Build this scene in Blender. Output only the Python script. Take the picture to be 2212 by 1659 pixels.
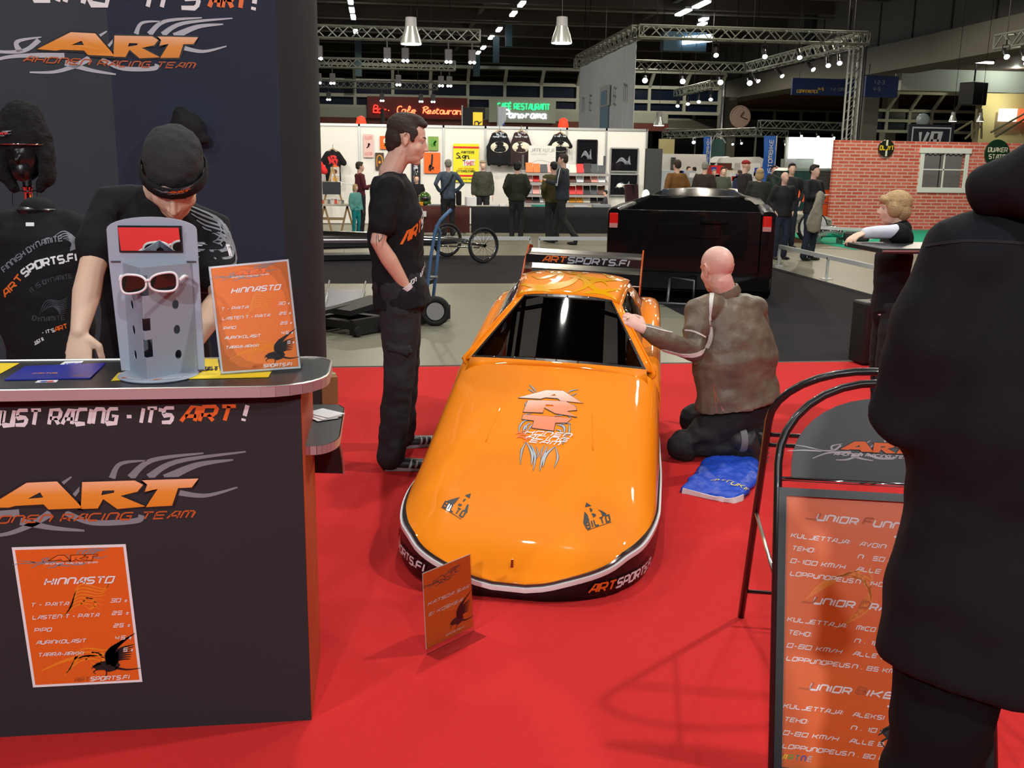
import bpy, bmesh, math, random
from math import sin, cos, pi, radians as R
from mathutils import Vector as V, Matrix as MX, noise
from mathutils.geometry import tessellate_polygon
from mathutils.bvhtree import BVHTree
random.seed(7)
scn = bpy.context.scene
for _o in list(bpy.data.objects): bpy.data.objects.remove(_o)
COL = scn.collection
# ---------------------------------------------------------------- camera
FPX, CAMH, ROLL, YAW = 2150.0, 1.55, .014, .1278
TH = math.atan(479.5/FPX)
_r0, _f0, _u0 = V((cos(YAW), -sin(YAW), 0)), V((cos(TH)*sin(YAW), cos(TH)*cos(YAW), -sin(TH))), V((sin(TH)*sin(YAW), sin(TH)*cos(YAW), cos(TH)))
CR, CU, CF = _r0*cos(ROLL)+_u0*sin(ROLL), -_r0*sin(ROLL)+_u0*cos(ROLL), _f0
CP = V((0, 0, CAMH))
cam = bpy.data.cameras.new('camera'); camo = bpy.data.objects.new('camera', cam); COL.objects.link(camo)
camo.matrix_world = MX(((CR.x, CU.x, -CF.x, 0), (CR.y, CU.y, -CF.y, 0), (CR.z, CU.z, -CF.z, CAMH), (0, 0, 0, 1)))
cam.sensor_width = 36; cam.lens = 36*FPX/2212; cam.clip_end = 300; cam.clip_start = .05
scn.camera = camo
# ---------------------------------------------------------------- world and exposure
w = bpy.data.worlds.new('hall_air'); scn.world = w; w.use_nodes = True
w.node_tree.nodes['Background'].inputs[0].default_value = (.75, .82, 1, 1)
w.node_tree.nodes['Background'].inputs[1].default_value = .035
scn.view_settings.view_transform = 'Standard'; scn.view_settings.look = 'None'
scn.view_settings.exposure = 0; scn.view_settings.gamma = 1
scn.cycles.use_denoising = True; scn.cycles.max_bounces = 5; scn.cycles.diffuse_bounces = 2
scn.cycles.glossy_bounces = 3; scn.cycles.transmission_bounces = 4; scn.cycles.transparent_max_bounces = 8
scn.cycles.caustics_reflective = False; scn.cycles.caustics_refractive = False
scn.cycles.sample_clamp_indirect = 3
def lamp(name, loc, power, size=.12, col=(1, .97, .9), kind='POINT', aim=None, spot=70, blend=.6):
    l = bpy.data.lights.new(name, kind); o = bpy.data.objects.new(name, l); COL.objects.link(o)
    o.location = loc; l.energy = power; l.color = col
    if kind == 'AREA': l.size = size
    else: l.shadow_soft_size = size
    if kind == 'SPOT': l.spot_size = R(spot); l.spot_blend = blend
    if aim is not None: o.rotation_euler = (V(aim)-V(loc)).to_track_quat('-Z', 'Y').to_euler()
    return o
# the hall's floodlights, unseen overhead; the farthest are added to brighten column and windows
for _i, (_x, _y, _z, _p) in enumerate(((-2.5, .5, 7, 170), (4.6, 3.6, 6.6, 520), (1, 7, 8, 420), (6, 9, 8, 300), (-5, 8, 8, 300), (0, 13, 8, 300), (8, 15, 8, 330), (-7, 15, 8, 300), (3, 19, 8, 560), (12, 20.5, 7, 700), (-4, 22, 8, 450), (10, 30, 8.4, 700), (16, 34, 8.4, 450), (12, 44, 8.4, 800), (0, 36, 8.4, 400), (15, 54, 8, 700), (16, 70, 8, 1100), (0, 54, 8, 300))):
    lamp('hall_floodlight', (_x, _y, _z), _p*1.6, .14, (1, .98, .93) if _y < 17 else (1, .90, .72), 'SPOT', (_x, _y+.01, 0), 165, .25)
for _x, _y, _z, _p in ((-1.6, -4.8, 4.2, 900), (1.6, -4.2, 5.6, 620), (-5, -2.5, 5.5, 450)): lamp('front_fill_light', (_x, _y, _z), _p, .12, (.96, .98, 1))  # unseen lamps behind the camera, added as frontal fill light
for _x in (-2.5, .5, 3.5, 6): lamp('stand_floodlight', (_x, 20.2, 4.4), 280, .08, (1, .95, .86), 'SPOT', (_x, 25, 1.3), 95, .8)
# ---------------------------------------------------------------- photograph pixel -> point in the hall (X across, Y along the hall, Z up)
def ray(px, py): return CF + CR*((px-1106)/FPX) + CU*((829.5-py)/FPX)
def SZ(px, py, z=0.): d = ray(px, py); return CP + d*((z-CAMH)/d.z)
def SY(px, py, y): d = ray(px, py); return CP + d*(y/d.y)
def SX(px, py, x): d = ray(px, py); return CP + d*(x/d.x)
# ---------------------------------------------------------------- materials
MATS = {}
def M(name, col, rough=.6, metal=0., emit=0., coat=0., trans=0., alpha=1., ior=1.45, var=0., vscale=30., bump=0., bscale=200., sheen=0., spec=.5):
    if name in MATS: return MATS[name]
    m = bpy.data.materials.new(name); m.use_nodes = True; nt = m.node_tree; b = nt.nodes['Principled BSDF']
    c = (*col, 1) if len(col) == 3 else col
    b.inputs['Base Color'].default_value = c; b.inputs['Roughness'].default_value = rough; b.inputs['Metallic'].default_value = metal
    b.inputs['Coat Weight'].default_value = coat; b.inputs['Coat Roughness'].default_value = .03; b.inputs['Transmission Weight'].default_value = trans
    b.inputs['Alpha'].default_value = alpha; b.inputs['IOR'].default_value = ior; b.inputs['Specular IOR Level'].default_value = spec
    if sheen: b.inputs['Sheen Weight'].default_value = sheen
    if emit: b.inputs['Emission Color'].default_value = c; b.inputs['Emission Strength'].default_value = emit
    tc = nt.nodes.new('ShaderNodeTexCoord')
    if var:
        n = nt.nodes.new('ShaderNodeTexNoise'); n.inputs['Scale'].default_value = vscale; n.inputs['Detail'].default_value = 4
        nt.links.new(tc.outputs['Object'], n.inputs['Vector'])
        h = nt.nodes.new('ShaderNodeMixRGB'); h.blend_type = 'MIX'
        h.inputs[1].default_value = tuple(max(0, x*(1-var)) for x in c[:3])+(1,); h.inputs[2].default_value = tuple(min(1, x*(1+var)) for x in c[:3])+(1,)
        nt.links.new(n.outputs['Fac'], h.inputs[0]); nt.links.new(h.outputs[0], b.inputs['Base Color'])
    if bump:
        n2 = nt.nodes.new('ShaderNodeTexNoise'); n2.inputs['Scale'].default_value = bscale; n2.inputs['Detail'].default_value = 3
        nt.links.new(tc.outputs['Object'], n2.inputs['Vector'])
        bp = nt.nodes.new('ShaderNodeBump'); bp.inputs['Strength'].default_value = bump; bp.inputs['Distance'].default_value = .01
        nt.links.new(n2.outputs['Fac'], bp.inputs['Height']); nt.links.new(bp.outputs[0], b.inputs['Normal'])
    MATS[name] = m; return m
def glass(name, col, fac, rough=.02):
    """tinted clear sheet: fac = how much light passes"""
    m = bpy.data.materials.new(name); m.use_nodes = True; nt = m.node_tree; nt.nodes.clear()
    o = nt.nodes.new('ShaderNodeOutputMaterial'); t = nt.nodes.new('ShaderNodeBsdfTransparent'); t.inputs[0].default_value = (*[c*fac for c in col], 1)
    g = nt.nodes.new('ShaderNodeBsdfGlossy'); g.inputs['Roughness'].default_value = rough
    mx = nt.nodes.new('ShaderNodeMixShader'); fr = nt.nodes.new('ShaderNodeLayerWeight'); pw = nt.nodes.new('ShaderNodeMath'); pw.operation = 'POWER'; pw.inputs[1].default_value = 4; ad = nt.nodes.new('ShaderNodeMath'); ad.operation = 'MULTIPLY_ADD'; ad.inputs[1].default_value = .7; ad.inputs[2].default_value = .035
    nt.links.new(fr.outputs['Facing'], pw.inputs[0]); nt.links.new(pw.outputs[0], ad.inputs[0]); nt.links.new(ad.outputs[0], mx.inputs[0]); nt.links.new(t.outputs[0], mx.inputs[1]); nt.links.new(g.outputs[0], mx.inputs[2]); nt.links.new(mx.outputs[0], o.inputs[0])
    MATS[name] = m; return m
# ---------------------------------------------------------------- objects
WM = {}
def link(o, parent=None, mw=None):
    COL.objects.link(o)
    if parent is not None: o.parent = parent
    WM[o.name] = mw if mw is not None else (WM[parent.name] if parent is not None else MX())
    return o
def thing(name, label, cat, loc=(0, 0, 0), rz=0., group=None, kind=None):
    o = bpy.data.objects.new(name, None); o.location = loc; o.rotation_euler = (0, 0, rz); o.empty_display_size = .1
    link(o, None, MX.Translation(V(loc)) @ MX.Rotation(rz, 4, 'Z'))
    return tag(o, label, cat, group, kind)
def tag(o, label=None, cat=None, group=None, kind=None):
    if label: o['label'] = label
    if cat: o['category'] = cat
    if group: o['group'] = group
    if kind: o['kind'] = kind
    return o
def struct(o): o['kind'] = 'structure'; return o
def dup(root, loc=None, rz=None, label=None, group=None, scale=None):
    def cp(o, par):
        c = o.copy(); COL.objects.link(c); c.parent = par; WM[c.name] = MX()
        for ch in [x for x in KIDS.get(o.name, [])]: cp(ch, c)
        return c
    r = cp(root, None)
    if loc is not None: r.location = loc
    if rz is not None: r.rotation_euler = (0, 0, rz)
    if scale: r.scale = (scale,)*3
    WM[r.name] = MX.Translation(r.location) @ MX.Rotation(r.rotation_euler.z, 4, 'Z')
    if label: r['label'] = label
    if group: r['group'] = group
    return r
KIDS = {}
class MB:
    def __init__(s): s.v = []; s.f = []; s.m = []; s.cur = 0
    def add(s, vs, fs):
        n = len(s.v); s.v += [V(p) for p in vs]; s.f += [tuple(i+n for i in f) for f in fs]; s.m += [s.cur]*len(fs); return s
    def box(s, c, size, rz=0., mx=None, rx=0.):
        c = V(c); hx, hy, hz = [k/2 for k in size]; rot = MX.Rotation(rz, 3, 'Z') @ MX.Rotation(rx, 3, 'X') if mx is None else mx
        vs = [c + rot @ V((x*hx, y*hy, z*hz)) for z in (-1, 1) for y in (-1, 1) for x in (-1, 1)]
        return s.add(vs, [(0, 2, 3, 1), (4, 5, 7, 6), (0, 1, 5, 4), (2, 6, 7, 3), (0, 4, 6, 2), (1, 3, 7, 5)])
    def span(s, a, b): a, b = V(a), V(b); return s.box((a+b)/2, [abs(x) for x in (b-a)])
    def bar(s, p, q, w, h=None, up=(0, 0, 1)):
        p, q = V(p), V(q); h = h or w; d = (q-p).normalized(); sd = d.cross(V(up))
        if sd.length < 1e-4: sd = d.cross(V((1, 0, 0)))
        sd.normalize(); u = sd.cross(d)
        vs = [e + sd*x*w/2 + u*y*h/2 for e in (p, q) for x, y in ((-1, -1), (1, -1), (1, 1), (-1, 1))]
        return s.add(vs, [(3, 2, 1, 0), (4, 5, 6, 7), (0, 1, 5, 4), (1, 2, 6, 5), (2, 3, 7, 6), (3, 0, 4, 7)])
    def loft(s, rings, cap=True, close=True):
        n = len(rings[0]); vs = [p for r in rings for p in r]; fs = []
        for i in range(len(rings)-1):
            for j in range(n if close else n-1):
                k = (j+1) % n; fs.append((i*n+j, i*n+k, (i+1)*n+k, (i+1)*n+j))
        if cap: fs += [tuple(range(n-1, -1, -1)), tuple((len(rings)-1)*n+j for j in range(n))]
        return s.add(vs, fs)
    def tube(s, pts, r, n=8, cap=True, closed=False):
        pts = [V(p) for p in pts]; rs = r if isinstance(r, (list, tuple)) else [r]*len(pts); rings = []; ref = None
        for i, p in enumerate(pts):
            a = pts[i-1] if (i or closed) else pts[0]; b = pts[(i+1) % len(pts)] if (i < len(pts)-1 or closed) else pts[-1]
            d = (b-a).normalized()
            if ref is None: ref = d.orthogonal().normalized()
            ref = (ref - d*ref.dot(d)); ref = ref.normalized() if ref.length > 1e-5 else d.orthogonal().normalized()
            u = d.cross(ref); rings.append([p + (ref*cos(2*pi*k/n)+u*sin(2*pi*k/n))*rs[i] for k in range(n)])
        if closed: rings.append(rings[0])
        return s.loft(rings, cap and not closed)
    def cyl(s, p, q, r, r2=None, n=16): return s.tube([p, q], [r, r if r2 is None else r2], n)
    def lathe(s, c, prof, n=24, ax=(0, 0, 1)):
        c = V(c); ax = V(ax).normalized(); e = ax.orthogonal().normalized(); g = ax.cross(e)
        return s.loft([[c + ax*z + (e*cos(2*pi*k/n)+g*sin(2*pi*k/n))*max(r, 1e-4) for k in range(n)] for r, z in prof])
    def ball(s, c, r, n=12, rot=None):
        c = V(c); r = (r, r, r) if not hasattr(r, '__len__') else r; m = n//2; rot = rot or MX.Identity(3); rings = []
        for i in range(m+1):
            t = pi*i/m; rr = max(sin(t), 1e-3); rings.append([c + rot @ V((r[0]*rr*cos(2*pi*k/n), r[1]*rr*sin(2*pi*k/n), -r[2]*cos(t))) for k in range(n)])
        return s.loft(rings)
    def prism(s, poly, fn, t):
        """poly 2-D outline; fn(u,v,w) -> 3-D; thickness 0..t"""
        n = len(poly); vs = [fn(u, v, 0) for u, v in poly] + [fn(u, v, t) for u, v in poly]
        tri = tessellate_polygon([[V((u, v, 0)) for u, v in poly]])
        fs = [tuple(x) for x in tri] + [tuple(i+n for i in reversed(x)) for x in tri] + [(i, (i+1) % n, (i+1) % n+n, i+n) for i in range(n)]
        return s.add(vs, fs)
    def chain(s, pts, rs, n=12, side=(1, 0, 0), ends=True):
        """rounded limb for remeshing; radius is a number or (side, other)"""
        pts = [V(p) for p in pts]; side = V(side)
        for p, r in ((pts[0], rs[0]), (pts[-1], rs[-1])) if ends else ():
            q = r if hasattr(r, '__len__') else (r, r); s.ball(p, min(q), n)
        rings = []
        for i, p in enumerate(pts):
            d = (pts[min(i+1, len(pts)-1)]-pts[max(i-1, 0)]).normalized(); e = side - d*side.dot(d)
            if e.length < .2: e = V((0, 1, 0)) - d*d.y
            if e.length < .2: e = V((0, 0, 1)) - d*d.z
            e.normalize(); g = d.cross(e); q = rs[i] if hasattr(rs[i], '__len__') else (rs[i], rs[i])
            rings.append([p + e*cos(2*pi*k/n)*q[0] + g*sin(2*pi*k/n)*q[1] for k in range(n)])
        return s.loft(rings)
    def mesh(s, name, mats, smooth=None, inv=None):
        me = bpy.data.meshes.new(name); vs = s.v if inv is None else [inv @ p for p in s.v]
        me.from_pydata([tuple(p) for p in vs], [], s.f)
        mats = mats if isinstance(mats, (list, tuple)) else [mats]
        for m in mats: me.materials.append(m)
        if len(mats) > 1: me.polygons.foreach_set('material_index', s.m)
        if smooth: me.polygons.foreach_set('use_smooth', [True]*len(s.f))
        bm = bmesh.new(); bm.from_mesh(me); bmesh.ops.recalc_face_normals(bm, faces=bm.faces); bm.to_mesh(me); bm.free()
        me.update(); return me
    def build(s, name, mats, parent=None, smooth=None, world=True, bevel=0., label=None, angle=None):
        inv = WM[parent.name].inverted() if (parent is not None and world) else None
        me = s.mesh(name, mats, smooth, inv)
        if smooth and smooth != 'all':
            me.set_sharp_from_angle(angle=R(angle or 40))
        o = bpy.data.objects.new(name, me); link(o, parent)
        if parent is not None: KIDS.setdefault(parent.name, []).append(o)
        if bevel:
            b = o.modifiers.new('bevel', 'BEVEL'); b.width = bevel; b.segments = 2; b.limit_method = 'ANGLE'; b.angle_limit = R(50)
        if label: o['label'] = label
        return o
def remesh(mb, name, mat, parent=None, vox=.008, smooth=6, disp=None, world=True, cut=None, label=None, sf=.6):
    """melt overlapping closed shapes into one continuous skin"""
    me = mb.mesh('tmp', mat, True, WM[parent.name].inverted() if (parent is not None and world) else None)
    t = bpy.data.objects.new('tmp', me); COL.objects.link(t)
    r = t.modifiers.new('r', 'REMESH'); r.mode = 'VOXEL'; r.voxel_size = vox; r.use_smooth_shade = True
    if smooth: q = t.modifiers.new('s', 'SMOOTH'); q.factor = sf; q.iterations = smooth
    dg = bpy.context.evaluated_depsgraph_get(); out = bpy.data.meshes.new_from_object(t.evaluated_get(dg)); bpy.data.objects.remove(t); bpy.data.meshes.remove(me)
    out.name = name
    if disp:
        ns = [v.normal.copy() for v in out.vertices]
        for v, n in zip(out.vertices, ns): v.co += n*disp(v.co)
    if cut:
        bm = bmesh.new(); bm.from_mesh(out); bmesh.ops.delete(bm, geom=[v for v in bm.verts if cut(v.co)], context='VERTS'); bm.to_mesh(out); bm.free()
    if not out.materials: out.materials.append(mat)
    out.polygons.foreach_set('use_smooth', [True]*len(out.polygons))
    o = bpy.data.objects.new(name, out); link(o, parent)
    if parent is not None: KIDS.setdefault(parent.name, []).append(o)
    if label: o['label'] = label
    return o
def crease(amp, sc=(6, 6, 14), seed=0.):
    def f(p): return amp*noise.noise(V((p.x*sc[0]+seed, p.y*sc[1], p.z*sc[2]))) + amp*.4*noise.noise(V((p.x*sc[0]*2.6, p.y*sc[1]*2.6+seed, p.z*sc[2]*2.2)))
    return f
# ---------------------------------------------------------------- printed artwork: flat shapes laid on a surface
INK = dict(white=(.8, .8, .82), orange=(.85, .16, .02), black=(.01, .01, .012), grey=(.22, .24, .27), lgrey=(.45, .48, .53), dgrey=(.05, .055, .065), yellow=(.9, .6, .02), amber=(.75, .3, .01),
           red=(.7, .02, .02), pink=(.8, .35, .3), green=(.1, .4, .05), blue=(.02, .06, .45), brown=(.12, .04, .02), cream=(.75, .7, .55), outline_black=(.012, .012, .014), dorange=(.5, .1, .02), peach=(.85, .4, .22), teal=(.02, .25, .2))  # one near-black ink is the printed outline round the logo letters
def ink(k): return M('ink_'+k, INK[k], .5)
def cat(pts, n=6):
    out = []; m = len(pts)
    for i in range(m-1):
        p0, p1, p2, p3 = [V((*pts[max(0, min(m-1, j))], 0)) for j in (i-1, i, i+1, i+2)]
        for k in range(n):
            t = k/n; out.append(.5*((2*p1)+(p2-p0)*t+(2*p0-5*p1+4*p2-p3)*t*t+(3*p1-p0-3*p2+p3)*t**3))
    out.append(V((*pts[-1], 0))); return [(p.x, p.y) for p in out]
class Art:
    def __init__(s): s.p = []; s.layer = 1
    def poly(s, pts, key, holes=(), sub=0):
        loops = [[V((x, y, 0)) for x, y in l] for l in (pts, *holes)]; flat = [q for l in loops for q in l]
        s.p.append(([(q.x, q.y) for q in flat], [tuple(t) for t in tessellate_polygon(loops)], key, s.layer)); return s
    def rect(s, x0, y0, x1, y1, key, n=1, m=1):
        vs = [(x0+(x1-x0)*i/n, y0+(y1-y0)*j/m) for j in range(m+1) for i in range(n+1)]
        s.p.append((vs, [(j*(n+1)+i, j*(n+1)+i+1, (j+1)*(n+1)+i+1, (j+1)*(n+1)+i) for j in range(m) for i in range(n)], key, s.layer)); return s
    def disc(s, x, y, r, key, n=20, ry=None): return s.poly([(x+r*cos(2*pi*k/n), y+(ry or r)*sin(2*pi*k/n)) for k in range(n)], key)
    def stroke(s, pts, w0, key, w1=None, mid=None, smooth=True, closed=False):
        """curved band; width runs w0 -> mid -> w1"""
        if smooth: pts = cat(pts)
        n = len(pts); w1 = w0 if w1 is None else w1; vs = []
        for i, p in enumerate(pts):
            a = pts[max(i-1, 0)] if not closed else pts[(i-1) % n]; b = pts[min(i+1, n-1)] if not closed else pts[(i+1) % n]
            d = V((b[0]-a[0], b[1]-a[1])); d = d.normalized() if d.length else V((1, 0))
            k = 1.
            if 0 < i < n-1 or closed:
                e = V((p[0]-a[0], p[1]-a[1])).normalized(); k = min(1.6, 1/max(.5, abs(e.dot(d))))
            t = i/(n-1); w = (w0+(mid-w0)*2*t if t < .5 else mid+(w1-mid)*(2*t-1)) if mid is not None else w0+(w1-w0)*t
            w *= k/2; vs += [(p[0]-d.y*w, p[1]+d.x*w), (p[0]+d.y*w, p[1]-d.x*w)]
        m = n if closed else n-1
        s.p.append((vs, [(2*i, 2*i+1, (2*i+3) % (2*n), (2*i+2) % (2*n)) for i in range(m)], key, s.layer)); return s
    def text(s, txt, x, y, h, key, w=None, slant=0., th=.17, gap=.28, fit=None, skew=0., hollow=None):
        """own lettering: strokes on a grid. w = letter width / height; fit = total width; skew = baseline rise"""
        w = w or .8; adv = []
        for ch in txt: adv.append(FW.get(ch, 1.)*w+gap if ch != ' ' else w*.7)
        tot = (sum(adv)-gap)*h; kx = fit/tot if fit else 1.; cx = 0.
        for ch, a in zip(txt, adv):
            for st in FONT.get(ch, ()):
                cl = len(st) > 2 and st[0] == st[-1]; q = st[:-1] if cl else st
                pts = [(x + (cx + px*w + slant*py)*h*kx, y + py*h + skew*(cx+px*w)*h*kx) for px, py in q]
                s.stroke(pts, th*h, key, smooth=False, closed=cl)
            cx += a
        return s
    def place(s, fn, parent, name='printed_artwork', lift=.0004, world=True, label=None, sub=0):
        mb = MB(); keys = []
        for vs, fs, key, ly in s.p:
            if sub:
                bm = bmesh.new(); bv = [bm.verts.new((x, y, 0)) for x, y in vs]
                for f_ in fs:
                    try: bm.faces.new([bv[i] for i in f_])
                    except ValueError: pass
                for _k in range(6):
                    es = [e for e in bm.edges if e.calc_length() > sub]
                    if not es: break
                    bmesh.ops.subdivide_edges(bm, edges=es, cuts=1); bmesh.ops.triangulate(bm, faces=bm.faces)
                bm.verts.index_update(); vs = [(v.co.x, v.co.y) for v in bm.verts]; fs = [tuple(v.index for v in f.verts) for f in bm.faces]; bm.free()
            if key not in keys: keys.append(key)
            mb.cur = keys.index(key); mb.add([fn(x, y, lift*ly) for x, y in vs], fs)
        inv = WM[parent.name].inverted() if world else None
        me = bpy.data.meshes.new(name); me.from_pydata([tuple(inv @ p if inv else p) for p in mb.v], [], mb.f)
        for k in keys: me.materials.append(MATS[k] if k in MATS else ink(k))
        me.polygons.foreach_set('material_index', mb.m); me.update()
        o = bpy.data.objects.new(name, me); link(o, parent); KIDS.setdefault(parent.name, []).append(o)
        if label: o['label'] = label
        return o
def plane_fn(o, ux, uy):
    """2-D (u,v) -> o + u*ux + v*uy, lifted along the normal ux x uy"""
    o, ux, uy = V(o), V(ux), V(uy); n = ux.cross(uy).normalized(); return lambda u, v, w=0.: o + ux*u + uy*v + n*w
def wrap_fn(obj, o, ux, uy, back=.3):
    """like plane_fn, but each point is dropped on the surface of obj along -normal"""
    me = obj.data; mw = WM[obj.name]; bv = BVHTree.FromPolygons([mw @ v.co for v in me.vertices], [tuple(p.vertices) for p in me.polygons])
    pf = plane_fn(o, ux, uy); n = V(ux).cross(V(uy)).normalized()
    def f(u, v, w=0.):
        p = pf(u, v, 0); hit = bv.ray_cast(p+n*back, -n, back*2.5)
        if hit[0] is None:
            hit = bv.find_nearest(p)
        q = hit[0]; return q + n*(w+.0012)
    return f
_ = 0
FW = {'I': .12, '1': .45, '.': .08, '!': .1, "'": .08, ':': .08, ',': .1, '-': .5, '/': .6, 'J': .9, '€': .6, 'M': 1.15, 'W': 1.3, '·': .1, '&': 1.}
FONT = {
 'A': [[(0, 0), (.5, 1), (1, 1), (1, 0)], [(.2, .35), (1, .35)]], 'B': [[(0, 0), (0, 1), (.85, 1), (1, .85), (1, .6), (.9, .52), (0, .52)], [(.9, .52), (1, .4), (1, .12), (.88, 0), (0, 0)]],
 'C': [[(1, 1), (.2, 1), (0, .8), (0, .15), (.15, 0), (1, 0)]], 'D': [[(0, 0), (0, 1), (.8, 1), (1, .8), (1, .2), (.8, 0), (0, 0)]], 'E': [[(1, 1), (.15, 1), (0, .85), (0, 0), (1, 0)], [(0, .5), (.9, .5)]],
 'F': [[(0, 0), (0, .85), (.15, 1), (1, 1)], [(0, .48), (.9, .48)]], 'G': [[(1, 1), (.2, 1), (0, .8), (0, .15), (.15, 0), (1, 0), (1, .5), (.5, .5)]], 'H': [[(0, 0), (0, 1)], [(1, 0), (1, 1)], [(0, .5), (1, .5)]],
 'I': [[(.06, 0), (.06, 1)]], 'J': [[(1, 1), (1, .15), (.85, 0), (0, 0)]], 'K': [[(0, 0), (0, 1)], [(1, 1), (.4, .5), (0, .5)], [(.4, .5), (1, 0)]], 'L': [[(0, 1), (0, .15), (.15, 0), (1, 0)]],
 'M': [[(0, 0), (0, .85), (.12, 1), (1, 1), (1.15, .85), (1.15, 0)], [(.57, 1), (.57, 0)]], 'N': [[(0, 0), (0, .85), (.15, 1), (.85, 1), (1, .85), (1, 0)]], 'O': [[(0, 0), (0, .85), (.15, 1), (1, 1), (1, .15), (.85, 0), (0, 0)]],
 'P': [[(0, 0), (0, 1), (.85, 1), (1, .85), (1, .5), (.88, .38), (0, .38)]], 'Q': [[(0, 0), (0, 1), (1, 1), (1, 0), (0, 0)], [(.6, .3), (1, -.1)]], 'R': [[(0, 0), (0, 1), (.85, 1), (1, .85), (1, .55), (.85, .42), (0, .42)], [(.5, .42), (1, 0)]],
 'S': [[(1, 1), (.15, 1), (0, .85), (0, .6), (.12, .5), (.88, .5), (1, .38), (1, .15), (.85, 0), (0, 0)]], 'T': [[(0, 1), (1, 1)], [(.5, 1), (.5, 0)]], 'U': [[(0, 1), (0, .15), (.15, 0), (1, 0), (1, 1)]],
 'V': [[(0, 1), (.45, 0), (1, 1)]], 'W': [[(0, 1), (.3, 0), (.65, .8), (1, 0), (1.3, 1)]], 'X': [[(0, 0), (1, 1)], [(0, 1), (1, 0)]], 'Y': [[(0, 1), (.5, .5), (1, 1)], [(.5, .5), (.5, 0)]], 'Z': [[(0, 1), (1, 1), (0, 0), (1, 0)]],
 '0': [[(0, 0), (0, 1), (1, 1), (1, 0), (0, 0)]], '1': [[(.1, .85), (.4, 1), (.4, 0)]], '2': [[(0, 1), (.85, 1), (1, .85), (1, .55), (0, .45), (0, 0), (1, 0)]], '3': [[(0, 1), (1, 1), (1, 0), (0, 0)], [(.2, .5), (1, .5)]],
 '4': [[(0, 1), (0, .4), (1, .4)], [(.8, 1), (.8, 0)]], '5': [[(1, 1), (0, 1), (0, .52), (1, .52), (1, 0), (0, 0)]], '6': [[(1, 1), (0, 1), (0, 0), (1, 0), (1, .5), (0, .5)]], '7': [[(0, 1), (1, 1), (.4, 0)]],
 '8': [[(0, 0), (0, 1), (1, 1), (1, 0), (0, 0)], [(0, .5), (1, .5)]], '9': [[(1, .5), (0, .5), (0, 1), (1, 1), (1, 0), (0, 0)]], '-': [[(0, .45), (.5, .45)]], '.': [[(.04, 0), (.04, .16)]], '!': [[(.05, .32), (.05, 1)], [(.05, 0), (.05, .15)]],
 "'": [[(.04, .75), (.04, 1)]], ':': [[(.04, .1), (.04, .26)], [(.04, .6), (.04, .76)]], ',': [[(.08, .12), (0, -.12)]], '/': [[(0, 0), (.6, 1)]], '·': [[(.05, .42), (.05, .58)]], '&': [[(1, 0), (.2, .8), (.4, 1), (.65, .8), (0, .25), (.3, 0), (.9, .4)]],
 '€': [[(.55, .5), (.1, .5), (.1, 0), (.55, 0)], [(0, .25), (.45, .25)]], 'Ä': [[(0, 0), (.5, 1), (1, 1), (1, 0)], [(.2, .35), (1, .35)], [(.4, 1.15), (.4, 1.3)], [(.8, 1.15), (.8, 1.3)]], 'É': [[(1, 1), (0, 1), (0, 0), (1, 0)], [(0, .5), (.9, .5)], [(.4, 1.12), (.7, 1.3)]]}
# ================================================================ materials of the place
def floor_mat():
    m = M('concrete_floor', (.225, .218, .158), .32, var=.12, vscale=1.2); nt = m.node_tree; b = nt.nodes['Principled BSDF']
    n = nt.nodes.new('ShaderNodeTexNoise'); n.inputs['Scale'].default_value = 3; r = nt.nodes.new('ShaderNodeMapRange'); r.inputs[3].default_value = .25; r.inputs[4].default_value = .5
    nt.links.new(n.outputs[0], r.inputs[0]); nt.links.new(r.outputs[0], b.inputs['Roughness']); return m
concrete = floor_mat()
redcarpet = M('red_carpet', (.60, .025, .025), .95, var=.1, vscale=90, bump=.25, bscale=500, spec=.2)
darkcarpet = M('dark_carpet', (.018, .017, .020), .95, var=.25, vscale=3, bump=.3, bscale=300, spec=.2)
greencarpet = M('green_carpet', (.0, .33, .19), .9)
blackmetal = M('black_metal', (.012, .012, .013), .3); steel = M('steel', (.55, .56, .57), .3, 1.); chrome = M('chrome', (.85, .86, .88), .06, 1.)
alu = M('aluminium', (.62, .64, .60), .35, .9); trussm = M('truss_metal', (.23, .25, .22), .4, .55); white = M('white_paint', (.8, .8, .77), .5); whitepanel = M('white_panel', (.82, .80, .74), .55)
darkceil = M('dark_ceiling', (.06, .05, .046), .9, var=.3, vscale=.6); beamc = M('ceiling_beam', (.09, .08, .07), .8); wallc = M('gallery_concrete', (.17, .165, .14), .8, var=.08, vscale=.8)
wallp = M('gallery_panel', (.11, .108, .10), .7, var=.1, vscale=.5); darkwall = M('dark_wall', (.02, .022, .026), .8); mull = M('window_mullion', (.40, .42, .36), .6)
nightglass = M('night_glass', (.006, .012, .03), .3, spec=.2); rubber = M('rubber', (.014, .014, .015), .75); blackcloth = M('black_cloth', (.008, .008, .01), .9)
lampwhite = M('lamp_glow', (1, .98, .95), emit=14); lampsoft = M('lamp_glow_soft', (.95, .93, 1), emit=5); fascia = M('balcony_fascia', (.33, .37, .31), .6); fasciared = M('fascia_soffit', (.13, .03, .02), .5)
ORD = ['leftmost', 'second from the left', 'third from the left', 'fourth from the left', 'fifth from the left', 'sixth from the left', 'seventh from the left', 'eighth from the left', 'ninth from the left', 'tenth from the left']
def nth(i, n): return 'rightmost' if i == n-1 else ORD[i]
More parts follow.
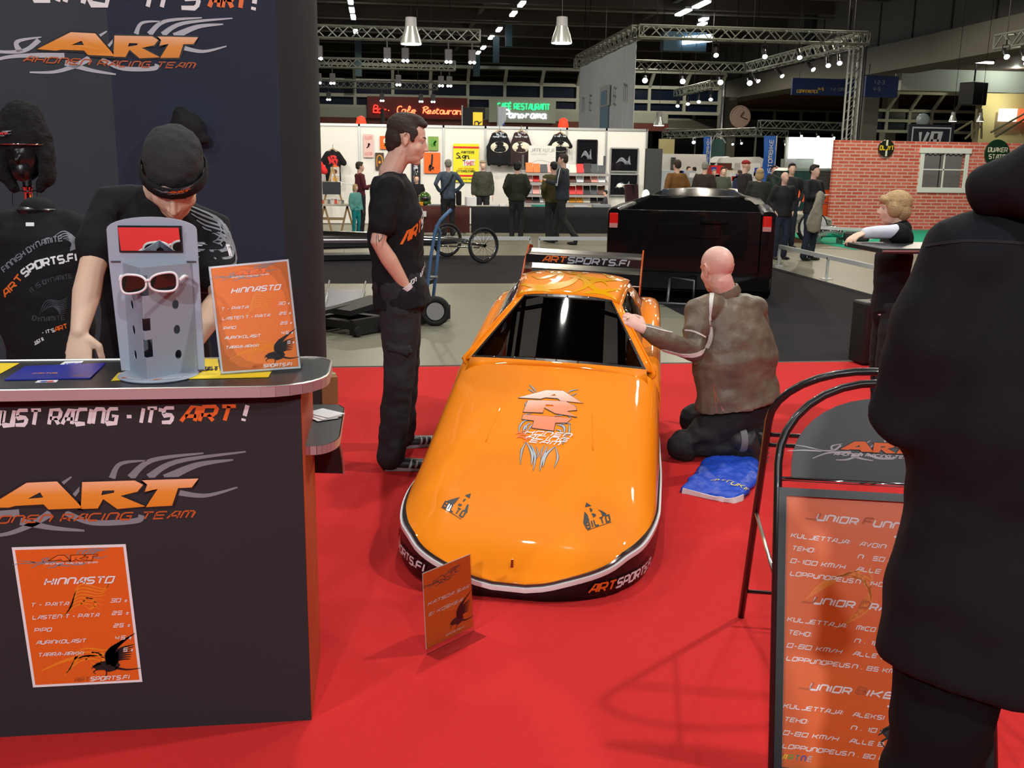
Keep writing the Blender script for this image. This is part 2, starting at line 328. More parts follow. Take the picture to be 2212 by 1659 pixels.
# ================================================================ shell
def slab(name, x0, y0, x1, y1, z0, z1, mat): return struct(MB().span((x0, y0, z0), (x1, y1, z1)).build(name, mat))
slab('floor', -45, -6, 75, 115, -.3, 0, concrete)
MBp = MB(); MBp.prism([(-7, -6), (9, -6), (9, 7.53), (-7, 7.53)], lambda u, v, w_: V((u, v, w_)), .004)
struct(MBp.build('floor_red_carpet', redcarpet))
struct(MB().prism([(-14, 12.9), (3.1, 12.9), (3.1, 7.58), (6.0, 7.58), (6.0, 16.8), (-14, 16.8)], lambda u, v, w_: V((u, v, w_)), .004).build('floor_dark_carpet', darkcarpet))
struct(MB().prism([(8.9, 18.2), (15, 18.2), (15, 24), (8.9, 24)], lambda u, v, w_: V((u, v, w_)), .006).build('floor_green_carpet', greencarpet))
struct(MB().span((-14, 7.56, 0), (9, 7.585, .003)).build('trim_1', M('floor_strip', (.02, .02, .02), .5)))
ceilz = 9.5
slab('ceiling', -45, -6, 75, 112, ceilz, ceilz+.3, darkceil)
slab('wall_far', -45, 108, 75, 108.4, 0, ceilz, darkwall)
slab('wall_left', -45.3, -6, -45, 112, 0, ceilz, darkwall); slab('wall_right', 75, -6, 75.3, 112, 0, ceilz, darkwall); slab('wall_back', -45, -6.4, 75, -6, 0, ceilz, darkwall)
mb = MB()
for y in range(14, 104, 6): mb.span((-44, y, ceilz-.55), (74, y+.35, ceilz))
for x in range(-40, 72, 9): mb.span((x, 8, ceilz-.3), (x+.25, 106, ceilz-.02))
struct(mb.build('ceiling_beams', beamc))
mb = MB()
for k in range(16):
    y = 17+k*5.5; mb.tube([(-40, y, ceilz-.75), (30, y, ceilz-.75)], .06, 6)
struct(mb.build('ceiling_pipes', M('ceiling_pipe', (.16, .15, .12), .6)))
# far balcony with its glazing, left and centre
def grid_window(name, x0, x1, y, z0, z1, nx, rows, t=.16, lean=0.):
    mb = MB()
    for i in range(nx+1):
        x = x0+(x1-x0)*i/nx; mb.bar((x, y, z0), (x, y, z1), t)
        if lean: mb.bar((x, y, z1), (x, y-lean, z1+lean*.8), t)
    for r_ in rows: mb.bar((x0, y, r_), (x1, y, r_), t*1.1)
    if lean: mb.bar((x0, y-lean, z1+lean*.8), (x1, y-lean, z1+lean*.8), t)
    mb.cur = 1; mb.span((x0, y+.1, z0), (x1, y+.14, z1))
    return struct(mb.build(name, [mull, nightglass]))
BY = 60.
zt, zm, zb, zf = SY(960, 178, BY).z, SY(960, 210, BY).z, SY(960, 234, BY).z, SY(960, 258, BY).z
xa, xb = SY(640, 200, BY).x, SY(1235, 200, BY).x
grid_window('window_1', xa-14, xb+9, BY, zb, zt, 18, (zb, zm, zt), .17, 1.0)
slab('wall_balcony', -30, BY-.3, SY(1440, 250, BY).x, BY+.3, zf, zb-.05, fascia)
slab('trim_2', -30, BY-.5, SY(1440, 250, BY).x, BY+.3, zf-.45, zf-.02, fasciared)
slab('wall_under_balcony', -30, BY+3, SY(1440, 250, BY).x, BY+3.2, 0, zf-.4, darkwall)
grid_window('window_2', SY(1442, 200, 78).x, SY(1960, 200, 78).x, 78, SY(1600, 262, 78).z, SY(1600, 207, 78).z, 9, (SY(1600, 262, 78).z, SY(1600, 236, 78).z, SY(1600, 207, 78).z), .22)
slab('wall_balcony_right', SY(1442, 200, 78).x, 77.7, SY(1960, 200, 78).x, 78.3, SY(1600, 285, 78).z, SY(1600, 263, 78).z, wallc)
# the gallery along the right-hand side
GX = 22.
zl, zu = SX(1874, 161, GX).z, SX(1874, 105, GX).z
mb = MB(); mb.span((GX, 22, zl), (GX+1.6, 92, zu)); struct(mb.build('beam_gallery', wallc))
mb = MB(); mb.span((GX+.35, 22, zu), (GX+1.6, 92, ceilz))
mb.cur = 1
for y in range(24, 92, 3): mb.span((GX+.31, y, zu+.02), (GX+.36, y+.09, ceilz-.6))
struct(mb.build('wall_gallery', [wallp, M('panel_joint', (.04, .04, .04), .8)]))
mb = MB()
for yy in (30, 52.): mb.span((GX+.1, yy, zu), (GX+.5, yy+1.1, ceilz))
struct(mb.build('trim_3', darkwall))
def column(name, px0, px1, y, ztop, mat=wallc):
    a, b = SY(px0, 250, y).x, SY(px1, 250, y).x
    return struct(MB().span((a, y, 0), (b, y+(b-a), ztop)).build(name, mat, bevel=.05))
column('column_1', 1560, 1592, 62, zl); column('column_2', 1862, 1898, 45.5, zl); column('column_3', 1915, 1940, 52, zl+.3)
struct(MB().tube([SY(1565, 170, 61.5), (SY(1565, 170, 61.5).x, 61.5, 0)], .12, 8).build('trim_4', steel))
# under-gallery soffit with its glazing and lit wall at the far right
grid_window('window_3', SY(1868, 240, 50).x, SY(2110, 240, 50).x, 50, SY(1990, 285, 50).z, SY(1990, 240, 50).z, 5, (SY(1990, 285, 50).z, SY(1990, 262, 50).z, SY(1990, 240, 50).z), .13, 1.0)
slab('wall_gallery_side', SY(2118, 250, 47).x, 47, 60, 47.5, 0, SY(2118, 198, 47).z, M('lit_plaster', (.42, .38, .22), .8))
slab('beam_cross', SY(1945, 200, 44).x, 44, 60, 44.6, SY(2050, 197, 44).z, SY(2050, 160, 44).z+.3, M('pale_concrete', (.5, .52, .47), .8))
slab('ceiling_gallery', GX+1.6, 30, 60, 90, zl+.2, zl+.4, M('brown_soffit', (.09, .035, .02), .7))
lamp('gallery_wall_light', (SY(2180, 180, 43).x, 42.6, SY(2050, 160, 44).z+.2), 260, .1, (.9, 1, .85), 'POINT')
lamp('gallery_low_light', (SY(2170, 230, 46).x, 45.6, SY(2118, 205, 46).z), 160, .1, (1, .95, .6), 'POINT')
# ================================================================ trusses
def truss(name, p, q, h, label, mat=None, seg=None, group=None):
    p, q = V(p), V(q); L = (q-p).length; d = (q-p).normalized(); sd = d.cross(V((0, 0, 1))).normalized(); up = sd.cross(d).normalized(); up = up if up.z > 0 else -up
    t = thing(name, label, 'truss', p, 0, group); mb = MB(); r = h*.085
    cs = [sd*h/2*a + up*h/2*b for a, b in ((-1, -1), (1, -1), (1, 1), (-1, 1))]
    for c in cs: mb.tube([p+c, q+c], r, 6)
    mb.build('chords', mat or trussm, t, smooth=True)
    mb = MB(); n = max(2, int(L/(h*1.0))); r *= .5
    for i in range(n):
        a, b = p+d*(L*i/n), p+d*(L*(i+1)/n)
        for j in range(4):
            c0, c1 = cs[j], cs[(j+1) % 4]
            if i % 2: c0, c1 = c1, c0
            mb.bar(a+c0, b+c1, r*2, r*2)
    for e in (p, q):
        for j in range(4): mb.bar(e+cs[j], e+cs[(j+1) % 4], r*2.4, r*2.4)
    mb.build('lattice', mat or trussm, t)
    if h < .39 and p.z > 3.5:
        for f_ in (.08, .5, .92): c = p+(q-p)*f_; MB().tube([c+V((0, 0, h*.4)), V((c.x, c.y, ceilz-.02))], .012, 5).build('hanging_cable', blackmetal, t)
    return t
# floodlight: housing hung in a yoke, lens at the low end
def make_spot(name, loc, aim, r=.09, L=.3, label='', group=None, glow=None, drop=.25, catn='spotlight'):
    loc = V(loc); r *= .6; t = thing(name, label, catn, loc, 0, group); a = (V(aim)-loc).normalized(); up = V((0, 0, 1))
    mb = MB(); mb.cyl(loc-a*L*.5, loc+a*L*.3, r*.75, r*.8, 12); mb.cyl(loc+a*L*.3, loc+a*L*.5, r*.8, r, 12); mb.build('housing', blackmetal, t, smooth=True)
    mb = MB(); mb.cyl(loc+a*L*.49, loc+a*L*.51, r*.92, r*.92, 12); mb.build('lens', glow or lampwhite, t)
    s = a.cross(up); s = s.normalized() if s.length > .01 else V((1, 0, 0)); mb = MB()
    for k in (-1, 1): mb.bar(loc+s*r*1.1*k, loc+s*r*1.1*k+up*drop*.6, .02, .012)
    mb.bar(loc+s*r*1.15+up*drop*.6, loc-s*r*1.15+up*drop*.6, .02, .012); mb.bar(loc+up*drop*.6, loc+up*drop, .03)
    mb.build('yoke', blackmetal, t); return t
def box_spot(loc, label, group, twin=True, s=1.):
    loc = V(loc); t = thing('spotlight', label, 'spotlight', loc, 0, group); mb = MB()
    mb.box(loc, (.26*s, .2*s, .42*s)); mb.build('housing', M('grey_housing', (.12, .12, .135), .5, .2), t, bevel=.02)
    mb = MB(); mb.bar(loc+V((0, 0, .2*s)), loc+V((0, 0, .41)), .05*s); mb.build('yoke', blackmetal, t)
    mb = MB()
    for k in ((-1, 1) if twin else (0,)): mb.ball(loc+V((k*.07*s, -.06*s, -.22*s)), .062*s if twin else .12*s, 10)
    mb.build('bulb', lampwhite, t, smooth='all'); return t
tz = 5.0
def trow(px, py0, pys, name_lab, spots, glabel, s):
    p = SZ(px[0], py0[0], tz); y = p.y; q = SY(px[1], py0[1], y); x0 = SY(px[0], py0[0], y).x-6
    truss('lighting_truss', (x0, y, tz), (q.x, y, tz), .32, name_lab)
    s *= .8
    for i, sx in enumerate(spots): box_spot((SY(sx, pys, y).x, y-.14, tz-.55), 'small lit %s floodlight under the %s, %s' % ('pale', glabel, nth(i, len(spots))), 'floodlights under the '+glabel, True, s)
trow((683, 1036), (68, 80), 95, 'pale lattice truss above the white stand, topmost of three', (689, 836, 875, 968, 1019), 'topmost lattice truss', 1.)
trow((683, 983), (135, 143), 150, 'middle lattice truss of the three above the white stand', (688, 718, 860, 952, 970), 'middle lattice truss', 1.)
trow((683, 945), (180, 186), 200, 'lowest and farthest lattice truss above the white stand', (710, 825, 909, 935), 'lowest lattice truss', 1.)
# rectangle of trusses with the hanging grey banner
RZ = 5.6
A_ = SZ(1378, 68, RZ); B_ = SY(1868, 92, A_.y); D_ = V((A_.x, SZ(1252, 131, RZ).y, RZ)); C_ = V((B_.x, SZ(1650, 148, RZ).y, RZ)); B_.z = RZ
truss('lighting_truss', A_, B_, .36, 'long lattice truss running right from the top of the grey banner')
truss('lighting_truss', A_, D_, .36, 'receding lattice truss that the grey banner hangs from')
truss('lighting_truss', B_, C_, .36, 'receding lattice truss ending at the black mast')
truss('lighting_truss', V((A_.x, C_.y, RZ)), C_, .36, 'far lattice truss behind the grey banner')
for i, (sx, sy) in enumerate(((1542, 112), (1647, 112), (1721, 118))):
    p = SY(sx, sy, A_.y); make_spot('spotlight', (p.x, p.y-.17, RZ-.55), (p.x-1, p.y-6, 0), .14, .4, 'small lit spotlight below the long front truss, %s' % nth(i, 3), drop=.4)
for i, sx in enumerate((1391, 1472, 1553, 1616)):
    p = SY(sx, 168, C_.y); make_spot('spotlight', (p.x, p.y-.17, RZ-.55), (p.x-2, p.y-9, 1), .2, .45, 'bright spotlight under the far truss beside the banner, %s' % nth(i, 4), drop=.4)
for i, (sx, sy) in enumerate(((1679, 166), (1731, 155), (1790, 145), (1821, 125), (1839, 133))):
    k = (sx-1650)/(1868-1650); p = C_.lerp(B_, k)+V((-.17, 0, 0)); make_spot('spotlight', (p.x, p.y, RZ-.5), (p.x+(2 if sx < 1800 else -2), p.y-6, 0), .15, .5, 'black spotlight under the receding truss by the mast, %s' % nth(i, 5), drop=.4)
p, q = SY(1462, 201, 50), SY(1542, 182, 44)
truss('lighting_truss', p, (q.x, q.y, p.z), .3, 'short lattice truss with four lamps before the gallery')
for i in range(4):
    r_ = p.lerp(V((q.x, q.y, p.z)), .05+i*.3); make_spot('spotlight', r_-V((0, 0, .5)), r_-V((1.5, 4, 5)), .16, .4, 'lit spotlight under the short truss before the gallery, %s' % nth(i, 4), drop=.35)
# banner
t = thing('hanging_banner', 'large grey banner with a blue and white square hanging from the receding truss', 'banner', (A_.x, A_.y, 0))
bz0 = SY(1372, 279, A_.y).z; L = D_.y-A_.y; mb = MB(); n = 12
for i in range(n):
    y0, y1 = A_.y+.1+(L-.2)*i/n, A_.y+.1+(L-.2)*(i+1)/n; mb.add([(A_.x+.02*sin(i*2), y0, bz0), (A_.x+.02*sin(i*2+2), y1, bz0), (A_.x+.02*sin(i*2+2), y1, RZ-.25), (A_.x+.02*sin(i*2), y0, RZ-.25)], [(0, 1, 2, 3)])
bn = mb.build('fabric', M('banner_grey', (.60, .67, .76), .7, var=.1, vscale=.4), t); sm = bn.modifiers.new('s', 'SOLIDIFY'); sm.thickness = .01
a = Art(); H_ = RZ-.25-bz0
a.rect(L*.45, 0, L*.60, H_*.42, 'banner_blue'); a.layer = 2; a.rect(L*.44, H_*.34, L*.62, H_*.6, 'lgrey'); a.layer = 3; a.rect(L*.47, H_*.36, L*.57, H_*.54, 'banner_blue')
a.layer = 2
for u0, ch in ((.08, 'N'), (.24, 'E'), (.68, 'E'), (.84, 'N')): a.text(ch, L*u0, H_*.34, H_*.2, 'grey', w=.45, th=.12)
M('banner_blue', (.16, .28, .45), .6)
fn = plane_fn((A_.x-.04, D_.y-.1, bz0), (0, -1, 0), (0, 0, 1)); a.place(fn, t, 'printed_emblem', .01)
# black mast in front of the column
t = thing('lighting_mast', 'tall black and grey lattice mast before the concrete column', 'mast', (SY(1832, 290, A_.y).x, A_.y+.6, 0)); px = SY(1834, 290, A_.y+.6).x
mb = MB()
for dx in (-.16, .16):
    for dy in (-.16, .16): mb.tube([(px+dx, A_.y+.6+dy, 0), (px+dx, A_.y+.6+dy, RZ-.2)], .035, 6)
mb.build('legs', alu, t)
mb = MB()
for k in range(18):
    z = k*.3
    for s_ in (-.16, .16): mb.bar((px-.16, A_.y+.6+s_, z), (px+.16, A_.y+.6+s_, z+.3), .025)
mb.build('lattice', alu, t); mb = MB(); mb.tube([(px+.28, A_.y+.5, 0), (px+.28, A_.y+.5, RZ+.3)], .05, 8); mb.build('cable_bundle', blackmetal, t)
# low ring of trusses over the far stands
for i, (p0, p1, lab) in enumerate((((1436, 292, 52), (1640, 268, 44), 'low lattice truss rising from the left over the far stands'), ((1640, 268, 44), (1822, 274, 44), 'low lattice truss over the far stands, front right run'), ((1436, 285, 52), (1700, 288, 52), 'low lattice truss over the far stands, rear run'))):
    a0, a1 = SY(*p0), SY(*p1); a1.z = a0.z if i != 1 else a1.z; truss('lighting_truss', a0, a1, .32, lab)
for i, (px_, y) in enumerate(((1503, 50), (1634, 44), (1632, 52))):
    a0 = SY(px_, 285, y); truss('truss_post', (a0.x, y, 0), (a0.x, y, a0.z), .4, ('slim lattice post beside the blue far banner', 'lattice post at the corner of the low trusses', 'rear lattice post behind the corner post')[i])
for i, (sx, sy, y) in enumerate(((1448, 303, 50), (1498, 304, 50), (1550, 305, 48), (1582, 308, 48), (1601, 306, 48), (1668, 292, 44), (1696, 308, 44), (1730, 290, 44), (1766, 292, 44), (1800, 294, 44))):
    p = SY(sx, sy, y); make_spot('spotlight', p, p+V((-.5, -3, -2)), .16 if i < 3 else .1, .3, 'small lit spotlight on the low far trusses, %s' % nth(i, 10), drop=.45)
# bright window-like projector opening high in the hall
t = thing('floodlight_unit', 'glaring white floodlight box high up beside the far beam', 'floodlight', SY(1500, 92, 50)); p = SY(1500, 90, 50)
mb = MB(); mb.box(p+V((-.5, .2, 0)), (2.2, .5, .9)); mb.build('housing', M('dark_blue_housing', (.02, .05, .07), .5), t); mb = MB(); mb.box(p+V((.1, -.1, .1)), (1.5, .2, .35), mx=MX.Rotation(-.12, 3, 'Y')); mb.build('lens', M('blue_white_glow', (.75, .85, 1), emit=12), t)
# ================================================================ ceiling tube lamps
def tube_lamp(px, py, lab, L=1.4, z=None, wd=.22):
    z = z or ceilz-.9; p = SZ(px, py, z); t = thing('ceiling_light', lab, 'ceiling light', p)
    mb = MB(); mb.box(p+V((0, 0, .09)), (wd*1.2, L, .1)); mb.tube([p+V((0, 0, .1)), (p.x, p.y, ceilz)], .015, 5); mb.build('housing', M('lamp_housing', (.3, .3, .3), .5), t)
    mb = MB(); mb.box(p, (wd, L*.96, .08)); mb.build('diffuser', lampwhite, t); return p
rows = [((757, 3), (760, 22), (763, 37), (768, 68)), ((1127, 9), (1109, 30), (1078, 64), (1061, 81), (1044, 103), (1033, 114), (1019, 131))]
for r_, lab in zip(rows, ('ceiling tube lamp in the row above the topmost truss, %s', 'ceiling tube lamp in the slanting row between the bell lamps, %s')):
    for i, (x, y) in enumerate(r_): tube_lamp(x, y, lab % ('nearest' if i == 0 else ['', 'second', 'third', 'fourth', 'fifth', 'sixth', 'seventh'][i]+' from the near end'))
for i, (x, y, l_) in enumerate(((1476, 27, 1.9), (1515, 10, 1.9), (1520, 42, .8), (1517, 52, .8))): tube_lamp(x, y, 'bright ceiling tube lamp above the long front truss, %s' % ['leftmost', 'long upper one', 'short upper one', 'short lower one'][i], l_, wd=.3)
mb = MB()
for px_, y0, y1 in ((1100, 48, 100), (1072, 80, 135), (1158, 0, 52), (1030, 118, 165), (773, 75, 165)):
    a0 = SY(px_, y0, 58); b0 = SY(px_, y1, 58); mb.span((a0.x-.18, 58, b0.z), (a0.x+.18, 58.3, a0.z))
struct(mb.build('trim_5', M('teal_duct', (.03, .07, .09), .6)))
# ================================================================ bell pendant lamps
def bell(px, py, y, d, lab):
    p = SY(px, py, y); t = thing('pendant_lamp', lab, 'pendant lamp', p)
    MB().lathe(p, [(d*.25, d*1.15), (d*.27, d*.72), (d*.20, d*.72), (d*.18, d*1.1)], 20).build('ballast_housing', M('lamp_grey', (.35, .35, .36), .5), t, smooth=True)
    MB().lathe(p, [(d*.5, 0), (d*.49, .05*d), (d*.42, d*.3), (d*.33, d*.55), (d*.27, d*.74), (d*.25, d*.74), (d*.31, d*.55), (d*.4, d*.3), (d*.47, .05*d), (d*.48, 0)], 24).build('shade', M('bell_shade', (.6, .62, .6), .25, .6), t, smooth=True)
    MB().lathe(p, [(.001, -.004), (d*.46, -.004), (d*.46, -.02*d), (.001, -.03*d)], 20).build('diffuser', lampwhite, t)
    MB().tube([p+V((0, 0, d*1.15)), (p.x, p.y, ceilz)], .008, 5).build('cable', blackmetal, t)
bell(888, 95, 24, .5, 'bell-shaped pendant lamp above the dark-haired standing man'); bell(1213, 93, 24, .5, 'bell-shaped pendant lamp between the ceiling row and the grey banner')
bell(1423, 271, 40, .45, 'small bell lamp behind the grey banner'); bell(2058, 262, 30, .24, 'small bell lamp above the V8 sign'); bell(2117, 262, 30, .22, 'small bell lamp farther right than the V8 sign')
# ================================================================ signs at the balcony
M('neon_red', (1, .03, .02), emit=2.5); M('neon_green', (.03, 1, .30), emit=1.3); M('neon_white', (.9, .9, 1), emit=2); M('neon_orange', (1, .16, .06), emit=3.2)
def sign_text(name, lab, txts, px0, px1, py, y, catn='sign', board=None):
    """txts: (text, height, key, slant, du, dv)"""
    p = SY(px0, py, y); q = SY(px1, py, y); t = thing(name, lab, catn, p); a = Art(); W = q.x-p.x
    for tx, h, key, sl, u, v, fit in txts: a.text(tx, u, v, h, key, slant=sl, th=.2, fit=fit)
    if board: mb = MB(); mb.span((p.x+board[0], y+.02, p.z+board[1]), (p.x+board[2], y+.15, p.z+board[3])); mb.build('board', board[4], t)
    a.place(plane_fn((p.x, y, p.z), (1, 0, 0), (0, 0, 1)), t, 'letters', .012); return t
k = 1/FPX*(BY-1)*1.02
t = thing('neon_sign', 'red glowing script sign reading Bar Cafe Restaurant on the balcony', 'sign', SY(805, 243, BY-.8)); a = Art()
SCR = {'S': [[(.7, .85), (.4, 1), (.15, .75), (.6, .4), (.4, 0), (.05, .1)]], 'i': [[(.2, .5), (.15, .05), (.4, .05)], [(.25, .75), (.28, .8)]], 'g': [[(.6, .5), (.2, .5), (.05, .2), (.4, .1), (.6, .5), (.5, -.4), (.1, -.3)]], 'B': [[(.1, 0), (.25, 1), (.7, 1), (.75, .7), (.3, .55), (.75, .45), (.7, .05), (.1, .05)]], 'a': [[(.6, .5), (.2, .5), (.05, .1), (.4, 0), (.65, .5), (.6, .05), (.8, 0)]], 'r': [[(.1, 0), (.2, .5), (.3, .45), (.6, .5)]], 'C': [[(.8, .85), (.6, 1), (.2, .8), (.1, .2), (.4, 0), (.8, .15)]],
 'f': [[(.1, -.2), (.4, .9), (.6, .9), (.5, .5), (.1, .35)], [(.3, .1), (.7, .1)]], 'e': [[(.1, .25), (.6, .3), (.5, .5), (.15, .4), (.1, .05), (.6, .05)]], 'R': [[(.05, 0), (.25, 1)], [(0, .8), (.5, 1), (.85, .8), (.3, .5), (.7, .05), (.9, 0)]], 's': [[(.1, 0), (.5, .5), (.6, .1), (.1, .05)]],
 't': [[(.35, .8), (.2, .1), (.5, 0)], [(.1, .55), (.6, .6)]], 'u': [[(.1, .5), (.1, .1), (.4, .05), (.6, .5), (.6, 0), (.8, .05)]], 'n': [[(.1, 0), (.15, .5), (.3, .45), (.6, .45), (.6, 0), (.8, .05)]], '·': [[(.3, .3), (.35, .4)]], 'P': [[(.1, 0), (.3, 1), (.8, .9), (.75, .55), (.25, .45)]], 'o': [[(.3, .5), (.05, .25), (.3, 0), (.6, .25), (.3, .5)]], 'm': [[(.05, 0), (.15, .5), (.3, .45), (.35, 0)], [(.35, .4), (.6, .5), (.65, 0)]]}
def script(a, txt, x, y, h, key, adv=.72, th=.16):
    for ch in txt:
        for st in SCR.get(ch, ()): a.stroke([(x+u*h, y+v*h) for u, v in st], th*h, key)
        x += h*adv*(1. if ch not in ' ' else .6)
    return x
p0 = SY(805, 243, BY-.8); hh = 13.5*k; script(a, 'Bar', 0, 0, hh, 'neon_red', .72); script(a, '·', SY(835, 243, BY-.8).x-p0.x, 0, hh, 'neon_orange'); script(a, 'Cafe', SY(857, 243, BY-.8).x-p0.x, 0, hh, 'neon_orange', .72); script(a, '·', SY(893, 243, BY-.8).x-p0.x, 0, hh, 'neon_orange'); script(a, 'Restaurant', SY(913, 243, BY-.8).x-p0.x, 0, hh, 'neon_orange', .64)
a.place(plane_fn(p0, (1, 0, 0), (0, 0, 1)), t, 'letters', .01)
MB().span((p0.x-.3, BY-.7, p0.z-.3), (SY(1000, 243, BY).x+.2, BY-.6, p0.z+.9)).build('backing_board', M('deep_red_board', (.12, .01, .01), .5), t); MB().span((p0.x+1, BY-.62, p0.z-.28), (p0.x+1.2, BY-.28, p0.z-.1)).build('bracket', blackmetal, t)
t = thing('cafe_sign', 'sign with green CAFE RESTAURANT over white script Panorama', 'sign', SY(1075, 250, BY-.8)); p0 = SY(1075, 235, BY-.8); a = Art()
a.text('CAFÉ RESTAURANT', 0, 0, 11*k, 'neon_green', fit=108*k, th=.2); x = script(a, 'Panorama', 12*k, -17*k, 15*k, 'neon_white', .75, .2)
a.place(plane_fn(p0, (1, 0, 0), (0, 0, 1)), t, 'letters', .01); MB().span((p0.x-.5, BY-.75, p0.z-.75), (p0.x+122*k, BY-.65, p0.z+.55)).build('backing_board', fascia, t); MB().span((p0.x+1, BY-.7, p0.z-.7), (p0.x+1.2, BY-.28, p0.z-.5)).build('bracket', blackmetal, t)
# two flag banners behind the white stand
def flag(px0, px1, py0, py1, y, mat, lab, txt, key, tkey, catn='banner', name='flag_banner'):
    a0, a1 = SY(px0, py0, y), SY(px1, py1, y); t = thing(name, lab, catn, (a0.x, y, 0)); z0 = min(a0.z, a1.z); z1 = max(a0.z, a1.z); W = a1.x-a0.x
    mb = MB(); n = 6
    mb.loft([[V((a0.x+W*i/n, y+.03*sin(i*1.5), z0+.05*i)), V((a0.x+W*i/n, y+.03*sin(i*1.5)+.015, z0+.05*i)), V((a0.x+W*i/n, y+.03*sin(i*1.5)+.015, z1)), V((a0.x+W*i/n, y+.03*sin(i*1.5), z1))] for i in range(n+1)]); mb.build('cloth', mat, t)
    MB().tube([(a0.x-.02, y, 0), (a0.x-.02, y, z1+.05)], .02, 8).build('pole', steel, t)
    a = Art(); Hh = z1-z0
    if key: a.rect(.03, -W*.05, Hh*.62, W*.38, key); a.layer = 2
    a.text(txt, 0, 0, W*.3, tkey, w=.7); a.place(lambda u, v, w_: V((a0.x+W*.82-v, y-.05-w_, z0+.1+u)), t, 'lettering', .006); return t
flag(1000, 1048, 232, 282, 26.5, blackcloth, 'black flag with yellow patch behind the white stand', 'R', 'yellow', 'black'); flag(1077, 1093, 230, 285, 26.5, M('pale_cloth', (.35, .38, .42), .7), 'narrow pale flag behind the white stand', 'LA', None, 'blue')
MB_ = MB()
for i, (x, y0, lab) in enumerate(((855, 20, 'thin black stand pole with a strap above the white wall'),)):
    p = SY(826, 235, 26); t = thing('light_pole', lab, 'pole', (p.x, 26, 0)); MB().tube([(p.x, 26, 0), (p.x, 26, p.z)], .05, 8).build('pole', blackmetal, t)
for i, (x, y) in enumerate(((780, 264), (1217, 268))):
    p = SY(x, y, 27); t = thing('beacon', 'glowing red lamp behind the white wall, %s' % ('at its far end near the boy in maroon' if i == 0 else 'above the hanging black shirt'), 'lamp', p); MB().lathe(p-V((0, 0, .1)), [(.12, 0), (.14, .05), (.1, .22), (.02, .26)], 14).build('glowing_cap', M('beacon_red', (1, .03, .01), emit=2.2), t, smooth=True); MB().tube([(p.x, 27, 0), p-V((0, 0, .1))], .02, 6).build('stem', steel, t)
# wall clock, blue signs, V8 sign
p = SY(1599, 252, 60); t = thing('wall_clock', 'round pale clock beside the concrete column', 'clock', p); MB().lathe(p, [(.02, -.1), (.62, -.1), (.66, 0), (.6, .02), (.6, -.02), (.02, -.02)], 28, (0, -1, 0)).build('face', M('clock_face', (.45, .32, .28), .5), t, smooth=True)
a = Art(); a.stroke([(0, 0), (.2, .3)], .05, 'black', smooth=False); a.stroke([(0, 0), (.45, -.15)], .04, 'black', smooth=False); a.place(plane_fn(p+V((0, -.04, 0)), (1, 0, 0), (0, 0, 1)), t, 'hands', .01)
navy = M('navy_board', (.01, .025, .11), .5)
for i, (x0, x1, y0, y1, Y, lab, txs) in enumerate(((1713, 1858, 168, 208, 47, 'long dark blue direction sign with yellow letters under the gallery', (('CONFERENCE', .07, .14, 'yellow'), ('4-5', .38, .3, 'yellow'), ('7-2  CONG', .55, .3, 'grey'))), (1872, 1938, 163, 211, 43, 'square dark blue sign with hall numbers between the columns', (('1-2-3', .25, .62, 'grey'), ('4-5', .25, .3, 'grey'))))):
    a0, a1 = SY(x0, y0, Y), SY(x1, y1, Y); t = thing('direction_sign', lab, 'sign', a0); W, Hh = a1.x-a0.x, a0.z-a1.z; MB().span((a0.x, Y, a1.z), (a1.x, Y+.15, a0.z)).build('board', navy, t)
    mb = MB()
    for u in (.1, .9): mb.tube([(a0.x+W*u, Y+.07, a0.z), (a0.x+W*u, Y+.07, a0.z+.5)], .02, 5)
    mb.build('hangers', blackmetal, t); a = Art()
    for tx, u, v, ky in txs: a.text(tx, W*u, Hh*v, Hh*.16, ky, w=.6)
    a.place(plane_fn((a0.x, Y, a1.z), (1, 0, 0), (0, 0, 1)), t, 'lettering', .01)
Y = 28.; a0, a1 = SY(1965, 268, Y), SY(2056, 330, Y); t = thing('engine_sign', 'dark sign with a large white V8 emblem standing behind the brick wall', 'sign', (a0.x, Y, 0)); W, Hh = a1.x-a0.x, a0.z-a1.z
MB().span((a0.x, Y, 0), (a1.x, Y+.08, a0.z)).build('board', M('slate_board', (.015, .02, .03), .5), t); a = Art(); a.stroke([(.08*W, -.4), (.08*W, .88*Hh), (.92*W, .88*Hh), (.92*W, -.4)], .03*W, 'lgrey', smooth=False)
a.text('V8', .2*W, .1*Hh, .62*Hh, 'lgrey', w=.5, th=.2, slant=.15); a.place(plane_fn((a0.x, Y, a1.z), (1, 0, 0), (0, 0, 1)), t, 'emblem', .01)
MB().tube([(a0.x+.45, Y+.1, 0), (a0.x+.45, Y+.1, a0.z+.3)], .03, 6).build('post', blackmetal, t); MB().ball((a0.x+.45, Y+.1, a0.z+.12), (.22, .1, .2), 12).build('lamp_cover', M('smoky', (.2, .25, .27), .3), t, smooth='all')
mb = MB(); Y = 42
for x0, y0, x1, y1 in ((2050, 292, 2100, 262), (2100, 262, 2100, 300), (2085, 300, 2120, 270), (2120, 235, 2120, 300), (2110, 235, 2110, 300), (2150, 296, 2212, 258), (2140, 286, 2212, 246)): mb.tube([SY(x0, y0, Y), SY(x1, y1, Y)], .05, 6)
struct(mb.build('trim_6', M('rail_olive', (.35, .33, .2), .5)))
Y = 46.5; a0 = SY(2160, 262, Y); t = thing('lit_poster', 'small lit red and white poster box on the yellowish wall', 'poster', a0)
MB().span(a0, a0+V((.85, .2, .6))).build('light_box', M('poster_white', (1, .9, .8), emit=1.2), t); MB().span(a0+V((.95, 0, 0)), a0+V((1.7, .2, .6))).build('red_panel', M('poster_red', (.9, .1, .04), emit=.9), t)
